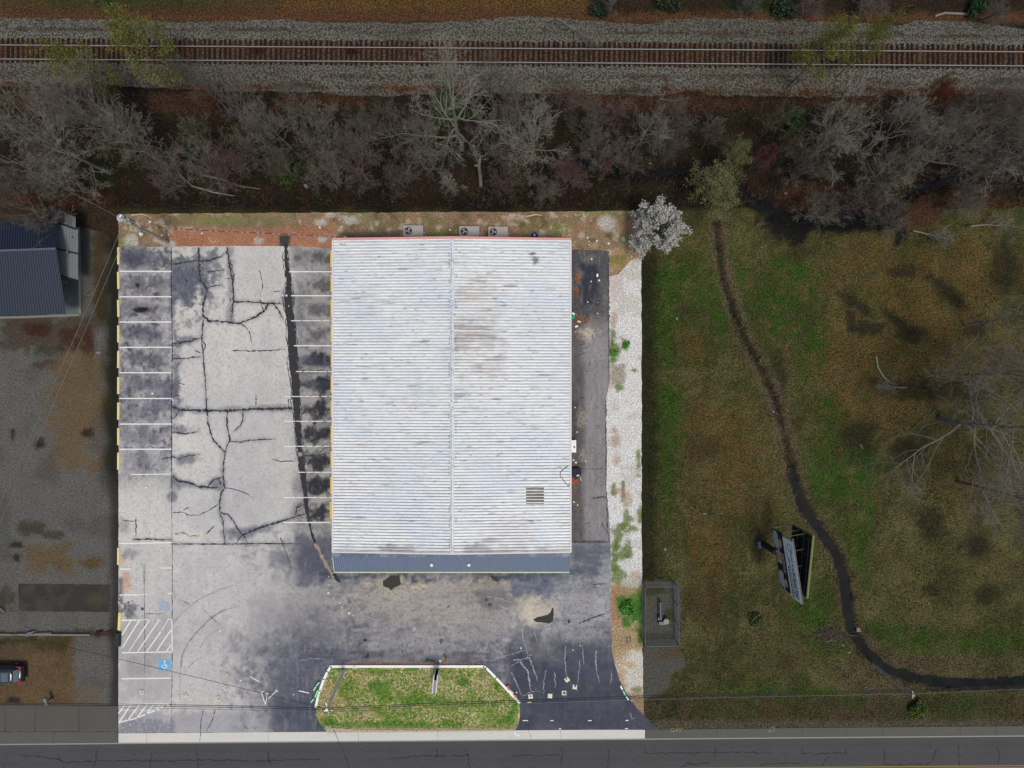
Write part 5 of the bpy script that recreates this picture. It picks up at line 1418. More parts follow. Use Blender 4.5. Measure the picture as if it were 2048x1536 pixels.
# ================================================================ MONUMENT SIGN on the island
sg = empty('roadside_sign', P(869.5, 1366)); tag(sg, 'empty two-sided sign cabinet with white side frames on the grass island', 'sign')
SL = lambda q: Vector(q) - sg.location
hT = 2.6
a = P(871.5, 1350.5, hT); c_ = P(868, 1387.5, hT)
d = (c_ - a); L = d.length; u = d.normalized(); nrm = Vector((-u.y, u.x, 0)); ang = math.atan2(d.y, d.x)
mid = (a + c_) / 2
m_sw = mat('white_sign_frame', (232, 230, 226), .5, 0, .05, 3)
for s in (-1, 1):
    mb = MB(); mb.box(SL(mid + nrm * s * .19 - Vector((0, 0, .8))), (L, .07, 1.6), ang); mb.build('side_frame', m_sw, sg)
mb = MB(); mb.box(SL(mid + u * .26 - Vector((0, 0, .06))), (L - .55, .30, .05), ang); mb.build('top_panel', mat('blue_grey_panel', (122, 126, 146), .6, 0, .05), sg)
mb = MB(); mb.box(SL(mid - Vector((0, 0, 1.58))), (L - .04, .30, .04), ang); mb.build('base_tray', m_dark, sg)
for s in (-.55, .55):
    mb = MB(); q = mid + u * s; mb.cyl(SL((q.x, q.y, .1)), .07, .95, 10); mb.build('post', m_dark, sg)

# ================================================================ BILLBOARD
bb = empty('billboard', P(1527, 1088)); tag(bb, 'two-faced billboard on one thick steel post, black board with white board above', 'billboard')
BL = lambda q: Vector(q) - bb.location
m_blk = mat('black_board', (20, 21, 22), .6, 0, .1, 2)
m_wht = mat('white_board_skin', (214, 222, 224), .6, 0, .04, 1)
m_strut = mat('rusty_strut', (84, 78, 76), .7)
m_rim = mat('yellow_green_rim', (116, 124, 66), .6, 0, .08, 2)
m_rimg = mat('grey_rim', (92, 90, 96), .6, 0, .08, 2)
m_photo1 = mat('pale_blue_print', (158, 168, 180), .6, 0, .12, 4); m_photo2 = mat('cream_print', (172, 164, 134), .6, 0, .2, 5, (110, 90, 56), .58); m_or = mat('orange_print', (196, 116, 80), .6, 0, .12, 3, (170, 156, 144), .6); m_pr = mat('white_print', (178, 180, 174), .6, 0, .1, 4)
m_ink = mat('dark_ink', (16, 20, 26), .6, 0, 0); m_ink2 = mat('grey_ink', (66, 76, 88), .6, 0, 0)
ZB, ZM, ZT = 4.0, 6.5, 8.9
n0 = P(1544, 1056, ZB); s0 = P(1562, 1173, ZB)        # lower edge of the west face, north and south ends
wd = (s0 - n0); WL_ = wd.length; wu = wd.normalized(); wn_ = Vector((wu.y, -wu.x, 0))
if wn_.x > 0: wn_ = -wn_
def wf(s, z, off=0.0): return n0 + wu * s + Vector((0, 0, z - ZB)) + wn_ * off
def plate(mb, s0_, s1_, z0_, z1_, off, th=.02):
    q = [wf(s0_, z0_, off), wf(s1_, z0_, off), wf(s1_, z1_, off), wf(s0_, z1_, off)]; r = [p_ - wn_ * th for p_ in q]
    mb.add([BL(p_) for p_ in q + r], [(0, 1, 2, 3), (7, 6, 5, 4), (0, 4, 5, 1), (1, 5, 6, 2), (2, 6, 7, 3), (3, 7, 4, 0)])
mb = MB(); plate(mb, 0, WL_, ZB, ZM, 0, .12); lowb = mb.build('lower_board', m_blk, bb)
mb = MB(); plate(mb, .35, WL_ + .25, ZM + .02, ZT, .0, .12); upb = mb.build('upper_board', m_wht, bb)
def blob(mb, pts, off):
    q = [wf(s, ZB + z * (ZM - ZB), off) for s, z in pts]; mb.add([BL(p_) for p_ in q], [tuple(range(len(q)))])
def oval(cs, cz, rs, rz, n=16, ph=0): return [(cs + rs * math.cos(2 * math.pi * k / n) * (1 + .12 * math.sin(3 * k + ph)), cz + rz * math.sin(2 * math.pi * k / n)) for k in range(n)]
for cs, sc in ((1.0, 1.0), (5.05, .92)):
    mb = MB(); blob(mb, oval(cs, .22, .95 * sc, .20), .03); blob(mb, oval(cs + .35 * sc, .45, .75 * sc, .12, ph=1), .034); blob(mb, oval(cs - .5, .40, .42, .16, ph=2), .036); mb.build('cloud_print', m_photo1, lowb)
    mb = MB(); blob(mb, oval(cs + .15, .72, .5 * sc, .13, ph=2), .04); mb.build('dog_shape_print', m_photo2, lowb)
mb = MB(); blob(mb, [(2.15, .12), (3.35, .12), (3.35, .58), (2.15, .58)], .03); mb.build('orange_panel_print', m_pr, lowb)
mb = MB(); blob(mb, [(2.3, .17), (3.2, .17), (3.2, .50), (2.3, .50)], .034); mb.build('orange_block_print', m_or, lowb)
mb = MB()
for z_ in (.66, .80):
    s_ = 2.15
    while s_ < 3.9: w_ = rnd.uniform(.12, .26); blob(mb, [(s_, z_), (s_ + w_, z_), (s_ + w_, z_ + .07), (s_, z_ + .07)], .03); s_ += w_ + .05
blob(mb, oval(4.05, .82, .12, .05), .03); mb.build('slogan_print', m_pr, lowb)
# unreadable rows of lettering on the white board: script line, small line, dark line
mb = MB(); r = random.Random(4)
def script(s_, z_, s1_, amp, w, dens=.05):
    pts = []; k = 0
    while s_ < s1_:
        pts.append((s_, z_ + amp * math.sin(k * 1.9) * r.uniform(.3, 1))); s_ += dens * r.uniform(.6, 1.4); k += 1
    for (a0, b0), (a1, b1) in zip(pts[:-1], pts[1:]):
        if r.random() < .12: continue
        mb.tube([BL(wf(a0, b0, .02)), BL(wf(a1, b1, .02))], w, 4)
script(1.2, 8.15, 3.3, .22, .030, .09)
mb.build('script_lettering', m_ink2, upb); mb = MB()
mb.tube([BL(wf(1.15 + .45 * math.cos(t_ * .35 + .6), 8.1 + .5 * math.sin(t_ * .35 + .6), .02)) for t_ in range(15)], .02, 4, False)
mb.build('capital_curl', m_ink2, upb); mb = MB()
mb.tube([BL(wf(1.0 + s_ * .25, 7.25 - .2 * math.sin(s_ * .6), .02)) for s_ in range(9)], .02, 4, False)
mb.build('underline_curl', m_ink2, upb); mb = MB()
script(2.2, 7.5, 6.1, .10, .024, .07); script(3.2, 7.95, 6.1, .20, .034, .07); script(3.4, 8.35, 5.9, .13, .03, .06)
mb.build('script_lettering', m_ink2, upb)
mb = MB(); s_ = 3.15
while s_ < 6.0:
    w_ = r.uniform(.14, .2); plate(mb, s_, s_ + w_, 6.95, 7.17, .03, .012); plate(mb, s_ + .03, s_ + w_ - .02, 7.14, 7.24, .031, .012); s_ += w_ + .12
mb.build('number_lettering', m_ink, upb)
mb = MB()
for s_, z_ in ((3.6, 8.15), (4.1, 8.45), (4.7, 8.2), (5.2, 8.5), (5.6, 8.1), (5.9, 8.4), (4.4, 7.85), (5.4, 7.8)): mb.tube([BL(wf(s_ + .02 * k, z_ + .1 * math.sin(k * 1.3), .02)) for k in range(8)], .022, 4, False)
mb.build('letter_stroke', m_ink, upb)
# east face board, seen from behind
e0 = P(1586, 1054, ZB); e1 = P(1601, 1187, ZB)
e0.x = P(1627, 1071, ZT).x; e0.y = P(1627, 1071, ZT).y; e1.x = P(1614.5, 1196, ZT).x; e1.y = P(1614.5, 1196, ZT).y
ed = (e1 - e0); eu = ed.normalized(); en = Vector((eu.y, -eu.x, 0))
if en.x > 0: en = -en
mb = MB(); q = [e0, e1, e1 + Vector((0, 0, ZT - ZB)), e0 + Vector((0, 0, ZT - ZB))]; r_ = [p_ - en * .12 for p_ in q]
mb.add([BL(p_) for p_ in q + r_], [(0, 1, 2, 3), (7, 6, 5, 4), (0, 4, 5, 1), (1, 5, 6, 2), (2, 6, 7, 3), (3, 7, 4, 0)]); mb.build('rear_board', mat('board_back_black', (13, 13, 15), .8), bb)
def eb(s, z, off=0.0): return e0 + eu * s + Vector((0, 0, z - ZB)) + en * off
mb = MB(); EL = ed.length
mb.tube([BL(eb(0, ZT, 0)), BL(eb(EL, ZT, 0))], .11, 6); mb.tube([BL(eb(0, ZM, .0)), BL(eb(0, ZT, 0))], .09, 6); mb.tube([BL(eb(EL, ZB + .6, .0)), BL(eb(EL, ZT, 0))], .07, 6); mb.build('yellow_rim', m_rim, bb)
mb = MB(); mb.tube([BL(eb(0, ZB, .0)), BL(eb(0, ZM, 0))], .07, 6); mb.tube([BL(eb(0, ZB, 0)), BL(wf(0, ZB, -.1))], .05, 6)
mb.tube([BL(wf(0, ZT, -.1)), BL(wf(WL_ + .25, ZT, -.1))], .09, 6); mb.build('grey_rim', m_rimg, bb)
mb = MB()
for s in (.6, 2.1, 3.6, 5.2): mb.tube([BL(eb(s, ZB + .2, .1)), BL(eb(s * .98, ZT - .3, .1))], .035, 5)
for z_ in (ZB + .4, 5.6, 7.1, 8.3): mb.tube([BL(eb(.1, z_, .08)), BL(eb(EL - .1, z_, .08))], .03, 5)
for s in (.1, 1.6, 3.2): mb.tube([BL(eb(s, 6.0, .1)), BL(wf(s, 6.0, -.15))], .04, 5); mb.tube([BL(eb(s, 7.6, .1)), BL(wf(s, 7.6, -.15))], .04, 5)
mb.build('frame', m_strut, bb)
mb = MB(); pc = P(1553, 1105, 4.2); mb.tube([BL(P(1527, 1088, -.1)), BL(P(1553, 1105, 4.2))], .33, 16); mb.tube([BL(P(1553, 1105, 3.7)), BL(wf(WL_ * .5, ZB + .3, -.5))], .22, 10); mb.build('post', mat('black_post', (24, 25, 28), .6), bb)
mb = MB(); p = P(1519, 1090, .45); mb.box((p.x, p.y, .25), (.35, .75, .5), .1); mb.cyl((p.x - .1, p.y + .6, 0), .03, .9, 6)
tag(mb.build('control_box', mat('blue_grey_box', (52, 66, 82), .6)), 'small blue-grey electrical box beside the billboard post', 'electrical box')

# ================================================================ PARKED SUV (left edge)
car = empty('parked_car', P(13, 1342, .0)); tag(car, 'black parked SUV with red tail lamps on straw coloured ground at the left edge', 'car')
m_paint = mat('black_car_paint', (26, 26, 34), .25, 0, .03, 1, spec=.6); m_cglass = mat('tinted_glass', (52, 66, 76), .08, 0, .1, .8, spec=.8); m_roofp = mat('roof_paint', (36, 42, 56), .25, 0, .05, 1, spec=.6)
m_tail = mat('red_tail_lamp', (150, 34, 52), .3); m_tyre2 = mat('tyre', (22, 22, 22), .9); m_chrome = mat('bright_trim', (128, 130, 138), .3, .5)


def sring(z, xr, xf, w, e=3.6, n=40, cx=0):
    pts = []
    for k in range(n):
        a = 2 * math.pi * k / n; cxs = (xr + xf) / 2; hx = (xf - xr) / 2
        c, s = math.cos(a), math.sin(a)
        pts.append((cxs + hx * math.copysign(abs(c) ** (2 / e), c), w / 2 * math.copysign(abs(s) ** (2 / e), s), z))
    return pts


def loft(rings, close=True):
    mb = MB(); n = len(rings[0]); vs = [p for r in rings for p in r]; fs = []
    for j in range(len(rings) - 1):
        for k in range(n): fs.append((j * n + k, j * n + (k + 1) % n, (j + 1) * n + (k + 1) % n, (j + 1) * n + k))
    if close: fs.append(tuple(reversed(range(n)))); fs.append(tuple((len(rings) - 1) * n + k for k in range(n)))
    return mb.add(vs, fs)


# +x is the rear of the car (towards the car park)
loft([sring(.28, -2.25, 2.25, 1.72, 5), sring(.45, -2.36, 2.34, 1.88, 4.5), sring(.72, -2.38, 2.36, 1.92, 4.2), sring(.92, -2.34, 2.3, 1.90, 4), sring(1.02, -2.2, 2.2, 1.80, 4)]).build('body', m_paint, car, True)
loft([sring(1.01, -1.35, 2.12, 1.68, 4.5), sring(1.30, -.85, 1.98, 1.52, 4.5), sring(1.58, -.35, 1.72, 1.34, 4.5)]).build('side_window', m_cglass, car, True)
loft([sring(1.57, -.40, 1.80, 1.38, 5), sring(1.64, -.30, 1.72, 1.26, 5), sring(1.67, 0, 1.5, 1.0, 4)]).build('roof', m_roofp, car, True)
mb = MB(); mb.box((1.95, 0, 1.32), (.05, 1.25, .52), M=Matrix.Rotation(-.55, 3, 'Y')); mb.build('rear_window', mat('painted_reflection_glass', (96, 112, 116), .06, 0, .2, 1.4, spec=.9), car)  # rear pane's reflection is put into its lighter base colour
mb = MB(); mb.box((1.0, 0, 1.675), (.75, .95, .02)); mb.build('sunroof', mat('sunroof_glass', (82, 96, 104), .08, 0, .2, 1.2, spec=.9), car)
for s in (-1, 1):
    mb = MB(); mb.box((2.16, s * .74, .98), (.30, .30, .16), -s * .35); mb.box((1.96, s * .84, 1.0), (.34, .10, .10)); mb.build('tail_light', m_tail, car)
    mb = MB(); mb.tube([(-.3, s * .62, 1.66), (0, s * .63, 1.72), (1.4, s * .62, 1.72), (1.65, s * .61, 1.66)], .022, 6); mb.build('roof_rail', m_chrome, car)
    mb = MB(); mb.box((-.85, s * 1.02, 1.08), (.16, .22, .14)); mb.build('mirror', m_paint, car)
    for x in (-1.45, 1.4):
        mb = MB(); mb.tube([(x, s * .74, .34), (x, s * .96, .34)], .34, 20); w_ = mb.build('wheel', m_tyre2, car)
        mb = MB(); mb.tube([(x, s * .955, .34), (x, s * .97, .34)], .2, 12); mb.build('rim', m_chrome, w_)
mb = MB(); mb.box((2.33, 0, .62), (.12, 1.66, .26)); mb.box((2.40, 0, .60), (.03, 1.1, .03)); mb.build('bumper', m_dark, car)
mb = MB(); mb.box((2.33, 0, 1.0), (.02, .5, .09)); mb.tube([(2.24, -.62, 1.04), (2.30, 0, 1.05), (2.24, .62, 1.04)], .02, 5); mb.build('tailgate_trim', m_chrome, car)
mb = MB(); mb.tube([(2.14, .1, 1.10), (1.98, -.3, 1.3)], .015, 4); mb.build('wiper', m_dark, car)

# ================================================================ CHAIN LINK ENCLOSURE on the right
m_fence = mat('galvanised_wire', (98, 104, 110), .5, .2, .05)
def chain_panel(name, a, c, h, label):
    t = empty(name, a); tag(t, label, 'fence', 'chain link fence round the valve')
    a = Vector(a); c = Vector(c); d = c - a; L = d.length; u = d / L
    mb = MB(); mb.tube([(0, 0, h), u * L + Vector((0, 0, h))], .035, 6); mb.tube([(0, 0, .06), u * L + Vector((0, 0, .06))], .012, 4); mb.build('top_rail', m_fence, t)
    k = max(1, round(L / 2.4))
    for i in range(k + 1):
        q = MB(); q.cyl(u * (L * i / k), .04, h + .05, 8); q.build('post', m_fence, t)
    mb = MB(); s = -h
    while s < L:
        for sg_ in (1, -1):
            s0_, z0_, s1_, z1_ = (s, 0, s + h, h) if sg_ > 0 else (s, h, s + h, 0)
            t0 = max(0, (0 - s0_) / h); t1 = min(1, (L - s0_) / h)
            if t1 > t0: mb.tube([u * (s0_ + h * t0) + Vector((0, 0, z0_ + (z1_ - z0_) * t0 + .05)), u * (s0_ + h * t1) + Vector((0, 0, z0_ + (z1_ - z0_) * t1 + .05))], .005, 3, False)
        s += .15
    mb.build('wire_mesh', m_fence, t)
    return t


fp = [P(1284, 1163), P(1347, 1163), P(1350, 1278), P(1284, 1279)]
chain_panel('chain_link_fence', fp[0], fp[1], 2.0, 'north run of chain link fence on the gravel pad, up-photo side')
chain_panel('chain_link_fence', fp[1], fp[2], 2.0, 'long run of chain link fence facing the field with the billboard')
chain_panel('chain_link_fence', fp[2], fp[3], 2.0, 'low-photo run of chain link fence with rust coloured rubbish caught inside')
chain_panel('chain_link_fence', fp[3], fp[0], 2.0, 'run of chain link fence closest to the car park strip')
t = empty('gas_valve', P(1319, 1240)); tag(t, 'pale blue pipe valve with a white lid inside the fenced enclosure', 'valve')
m_vp = mat('pale_blue_pipe', (72, 84, 92), .5)
L4 = lambda q: Vector(q) - t.location
mb = MB(); mb.tube([L4(P(1321, 1204, .1)), L4(P(1321, 1205, .8)), L4(P(1321, 1238, .8)), L4(P(1321, 1240, .1))], .10, 8); mb.tube([L4(P(1324, 1205, .6)), L4(P(1324, 1236, .6))], .05, 6); mb.build('pipe', m_vp, t)
mb = MB(); mb.box(L4(P(1323, 1245, .35)), (.62, .34, .6)); mb.box(L4(P(1319, 1236, .35)), (.4, .3, .5)); mb.build('valve_body', m_vp, t)
mb = MB(); mb.cyl(L4(P(1330, 1239, 0)), .30, .7, 24); mb.build('lid', mat('dim_white_lid', (118, 114, 108), .5), t)

# ================================================================ BESIDE THE EAST WALL
t = empty('leaning_board', P(1146, 892)); tag(t, 'long white board with a red and grey emblem lying against the right wall', 'board')
p = P(1147.7, 892.7, .75) - P(1146, 892)
mb = MB(); mb.box((p.x, p.y, .70), (.50, 1.32, .06), taper=1); mb.build('board_face', mat('white_board', (244, 242, 240), .5, 0, .03), t)
mb = MB(); mb.box((p.x + .02, p.y - .07, .735), (.20, .24, .006)); mb.build('emblem', mat('faded_red_print', (214, 150, 150)), t)
mb = MB(); mb.box((p.x + .10, p.y - .08, .738), (.09, .20, .006)); mb.build('emblem_bar', mat('grey_brown_print', (108, 88, 84)), t)
mb = MB(); mb.tube([(p.x - .1, p.y + .55, .735), (p.x, p.y + .40, .735), (p.x + .12, p.y + .42, .735), (p.x + .1, p.y + .52, .735)], .014, 4); mb.build('swirl', mat('grey_print', (170, 168, 170)), t)
for y_ in (-.5, .5):
    mb = MB(); mb.box((p.x, p.y + y_, .34), (.4, .06, .66)); mb.build('leg', m_trim, t)
t = empty('rubbish_sofa', P(1152, 945)); tag(t, 'dark padded chair dumped upside down against the right wall with a white label', 'chair')
m_navy = mat('navy_padding', (38, 42, 60), .9, 0, .3, 9, (60, 62, 78), .56, bump=.02)
loft([[(p_[0] * 1, p_[1], p_[2]) for p_ in sring(0.02, -.5, .42, .98, 4)], sring(.45, -.5, .44, 1.02, 4), sring(.6, -.42, .36, .9, 3.5), sring(.5, -.25, .2, .6, 3)]).build('seat', m_navy, t, True)
mb = MB(); mb.tube([(-.45, .5, .5), (.3, .52, .55), (.45, .35, .5), (.46, -.45, .4)], .05, 8); mb.build('frame', m_dark, t)
mb = MB(); mb.box((.16, -.25, .60), (.30, .16, .02), .2); mb.build('label_card', m_trim, t)
t = tag(empty('brick_pile', P(1152, 962)), 'small heap of broken orange bricks by the dumped chair', 'bricks')
r = random.Random(12)
m_brick = mat('orange_brick', (176, 84, 56), .9, 0, .2, 6, (90, 60, 50), .55)
for k in range(7):
    mb = MB(); mb.box((r.uniform(-.45, .3), r.uniform(-.3, .3), r.uniform(.05, .2)), (.34, .2, .13), r.uniform(0, 3)); mb.build('brick', m_brick, t)
mb = MB(); a = P(1159.5, 950, .5); c_ = P(1162.5, 961, .1); mb.tube([a, c_], .05, 4); tag(mb.build('plank', mat('pale_plank', (232, 206, 170), .8)), 'short pale plank leaning by the orange bricks', 'plank')
# green sack and cards up the drive
mb = loft([sring(0, -.28, .28, .5, 2.6, 20), sring(.2, -.34, .30, .6, 2.4, 20), sring(.38, -.2, .2, .4, 2.2, 20)])
o = mb.build('rubbish_sack', mat('green_plastic', (24, 146, 94), .4, 0, .15, 6), smooth=True); o.location = P(1145.5, 634); tag(o, 'bright green plastic sack half under the right roof edge', 'sack')
def slab(name, x, y, w, d, h, rz, m, label, cat, z=.02, grp=None):
    mb = MB(); mb.box((0, 0, h / 2), (w, d, h), taper=.97); o = mb.build(name, m); o.location = P(x, y); o.location.z = z; o.rotation_euler = (0, 0, rz); return tag(o, label, cat, grp)
m_card = mat('white_card', (244, 240, 236), .8, 0, .06, 4); m_cardb = mat('cream_card', (226, 204, 178), .8, 0, .08, 4, (190, 150, 130), .6)
slab('cardboard_box', 1146, 628.5, .34, .2, .3, -.6, m_card, 'white and pink carton resting on the green sack', 'carton', .32)
slab('cardboard_box', 1158, 643.5, .40, .2, .16, -.2, m_cardb, 'cream carton lying in the leaves near the green sack', 'carton')
slab('foam_block', 1194.5, 551, .2, .34, .12, 0.05, m_card, 'tall white foam block on the dark patch of the back drive', 'foam block')
slab('foam_block', 1198, 561, .2, .16, .1, .3, m_card, 'small white foam block just below the tall one', 'foam block')
slab('paper_bundle', 1153, 653, .34, .2, .12, .3, m_card, 'crumpled white paper bundle by the right wall below the cartons', 'paper')
slab('green_tub', 1246, 479.5, .38, .5, .3, .35, mat('sea_green_plastic', (120, 196, 178), .5, 0, .1, 5), 'sea green plastic tub in the grass under the blossom tree', 'tub')
slab('black_bin', 239, 1277, .42, 1.5, .5, -.03, mat('black_bin_plastic', (26, 28, 36), .6), 'long black bin with green and red specks on the left edge of the car park', 'bin')
slab('white_litter_board', 234, 485 - 40, .01, .01, .01, 0, m_card, 'x', 'x')
bpy.data.objects.remove(bpy.data.objects['white_litter_board'])
slab('manhole_ring', 600.5, 908.5, .01, .01, .01, 0, m_card, 'x', 'x'); bpy.data.objects.remove(bpy.data.objects['manhole_ring'])
mb = MB(); mb.cyl((0, 0, 0), .27, .03, 24); o = mb.build('manhole_cover', mat('concrete_lid', (150, 144, 138), .8, 0, .1, 6)); o.location = P(600.5, 908.5); o.location.z = .02; tag(o, 'round manhole cover set in the dark drain trench', 'manhole cover')
mb = MB(); mb.tube([(.27 * math.cos(a), .27 * math.sin(a), .035) for a in [i * .393 for i in range(17)]], .03, 5, False); q = mb.build('rim', m_crackd, o)
mb = MB(); mb.box((0, 0, .01), (.42, .55, .05)); o = mb.build('meter_lid', mat('meter_lid_grey', (140, 136, 130), .8, 0, .1, 8)); o.location = P(1257, 1279); tag(o, 'rectangular grey meter lid in the dirt strip beside the drive', 'meter lid')
mb = MB(); mb.box((0, .25, .04), (.46, .05, .03)); mb.box((0, -.25, .04), (.46, .05, .03)); mb.box((.2, 0, .04), (.05, .5, .03)); mb.box((-.2, 0, .04), (.05, .5, .03)); mb.build('frame', m_dark, o)
mb = MB(); mb.cyl((0, 0, 0), .16, .05, 14); o = mb.build('meter_lid', m_ac); o.location = P(1238.5, 1329); tag(o, 'small round meter lid in gravel beside the drive curve', 'meter lid')
# concrete sign-post blocks
m_blk2 = mat('cream_concrete_block', (226, 216, 196), .8, 0, .08, 5)
def base_block(x, y, rz, hole, label, pale=False):
    o = None
    t = MB(); t.box((0, 0, .06), (.50, .50, .12), taper=.94); o = t.build('post_base', m_blk2 if not pale else mat('worn_concrete_block', (200, 194, 176), .8, 0, .1, 5))
    o.location = P(x, y); o.location.z = .013; o.rotation_euler = (0, 0, rz)
    q = MB(); q.cyl((hole[0], hole[1], .115), hole[2], .012, 10); q.build('rust_stain', mat('post_socket', (104, 90, 74) if not pale else (150, 140, 116), .9), o)
    return tag(o, label, 'post base', 'square concrete post bases')
base_block(1061, 1392, .1, (0, .05, .10), 'square concrete post base nearest the island corner')
base_block(1100, 1391, -.08, (0, 0, .04), 'plain square concrete post base, no dark stain, between two stained ones')
base_block(1128, 1385, 0, (.03, 0, .16), 'square concrete post base with a wide brown stain, third from the island')
base_block(1149.5, 1373, -.1, (.03, .12, .13), 'square concrete post base furthest from the island')
base_block(1134, 1358.5, .6, (0, .12, .10), 'diamond-turned concrete post base set back from the road')
base_block(285, 1384, 0, (.05, .02, .10), 'small concrete post base inside the last bay at the left', True)
base_block(371, 1390.5, .6, (.0, .1, .07), 'tilted concrete post base on pale paving left of centre', True)
base_block(437, 1396, .1, (.05, -.02, .12), 'worn concrete post base nearest the road on the pale paving', True)
base_block(452, 1375, .5, (.05, -.02, .12), 'faint concrete post base furthest right on the pale paving', True)
# broken painted kerb blocks by the drive mouths
def kblock(a, c, w, h, col, label, z=.02):
    A = P(*a); B = P(*c); d = B - A; mb = MB(); mb.box((0, 0, h / 2), (d.length, w, h), taper=.85)
    o = mb.build('kerb_block', mat('kerb_paint', col, .5, 0, .08, 6, (200, 206, 200), .64)); o.location = (A + B) / 2; o.location.z = z; o.rotation_euler = (0, 0, math.atan2(d.y, d.x)); return tag(o, label, 'kerb block', 'broken kerb blocks')
kblock((640.5, 1361.5), (633.5, 1370.5), .15, .3, (146, 232, 176), 'mint green kerb block at the top of the pile left of the island')
kblock((633.5, 1370.5), (628.5, 1379), .13, .3, (206, 244, 208), 'pale kerb block continuing the mint green one left of the island')
kblock((637.5, 1377), (631.5, 1393), .14, .35, (160, 238, 150), 'long lime green kerb block lying parallel to the white kerb')
kblock((629.5, 1394.5), (623.5, 1403), .15, .3, (140, 236, 184), 'mint kerb block lowest of the pile left of the island')
kblock((641.5, 1378), (637.5, 1394), .20, .24, (196, 246, 222), 'pale green painted length resting on the island kerb', .2)
kblock((1240, 1369), (1244.5, 1377.5), .17, .3, (240, 240, 240), 'white kerb block at the top of the row on the drive curve')
kblock((1245, 1379), (1250, 1388), .15, .3, (130, 224, 164), 'green kerb block between two white ones on the drive curve')
kblock((1251, 1390), (1256.5, 1398), .17, .3, (240, 240, 240), 'white kerb block at the bottom of the row on the drive curve')
kblock((1014.5, 1369), (1018, 1377), .28, .3, (184, 90, 78), 'upper brick red kerb block beside the island\'s slanting kerb')
kblock((1029, 1387), (1032, 1395), .28, .3, (196, 108, 92), 'lower brick red kerb block beside the island\'s slanting kerb')
kblock((1019, 1378), (1028, 1386), .10, .2, (228, 226, 220), 'thin white rail between the two brick red kerb blocks')
kblock((1034, 1397), (1040.5, 1404), .18, .3, (242, 242, 242), 'white kerb block at the lower tip of the island kerb')
kblock((632, 1399), (633.5, 1401.5), .12, .1, (226, 120, 124), 'tiny pink fragment beside the mint kerb blocks')
# low wall, sheet, wreckage and mailbox on the left
t = tag(empty('boundary_kerb', P(80, 1268)), 'long thin pale boundary kerb crossing the neighbour\'s yard', 'kerb')
mb = MB(); mb.box((0, .0, .12), (16.5, .18, .24), .0); mb.build('kerb_stone', mat('pale_kerb_stone', (118, 112, 102), .8, 0, .08, 3), t); t.rotation_euler = (0, 0, -.004); t.location.x = P(30, 0).x
mb = MB(); vs = [P(*q) for q in ((50, 1277, .1), (53, 1266, .3), (61, 1264, .45), (72, 1261, .25), (66, 1266, .2), (58, 1271, .3), (52, 1274, .12))]
mb.add(vs + [v - Vector((0, 0, .03)) for v in vs], [tuple(range(7)), tuple(reversed(range(7, 14)))] + [(i, i + 7, (i + 1) % 7 + 7, (i + 1) % 7) for i in range(7)]); tag(mb.build('plastic_sheet', mat('blue_grey_plastic', (94, 102, 118), .4, 0, .12, 4)), 'crumpled blue-grey plastic sheet on the thin boundary kerb', 'sheet')
slab('concrete_slab', 88, 1266, 1.9, .2, .2, 0.02, mat('pale_slab', (96, 96, 92)), 'short thick slab lying beside the thin boundary kerb', 'slab')
t = tag(empty('scrap_metal', P(207, 1267)), 'tangle of red scrap metal at the end of the boundary kerb', 'scrap')
r = random.Random(21)
for k in range(7):
    mb = MB(); a = Vector((r.uniform(-.9, .6), r.uniform(-.25, .25), .15)); mb.tube([a, a + Vector((r.uniform(.4, 1.0), r.uniform(-.1, .4), r.uniform(0, .4)))], .06, 6); mb.build('bar', mat('dull_red_steel', (92, 44, 40), .7) if k < 5 else m_dark, t)
t = tag(empty('mailbox', P(105, 1394)), 'pale tilted mailbox at the road edge on the left', 'mailbox')
mb = MB(); mb.box((0, -.02, 1.0), (.34, .95, .3), .42, taper=.8); mb.build('box', mat('pale_mailbox', (118, 118, 114), .5), t); mb = MB(); mb.cyl((0, 0, 0), .06, .9, 8); mb.build('post', m_dark, t)
slab('timber', 4, 1218, .3, 1.0, .15, .9, mat('grey_timber', (86, 84, 72)), 'weathered timber offcut at the left frame edge', 'timber')
slab('scrap_card', 197, 705.5, .5, .22, .06, -.1, mat('dim_card', (122, 124, 124)), 'flat pale card on the mossy verge left of the bays', 'card')
slab('floating_board', 1719.5, 1261, .52, .42, .06, -.05, mat('tan_board', (140, 118, 96)), 'small tan board stuck at the creek edge', 'board', -.2)
slab('scrap_card', 1353.5, 637.5, .3, .28, .04, .7, mat('grey_card', (100, 98, 98)), 'square grey card lying on the green field', 'card')
for k, (x, y, s, lb) in enumerate(((1409, 1027, .35, 'pale stone alone in the middle of the field'), (1330, 1098, .4, 'pale stone with dark shade at the field\'s left side'), (1547, 823, .3, 'pale stone on the ditch bank by its narrow part'), (1698, 1304, .35, 'white stone on the creek bank below the board'), (1685, 1290, .25, 'grey stone beside the brush heap by the creek'),
                                   (1731, 818, .15, 'white pebble on the brown field near dark patches'), (1803, 439, .4, 'round pale stone by the fallen branches'), (1571, 387, .3, 'white scrap on the bank above the wet hollow'), (116, 234, .4, 'white scrap caught under the left trees'), (612, 372, .5, 'pale angular rock in front of the bare shrubs'),
                                   (1300, 327, .3, 'white stone on the stream bank'), (1116, 330, .25, 'white dot of stone under the bare tree right of centre'))):
    mb = loft([sring(-.05, -s, s, 1.3 * s, 2.4, 9), sring(s * .5, -s * .8, s * .7, s, 2.2, 9), sring(s * .8, -s * .3, s * .3, s * .4, 2, 9)]); o = mb.build('stone', mat('pale_stone', (126, 126, 122), .8, 0, .15, 5)); o.location = P(x, y); o.rotation_euler = (0, 0, k * 1.3); o.scale = (.6, .6, .6); tag(o, lb, 'stone', 'pale stones and scraps')
for x, y, lb in ((247, 449, 'a'),): pass
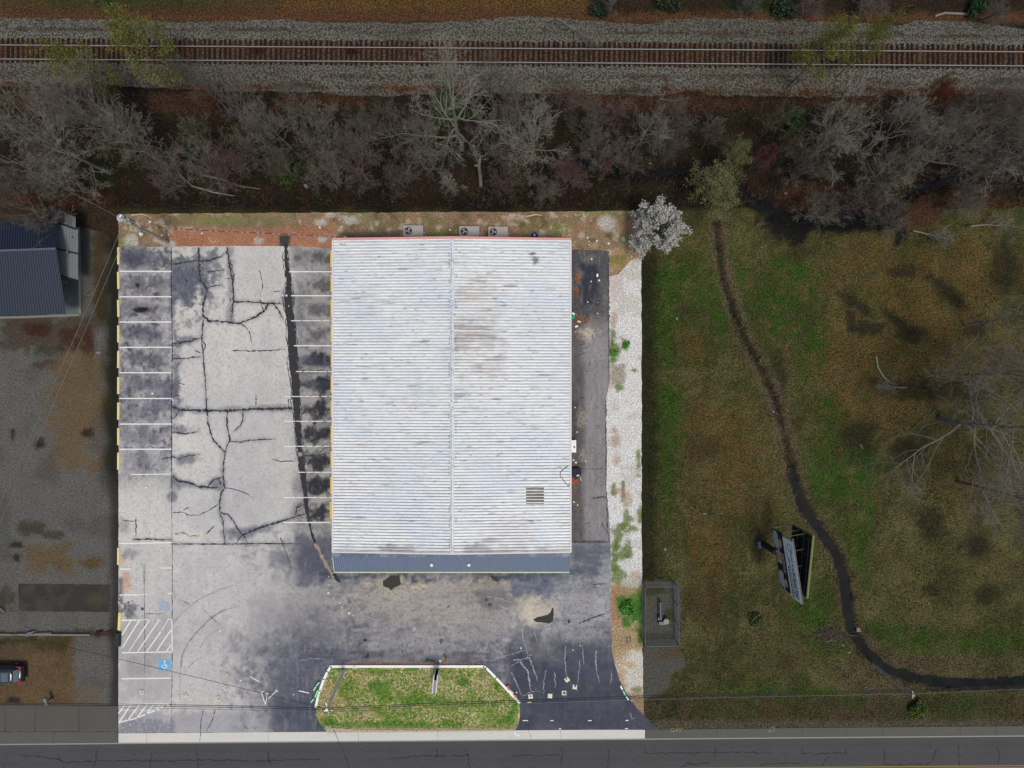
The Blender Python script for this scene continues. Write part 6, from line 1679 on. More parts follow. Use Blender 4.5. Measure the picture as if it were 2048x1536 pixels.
# bits of litter nothing tells apart
m_lit = mat('litter_white', (240, 238, 232), .7)
lit = [(345, 464), (358, 458), (404, 467), (338, 470), (324, 471), (300, 444), (640, 455), (679, 440), (600, 441), (404, 458), (1163, 437), (1182, 442), (1175, 475), (1178, 483), (1194, 482), (1217, 487), (1120, 460), (1183, 518), (1182, 563), (1175, 604), (1195, 605), (1195, 627), (1151, 664), (658, 1153), (658, 1169), (667, 1196), (680, 1206),
       (684, 1215), (698, 1226), (706, 1231), (657, 1186), (644, 1113), (1160, 1291), (1133, 1281), (1146, 1300), (1196, 1171), (1148, 1004), (1155, 1010), (1147, 920), (1152, 925), (1171, 922), (1154, 864), (588, 1388), (1150, 815), (880, 1322), (900, 460), (1060, 432), (742, 1195), (965, 1444), (883, 1451), (305, 787), (292, 975), (1042, 1296), (1271, 1242), (1262, 1266),
       (573, 591), (567, 591), (578, 612), (482, 1360), (440, 1262), (1033, 1384)]
base = MB(); base.add([(-.07, -.05, 0), (.06, -.06, 0), (.08, .05, 0), (-.05, .06, 0), (-.05, -.03, .05), (.04, -.04, .07), (.05, .03, .05), (-.03, .04, .06)], [(3, 2, 1, 0), (4, 5, 6, 7), (0, 1, 5, 4), (1, 2, 6, 5), (2, 3, 7, 6), (3, 0, 4, 7)])
l0 = base.build('litter_scrap', m_lit)
for k, (x, y) in enumerate(lit):
    o = l0 if k == 0 else l0.copy()
    if k: COL.objects.link(o)
    o.location = P(x, y); o.location.z = .03 if y < 1330 or x > 1040 else .1; s = rnd.uniform(.7, 1.9); o.scale = (s, s, 1); o.rotation_euler = (0, 0, rnd.uniform(0, 3))
    zone = ('on the brown leaf litter behind the building' if y < 500 else 'on the narrow drive along the right wall' if x > 1140 and y < 1100 else 'on the dark forecourt in front of the blue awning' if 1100 < y < 1330 and x > 640 else 'beside the dark drain trench' if 560 < x < 590 and y < 700 else 'on the grass island' if y > 1440 else 'scattered on the car park')
    tag(o, 'small white scrap of litter %s' % zone, 'litter', 'white litter scraps ' + zone)
# heaps of brown leaves on the east drive
for k, (x, y, rx, ry, lb) in enumerate(((1152, 641, 8, 18, 'ridge of brown leaves beside the green sack'), (1168, 640, 12, 9, 'curl of brown leaves spreading away from the wall'), (1153, 585, 5, 12, 'clump of brown leaves by the wall above the green sack'), (1155, 556, 4, 9, 'thin line of brown leaves near the top of the right wall'))):
    mb = MB(); r = random.Random(k)
    for j in range(420):
        a = r.uniform(0, 6.28); q = math.sqrt(r.random()); p = P(x + rx * q * math.cos(a), y + ry * q * math.sin(a)); z = .03 + .14 * (1 - q) * r.random(); s = r.uniform(.04, .09); e = [Vector((r.uniform(-s, s), r.uniform(-s, s), r.uniform(-.02, .03))) for _ in range(3)]
        p.z = z; mb.cur = r.choice((0, 0, 1)); mb.add([p + v for v in e], [(0, 1, 2)])
    tag(mb.build('leaf_heap', [mat('rust_leaf', (136, 74, 50), .9, 0, .3, 9), mat('tan_leaf', (184, 128, 98), .9, 0, .3, 9)]), lb, 'leaf heap')

# ================================================================ TREES
def tube_into(V, Fc, pts, rad, n=3):
    base = len(V); m = len(pts)
    for i, p in enumerate(pts):
        d = pts[min(i + 1, m - 1)] - pts[max(i - 1, 0)]; d.normalize()
        a = d.cross(Vector((.3, .2, .93)))
        if a.length < 1e-3: a = Vector((1, 0, 0))
        a.normalize(); b_ = d.cross(a)
        for k in range(n):
            t = 2 * math.pi * k / n; V.append(tuple(p + (a * math.cos(t) + b_ * math.sin(t)) * rad[i]))
    for i in range(m - 1):
        for k in range(n):
            a0 = base + i * n + k; a1 = base + i * n + (k + 1) % n; Fc.append((a0, a1, a1 + n, a0 + n))


class Tree:
    """bare tree skeleton: trunk + limbs in one mesh, boughs and twigs in another, tips kept for leaves"""
    def __init__(self, seed, h, spread, lean=(0, 0), trunk_frac=.35, nl=9, nb=7, nt=6, r0=.22, stems=1, upward=.45, ntt=4, tw=.012, wig=.22):
        self.r = random.Random(seed); self.V0, self.F0, self.V1, self.F1, self.tips = [], [], [], [], []
        r = self.r; self.wig = wig; self.tw = tw
        for s in range(stems):
            a = r.uniform(0, 6.28)
            top = Vector((lean[0] + (math.cos(a) * spread * .30 if stems > 1 else r.uniform(-.4, .4)), lean[1] + (math.sin(a) * spread * .30 if stems > 1 else r.uniform(-.4, .4)), h * (.72 if stems == 1 else r.uniform(.5, .7))))
            n = 7; pts = [Vector((math.cos(a) * .15 * (stems > 1), math.sin(a) * .15 * (stems > 1), -.2)).lerp(top, i / n) + Vector((r.uniform(-.12, .12), r.uniform(-.12, .12), 0)) * (i > 0) for i in range(n + 1)]
            rr = r0 if stems == 1 else r0 * .6
            rad = [rr * (1 - .75 * i / n) for i in range(n + 1)]
            tube_into(self.V0, self.F0, pts, rad, 7)
            k_ = nl if stems == 1 else max(3, nl // stems + 1)
            for i in range(k_):
                t = trunk_frac + (1 - trunk_frac) * (i + r.random() * .6) / k_
                t = min(t, .999); j = t * n; q = pts[int(j)].lerp(pts[min(int(j) + 1, n)], j % 1)
                an = a + i * 2.4 + r.uniform(-.5, .5)
                el = (upward + .5 * t + r.uniform(-.15, .15))
                L = spread * (1.15 - .45 * t) * r.uniform(.75, 1.1)
                self.branch(q, Vector((math.cos(an) * math.cos(el), math.sin(an) * math.cos(el), math.sin(el))), L, rr * .42 * (1.1 - .5 * t), 0, (nb, nt, ntt))
            self.branch(pts[-1], (pts[-1] - pts[-2]).normalized(), h * .28, rad[-1], 0, (nb, nt, ntt))

    def branch(self, p, d, L, rad, lev, cnt):
        r = self.r; n = (6, 4, 3, 2)[lev]; pts = [p.copy()]; dd = d.copy()
        for i in range(n):
            w = self.wig * (1, 1, 1.1, 1.2)[lev]
            dd = (dd + Vector((r.uniform(-w, w), r.uniform(-w, w), r.uniform(-w * .6, w * .7) + .05))).normalized()
            pts.append(pts[-1] + dd * L / n)
        rads = [max(self.tw * .8, rad * (1 - .8 * i / n)) for i in range(n + 1)]
        if lev == 0: tube_into(self.V0, self.F0, pts, rads, 5)
        else: tube_into(self.V1, self.F1, pts, rads, 3)
        if lev >= 3: self.tips.append(pts[-1]); self.tips.append(pts[1]); return
        k = cnt[lev]
        for i in range(k):
            t = .22 + .78 * (i + r.random()) / k; j = min(t, .99) * n; q = pts[int(j)].lerp(pts[min(int(j) + 1, n)], j % 1)
            ax = (pts[min(int(j) + 1, n)] - pts[int(j)]).normalized()
            side = ax.cross(Vector((r.uniform(-1, 1), r.uniform(-1, 1), r.uniform(-1, 1)))).normalized()
            nd = (ax * r.uniform(.5, 1.0) + side * r.uniform(.5, .95)).normalized()
            self.branch(q, nd, L * (.62, .55, .5)[lev] * r.uniform(.6, 1.1) * (1.15 - .5 * t), max(self.tw, rad * (.5, .5, .6)[lev] * (1 - .5 * t)), lev + 1, cnt)
        self.tips.append(pts[-1])

    def meshes(self, name):
        out = []
        for nm, V, F_ in (('trunk', self.V0, self.F0), ('crown', self.V1, self.F1)):
            me = bpy.data.meshes.new(nm); me.from_pydata(V, [], F_); me.update(); out.append(me)
        return out


def leaf_mesh(tips, seed, per, size, jit):
    r = np.random.default_rng(seed); t = np.array([tuple(p) for p in tips]); t = np.repeat(t, per, 0)
    n = len(t); c = t + r.normal(0, jit, (n, 3)); u = r.normal(0, 1, (n, 3)); u /= np.linalg.norm(u, axis=1)[:, None]
    w = np.cross(u, r.normal(0, 1, (n, 3))); w /= np.linalg.norm(w, axis=1)[:, None]; s = (size * r.uniform(.6, 1.3, n))[:, None]
    v = np.concatenate([c - u * s, c + w * s * .6, c + u * s, c - w * s * .6], 1).reshape(-1, 3)
    f = np.arange(n * 4).reshape(-1, 4); me = bpy.data.meshes.new('foliage'); me.from_pydata(v.tolist(), [], f.tolist()); me.update(); return me


KINDS = {}
def kind(name, **kw):
    t = Tree(**kw); KINDS[name] = (t, t.meshes(name))


kind('broad', seed=1, h=15, spread=6.0, nl=11, nb=8, nt=6, ntt=5)
kind('broad2', seed=2, h=15, spread=6.4, nl=10, nb=8, nt=6, ntt=5, upward=.3)
kind('tall', seed=3, h=19, spread=6.8, nl=11, nb=8, nt=5, ntt=4, r0=.30, upward=.5, trunk_frac=.3)
kind('multi', seed=4, h=9, spread=5.0, nl=12, nb=7, nt=6, ntt=5, stems=4, upward=.55, wig=.16)
kind('multi2', seed=5, h=8, spread=4.2, nl=12, nb=7, nt=6, ntt=5, stems=5, upward=.6, wig=.16)
kind('sapling', seed=6, h=7, spread=2.6, nl=9, nb=6, nt=5, ntt=3, r0=.09, upward=.7)
kind('oak', seed=7, h=17, spread=8.2, nl=13, nb=9, nt=6, ntt=5, r0=.30, upward=.25, trunk_frac=.3, wig=.3)
kind('bud', seed=8, h=11, spread=3.8, nl=10, nb=7, nt=5, ntt=3, r0=.14, upward=.45)
kind('bloom', seed=9, h=7, spread=3.6, nl=12, nb=8, nt=6, ntt=5, r0=.16, upward=.35, trunk_frac=.2)
BK = {'grey': mat('pale_grey_bark', (110, 104, 94), .9, 0, .16, 3), 'brown': mat('grey_brown_bark', (100, 92, 82), .9, 0, .14, 3), 'rose': mat('reddish_twigs', (102, 86, 79), .9, 0, .14, 3), 'light': mat('silver_bark', (126, 122, 110), .9, 0, .12, 3),
      'orange': mat('rust_twigs', (116, 72, 46), .9, 0, .14, 3), 'green': mat('olive_bark', (88, 86, 62), .9, 0, .14, 3)}
LEAFM = {'lime': (mat('lime_catkins', (112, 112, 36), .8, 0, .3, 2), .085, 2, .25), 'olive': (mat('olive_buds', (104, 108, 62), .8, 0, .25, 2), .075, 2, .2), 'red': (mat('maple_red_buds', (108, 48, 50), .8, 0, .25, 2), .05, 2, .15),
         'rust': (mat('rust_buds', (122, 68, 40), .8, 0, .25, 2), .05, 2, .15), 'white': (mat('white_blossom', (178, 177, 170), .8, 0, .12, 2), .12, 2, .13), 'pink': (mat('rose_buds', (96, 66, 66), .8, 0, .2, 2), .035, 1, .12)}
LM = {}


def tree(kname, x, y, H_, R_, bark, label, leaf=None, group=None, rz=None, name='bare_tree', cat='tree', tilt=(0, 0), z=0.0):
    """x,y: pixel of the middle of the crown, whose middle height is about 0.6 H"""
    t, (m0, m1) = KINDS[kname]; bh = {'broad': 15, 'broad2': 15, 'tall': 19, 'multi': 9, 'multi2': 8, 'sapling': 7, 'oak': 17, 'bud': 11, 'bloom': 7}[kname]
    bs = {'broad': 7.4, 'broad2': 7.8, 'tall': 8.4, 'multi': 7.0, 'multi2': 6.2, 'sapling': 3.3, 'oak': 10.0, 'bud': 4.7, 'bloom': 4.4}[kname]
    p = P(x, y, H_ * .6)
    root = empty(name, (p.x, p.y, z), rz if rz is not None else rnd.uniform(0, 6.28)); root.scale = (R_ / S / bs * 1.0, R_ / S / bs, H_ / bh)
    root.rotation_euler[0], root.rotation_euler[1] = tilt
    tag(root, label, cat, group)
    for nm, me in (('trunk', m0), ('crown', m1)):
        o = bpy.data.objects.new(nm, me); COL.objects.link(o); o.parent = root
        if not me.materials: me.materials.append(BK['grey'])
        o.material_slots[0].link = 'OBJECT'; o.material_slots[0].material = BK[bark]
    if leaf:
        key = (kname, leaf)
        if key not in LM: m_, s_, per, jit = LEAFM[leaf]; LM[key] = leaf_mesh(t.tips, 3, per, s_, jit); LM[key].materials.append(m_)
        o = bpy.data.objects.new('foliage', LM[key]); COL.objects.link(o); o.parent = root
    return root


G = 'bare trees between railway and car park'
tree('tall', 905, 215, 19, 150, 'light', 'tallest pale bare tree, thick leaning trunk, in front of the rails near the centre', group=G, rz=2.0)
tree('broad', 1066, 275, 13, 118, 'light', 'wide bare tree with radiating silver limbs right of the tallest tree', group=G)
tree('broad2', 60, 250, 14, 125, 'grey', 'dense grey bare tree against the left frame edge', group=G)
tree('broad', 165, 205, 15, 115, 'grey', 'tangled bare tree reaching towards the rails at upper left', group=G)
tree('broad2', 270, 290, 12, 110, 'grey', 'broad bare tree right of the left edge trees, above the neighbour building', group=G)
tree('multi', 110, 350, 9, 100, 'grey', 'many-stemmed bare tree just above the dark blue roof', group=G)
tree('broad', 18, 400, 12, 85, 'brown', 'bare tree at the left frame edge whose boughs cross the blue roof', group=G)
tree('sapling', 96, 452, 8, 75, 'brown', 'thin bare tree hanging over the blue roof ridge', group=G)
tree('multi2', 465, 325, 8, 85, 'rose', 'reddish bushy bare tree above the car park\'s pale slabs', 'pink', group=G)
tree('broad2', 485, 215, 12, 80, 'brown', 'grey-brown bare tree by the ballast left of centre', group=G)
tree('sapling', 395, 260, 9, 60, 'rose', 'slim rosy bare tree left of the grey-brown one', group=G)
tree('multi', 640, 270, 9, 88, 'grey', 'fan-shaped bare tree in the gap left of the tallest tree', group=G)
tree('multi2', 655, 345, 8, 85, 'grey', 'low spreading bare shrub tree above the bay nearest the building', group=G)
tree('broad', 715, 330, 9, 85, 'rose', 'reddish-brown bare tree above the roof\'s back left corner', group=G)
tree('multi', 770, 250, 9, 75, 'brown', 'brown bare tree touching the left limbs of the tallest tree', group=G)
tree('multi2', 800, 350, 7, 66, 'brown', 'low brown bare bush behind the single condenser', group=G)
tree('sapling', 905, 370, 6, 50, 'light', 'small pale sapling at the foot of the tallest tree', group=G)
tree('broad2', 985, 175, 14, 70, 'brown', 'faint bare tree whose twigs overlap the rails near the centre', group=G)
tree('multi', 1010, 355, 7, 62, 'rose', 'rosy bare shrub behind the twin condensers', group=G)
tree('multi2', 1140, 345, 7, 80, 'rose', 'rosy low thicket tree above the roof\'s back right part', 'pink', group=G)
tree('broad', 1180, 245, 10, 70, 'brown', 'brown bare tree between the two wide silver trees', group=G)
tree('broad2', 1290, 262, 12, 72, 'light', 'bare tree with starry silver crown above the stream', group=G)
tree('multi', 1255, 320, 7, 60, 'rose', 'rosy bare shrub on the stream bank', group=G)
tree('sapling', 1430, 265, 8, 55, 'brown', 'slender bare tree just left of the red budding tree', group=G)
tree('sapling', 1560, 235, 9, 60, 'green', 'olive-toned slender bare tree by the ballast', group=G)
tree('multi', 1685, 270, 10, 115, 'light', 'big fan of pale upright stems right of the red budding tree', group=G, rz=.4)
tree('multi2', 1620, 330, 8, 70, 'brown', 'brown bare bush tree below the fan of pale stems', group=G)
tree('broad', 1770, 345, 10, 85, 'grey', 'grey bare tree above the dark wet hollow', group=G)
tree('broad2', 1860, 275, 13, 95, 'grey', 'grey-limbed bare tree right of the fan of pale stems', group=G)
tree('multi', 1870, 195, 10, 48, 'orange', 'rust coloured budding tree beside the ballast at upper right', 'rust', group=G)
tree('broad', 1960, 220, 15, 95, 'brown', 'brown-grey bare tree near the upper right frame corner', group=G)
tree('multi', 1955, 320, 9, 80, 'grey', 'many-stemmed bare tree above the fallen branches on the right', group=G)
tree('broad2', 2040, 310, 14, 90, 'light', 'silver bare tree cut by the right frame edge, above the stream', group=G)
tree('multi2', 1930, 400, 6, 70, 'grey', 'low grey bare shrub lying over the right bank', group=G)
tree('sapling', 1850, 455, 4, 60, 'light', 'fallen silver bough spread on the meadow\'s top edge', group=G, tilt=(1.1, .2), z=.6)
tree('sapling', 1965, 445, 4, 60, 'light', 'fallen silver bough nearest the right frame edge', group=G, tilt=(1.2, -.4), z=.8)
tree('sapling', 1120, 6, 6, 40, 'light', 'fallen pale branch on the verge beyond the railway', group=G, tilt=(1.2, .5), z=.5)
tree('sapling', 1225, 8, 5, 40, 'grey', 'small bare tree on the far verge at the top frame edge', group=G)
tree('multi2', 1500, 4, 4, 50, 'brown', 'brown bramble bush at the top frame edge', group=G)
tree('multi2', 1740, 12, 4, 70, 'brown', 'wide brown bramble bush beyond the rails at upper right', group=G)
tree('multi2', 1620, 10, 4, 60, 'rose', 'rosy bramble bush beyond the rails between two others', group=G)
tree('multi2', 1990, 16, 4, 60, 'brown', 'brown bramble bush in the top right corner', group=G)
tree('broad', 215, 255, 13, 100, 'grey', 'bare tree woven between the left edge trees and the shaded gap', group=G)
tree('broad2', 110, 290, 15, 120, 'light', 'largest silver-limbed bare tree of the left clump', group=G)
tree('multi', 330, 345, 8, 70, 'grey', 'grey bare tree whose stems splay above the leaning pole', group=G)
tree('broad', 545, 255, 11, 78, 'grey', 'grey bare tree between the reddish bushy tree and the fan-shaped one', group=G)
tree('multi2', 560, 330, 7, 62, 'brown', 'brown bare thicket tree left of the green bramble', group=G)
tree('broad', 850, 290, 12, 95, 'grey', 'grey bare tree entangled with the left limbs of the tallest tree', group=G)
tree('multi', 985, 280, 9, 75, 'grey', 'grey bare tree filling the gap right of the tallest tree', group=G)
tree('broad2', 1120, 190, 13, 70, 'brown', 'thin brown bare tree reaching the ballast right of centre', group=G)
tree('sapling', 1230, 225, 9, 60, 'rose', 'rosy slender bare tree before the leaf-covered bank', group=G)
tree('broad', 1810, 250, 12, 90, 'light', 'silver bare tree between the fan of stems and the rust tree', group=G)
tree('broad2', 1905, 300, 12, 100, 'grey', 'dense grey bare tree in the middle of the right clump', group=G)
tree('broad', 2010, 250, 15, 110, 'grey', 'tall grey bare tree filling the upper right corner clump', group=G)
tree('multi', 1730, 400, 6, 70, 'rose', 'low rosy thicket on the near bank of the wet hollow', group=G)
tree('multi', 1330, 290, 8, 60, 'brown', 'brown bare shrub beyond the stream bend', group=G)
tree('broad', 400, 165, 12, 60, 'brown', 'faint brown bare tree standing against the ballast', group=G)
tree('multi', 1580, 300, 8, 58, 'green', 'olive-toned bare shrub between the red maple and the fan of stems', group=G)
tree('broad', 415, 335, 10, 80, 'grey', 'grey bare tree directly above the pale slabs, behind the fallen bough', group=G)
tree('multi', 505, 270, 9, 80, 'grey', 'grey bare tree behind the reddish bushy one', group=G)
tree('broad2', 600, 210, 12, 72, 'grey', 'thin grey bare tree touching the ballast left of centre', group=G)
tree('multi', 720, 275, 9, 75, 'grey', 'grey bare tree left of the tallest tree\'s limbs, above the reddish one', group=G)
tree('broad', 1030, 215, 13, 85, 'grey', 'grey bare tree behind the wide silver one, near the rails', group=G)
tree('multi', 1200, 300, 8, 80, 'grey', 'grey bare thicket tree right of the wide silver one', group=G)
tree('broad', 1350, 240, 10, 62, 'brown', 'brown bare tree on the leaf-covered bank right of the starry crown', group=G)
tree('multi2', 1085, 380, 6, 60, 'grey', 'low grey bare shrub behind the small dark condenser', group=G)
tree('multi', 1640, 420, 6, 70, 'grey', 'grey bare shrub leaning over the black pool', group=G)
tree('multi2', 1780, 430, 6, 75, 'brown', 'brown bare shrub at the right end of the black pool', group=G)
G2 = 'trees with fresh yellow-green buds'
tree('bud', 300, 90, 13, 78, 'green', 'yellow-green budding tree overhanging the rails at upper left', 'lime', G2, name='budding_tree')
tree('bud', 165, 130, 12, 66, 'green', 'thinner yellow-green budding tree left of the other above the rails', 'lime', G2, name='budding_tree')
tree('bud', 1640, 105, 13, 62, 'green', 'yellow-green budding tree overhanging the rails at upper right', 'lime', G2, name='budding_tree')
tree('bud', 1738, 92, 12, 46, 'green', 'small yellow-green budding tree right of the larger one over the rails', 'lime', G2, name='budding_tree')
tree('bud', 1432, 368, 9, 82, 'green', 'pale olive budding tree at the head of the ditch', 'olive', G2, name='budding_tree')
tree('bud', 1475, 315, 8, 52, 'green', 'olive budding tree just behind the one at the head of the ditch', 'olive', G2, name='budding_tree')
tree('multi2', 1525, 315, 7, 42, 'rose', 'red budding bushy maple near the stream', 'red', name='budding_tree')
tree('sapling', 1205, 325, 6, 30, 'rose', 'small red budding sapling on the stream bank', 'red', name='budding_tree')
tree('bloom', 1312, 446, 7.0, 76, 'brown', 'white flowering tree at the corner of leaf litter and meadow', 'white', name='blossom_tree', rz=1.0)
G3 = 'bare trees in the meadow on the right'
tree('oak', 2015, 850, 17, 215, 'grey', 'huge spreading bare tree with grey limbs over the meadow\'s right edge', group=G3, rz=1.0)
tree('oak', 2030, 990, 14, 130, 'grey', 'wide bare tree below the huge spreading one at the right edge', group=G3, rz=2.5)
tree('broad', 2000, 745, 17, 130, 'grey', 'bare tree rising behind the huge spreading one', group=G3)
tree('sapling', 2025, 640, 12, 60, 'light', 'narrow silver bare tree at the right frame edge above the huge one', group=G3)
tree('sapling', 1832, 775, 4, 45, 'grey', 'fallen grey bough at the foot of the huge spreading tree', group=G3, tilt=(1.2, .3), z=.5)
# a bare leaning trunk stump and fallen poles
mb = MB(); mb.tube([P(962, 372, 0), P(960, 350, 1.8), P(958, 334, 3.6), P(960, 318, 5.0)], [.20, .18, .16, .10], 8); t = mb.build('snag', BK['light']); tag(t, 'broken pale dead trunk standing right of the tallest tree', 'dead trunk')
mb = MB(); mb.tube([P(957, 331, 3.6), P(949, 331, 3.8)], [.11, .09], 7); mb.build('branch_stub', mat('cut_wood', (140, 120, 84)), t)
for k, (pts, r_, m_, lb) in enumerate((([(1752, 712), (1756, 735), (1768, 755), (1785, 768)], .09, 'light', 'single long pale stick on the brown meadow'), ([(407, 350), (440, 358), (480, 372), (520, 378)], .12, 'brown', 'fallen brown pole in the woods above the car park'), ([(360, 350), (384, 372), (430, 385), (470, 392)], .1, 'light', 'fallen pale bough lying above the pale slabs'),
                                       ([(1870, 32), (1890, 26), (1930, 28), (1950, 34)], .12, 'light', 'curved pale log beyond the rails at upper right'), ([(1698, 1270), (1716, 1272)], .05, 'brown', 'short stick lying across the creek'), ([(1320, 198), (1350, 202), (1372, 196)], .05, 'grey', 'thin stick on leaf litter below the ballast'), ([(1720, 889), (1727, 898)], .06, 'light', 'short pale stick near the dark patches'),
                                       ([(262, 430), (285, 428), (305, 436)], .05, 'light', 'pale stick on the litter beside the leaning pole'), ([(418, 474), (419, 480), (427, 485), (435, 478)], .05, 'light', 'curly white twig on the orange leaves'), ([(1052, 433), (1072, 429), (1084, 431)], .07, 'light', 'split pale branch behind the third condenser'))):
    mb = MB(); mb.tube([P(x, y, .12 if k != 4 else -.2) for x, y in pts], [r_] * (len(pts) - 1) + [r_ * .4], 6); tag(mb.build('fallen_branch', BK[m_] if k not in (7, 8, 9) else mat('bleached_twig', (214, 196, 170))), lb, 'fallen branch')
# evergreen shrubs
def shrub(x, y, r_, h, col, seed, label, n=1500):
    g = random.Random(seed); p0 = P(x, y, h * .4); mb = MB()
    lobes = [(g.uniform(-.5, .5) * r_, g.uniform(-.5, .5) * r_, h * g.uniform(.35, .7), r_ * g.uniform(.4, .65)) for _ in range(7)]
    for k in range(n):
        lx, ly, lz, lr = g.choice(lobes); v = Vector((g.gauss(0, 1), g.gauss(0, 1), g.gauss(0, 1) * .8)).normalized() * lr * (g.random() ** .4); c_ = Vector((lx, ly, lz)) + v; c_.z = max(c_.z, .05)
        u = Vector((g.gauss(0, 1), g.gauss(0, 1), g.gauss(0, .6))).normalized() * .16; w = u.cross(Vector((g.gauss(0, 1), g.gauss(0, 1), g.gauss(0, 1)))).normalized() * .07
        mb.cur = 0 if g.random() < .6 else 1; mb.add([c_ - u, c_ + w, c_ + u, c_ - w], [(0, 1, 2, 3)])
    t = empty('evergreen_shrub', (p0.x, p0.y, 0)); tag(t, label, 'shrub', 'green shrubs')
    mb.build('foliage', [mat('shrub_green', col, .7, 0, .3, 3), mat('shrub_light_green', tuple(int(c * 1.35) for c in col), .7, 0, .3, 3)], t)
    mb = MB(); [mb.tube([(0, 0, 0), (g.uniform(-.3, .3) * r_, g.uniform(-.3, .3) * r_, h * .6)], [.05, .02], 5) for _ in range(3)]; mb.build('stem', BK['brown'], t)
shrub(905, 215, 1.9, 4.0, (36, 62, 18), 1, 'bright green evergreen shrub glimpsed through the tallest tree', 2600)
shrub(1955, 15, 1.2, 1.6, (28, 58, 24), 2, 'small green shrub beyond the rails at the top right')
shrub(575, 345, 1.5, 1.5, (40, 54, 16), 3, 'low green bramble left of the fan-shaped tree'); shrub(385, 285, 1.3, 1.5, (30, 46, 16), 4, 'dark green shrub in the shade beside the slim rosy tree')
shrub(1202, 14, 1.2, 1.0, (30, 44, 20), 5, 'dull green shrub on the far verge left of the others'); shrub(1340, 8, 1.6, 1.2, (34, 44, 22), 6, 'broad dull green shrub at the top frame edge'); shrub(1570, 12, 1.6, 1.2, (28, 48, 24), 7, 'dark green shrub beyond the rails beside brambles')
shrub(1595, 245, 1.2, 1.4, (30, 48, 18), 8, 'green shrub under the upper right budding tree'); shrub(1838, 1417, 1.1, .9, (70, 84, 24), 9, 'yellow-green shrub on the road verge below the creek pole'); shrub(1250, 1215, .9, .35, (66, 120, 42), 10, 'bright green weed clump on the dirt strip by the forecourt', 1800)
shrub(1252, 690, .4, .3, (66, 120, 42), 11, 'small bright green weed tuft on the white gravel, right one', 500); shrub(1229, 706, .45, .3, (74, 124, 40), 12, 'small bright green weed tuft hugging the drive edge', 500)
shrub(1515, 100 + 1140, 1.0, .5, (54, 66, 26), 14, 'olive weed clump in the lower meadow', 700)
# brush heap by the creek
t = tag(empty('brush_heap', P(1659, 1270)), 'heap of washed-up brown sticks on the creek bank', 'brush heap'); mb = MB(); g = random.Random(5)
for k in range(120):
    a = Vector((g.gauss(0, .6), g.gauss(0, .5), g.uniform(0, .5))); an = g.uniform(0, 3.14); d = Vector((math.cos(an), math.sin(an), g.uniform(-.2, .3))) * g.uniform(.4, 1); mb.tube([a, a + d], .025, 3)
mb.build('sticks', BK['brown'], t)


# ground cover nobody could count
def scatter(name, n, boxes, colfn, blade, hgt, seed, label_kind='stuff', reject=None, z0=0.0):
    r = np.random.default_rng(seed); V = []; F_ = []; Cc = []
    tot = sum((b[2] - b[0]) * (b[3] - b[1]) for b in boxes)
    xs = []; ys = []
    for b in boxes:
        k = int(n * (b[2] - b[0]) * (b[3] - b[1]) / tot); xs.append(r.uniform(b[0], b[2], k)); ys.append(r.uniform(b[1], b[3], k))
    x = np.concatenate(xs); y = np.concatenate(ys)
    if reject is not None: keep = ~reject(x, y); x, y = x[keep], y[keep]
    n = len(x); col = colfn(x, y, r); wx = (x - 1024) / S; wy = (768 - y) / S
    h = hgt * r.uniform(.5, 1.3, n); a = r.uniform(0, 6.28, n); w = blade * r.uniform(.6, 1.4, n)
    z = z0 if np.isscalar(z0) else z0(x, y)
    lx = r.normal(0, .6, n) * h * 1.2; ly = r.normal(0, .6, n) * h * 1.2
    v = np.empty((n, 3, 3)); v[:, 0] = np.stack([wx - np.cos(a) * w, wy - np.sin(a) * w, np.zeros(n) + z - .02], 1); v[:, 1] = np.stack([wx + np.cos(a) * w, wy + np.sin(a) * w, np.zeros(n) + z - .02], 1); v[:, 2] = np.stack([wx + lx, wy + ly, h + z], 1)
    me = bpy.data.meshes.new(name); me.from_pydata(v.reshape(-1, 3).tolist(), [], np.arange(n * 3).reshape(-1, 3).tolist()); me.update()
    set_attr(me, 'base', np.repeat(col, 3, 0)); me.materials.append(M_blade)
    o = bpy.data.objects.new(name, me); COL.objects.link(o); o['kind'] = 'stuff'; return o


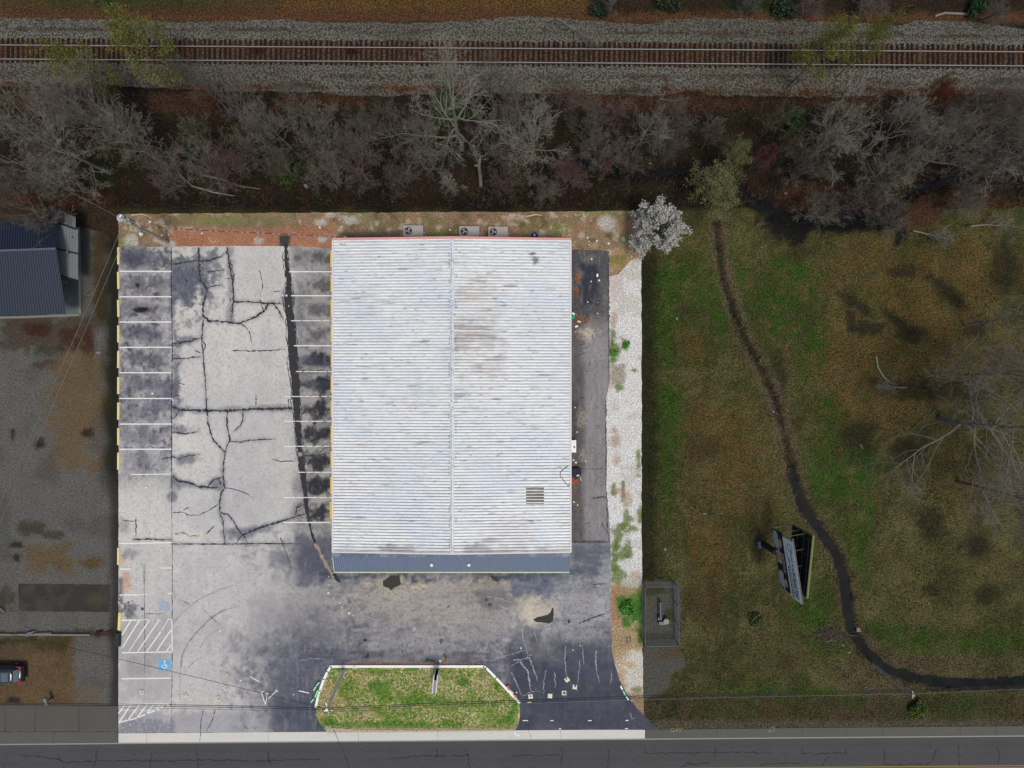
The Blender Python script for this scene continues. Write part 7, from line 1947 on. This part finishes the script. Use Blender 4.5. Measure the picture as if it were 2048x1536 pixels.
M_blade = attr_mat('blades', .2, 2)
def pick(cols, ps):
    def f(x, y, r):
        c = np.array([C(*q) for q in cols]); i = r.choice(len(cols), len(x), p=ps); patch = fbm(x, y, 28, 140); j = np.where(patch > .55, 0, i); return c[j] * r.uniform(.75, 1.25, len(x))[:, None]
    return f
def out_isl(x, y):
    inside = (y > 1337) & (y < 1455) & (x > 634 + np.clip((1405 - y) * .42, 0, 40)) & (x < 1036 - np.clip((1400 - y) * 1.0, 0, 90)); return ~inside
scatter('island_grass_blades', 26000, [(634, 1337, 1038, 1456)], pick([(78, 126, 30), (150, 166, 84), (206, 186, 148), (96, 120, 54)], [.35, .2, .25, .2]), .035, .10, 6, reject=out_isl, z0=.15)
scatter('meadow_grass_blades', 90000, [(1300, 470, 2060, 1440)], pick([(50, 70, 24), (96, 84, 48), (108, 92, 60), (64, 60, 30)], [.22, .3, .2, .28]), .045, .13, 7, reject=lambda x, y: (line_dist(x, y, CREEK) < 17) | ((x > 1285) & (x < 1362) & (y > 1160) & (y < 1400)) | ((x < 1480) & (y < 500)) | (fbm(x, y, 30, 141) < .42), z0=.0)
scatter('woodland_brush', 60000, [(0, 185, 2060, 415)], pick([(66, 46, 32), (58, 40, 34), (92, 84, 72), (44, 50, 22), (104, 62, 40)], [.3, .25, .2, .1, .15]), .03, .45, 8, reject=lambda x, y: line_dist(x, y, STREAM) < 5, z0=.0)
scatter('verge_brush', 9000, [(0, -10, 2060, 30)], pick([(86, 62, 40), (70, 60, 34), (50, 46, 28)], [.4, .3, .3]), .03, .2, 9)
scatter('strip_weeds', 2600, [(1222, 1165, 1284, 1300), (1222, 1050, 1262, 1160), (1222, 660, 1240, 720)], pick([(84, 130, 40), (170, 146, 108), (120, 110, 60)], [.4, .35, .25]), .03, .09, 10)
scatter('yard_straw', 5000, [(-10, 1275, 150, 1405)], pick([(96, 74, 46), (120, 100, 70), (64, 52, 30)], [.4, .35, .25]), .03, .06, 11)

def nearcreek(x, y):
    d = line_dist(x, y, CREEK); w = 4 + 9 * sstep(880, 1010, y); return (d < w) | (d > w + 16) | (fbm(x, y, 12, 150) < .36)
scatter('creek_bank_straw', 80000, [(1440, 640, 1560, 800), (1500, 780, 1740, 1330), (1700, 1300, 2060, 1395)], pick([(128, 114, 90), (100, 90, 68), (76, 78, 42), (66, 84, 32), (52, 46, 35)], [.3, .25, .15, .12, .18]), .028, .24, 12, reject=nearcreek, z0=-.12)
scatter('ditch_debris', 9000, [(1420, 470, 1600, 940)], pick([(60, 54, 44), (80, 72, 58), (34, 31, 26)], [.4, .25, .35]), .05, .1, 13, reject=lambda x, y: line_dist(x, y, CREEK) > 8, z0=-.4)
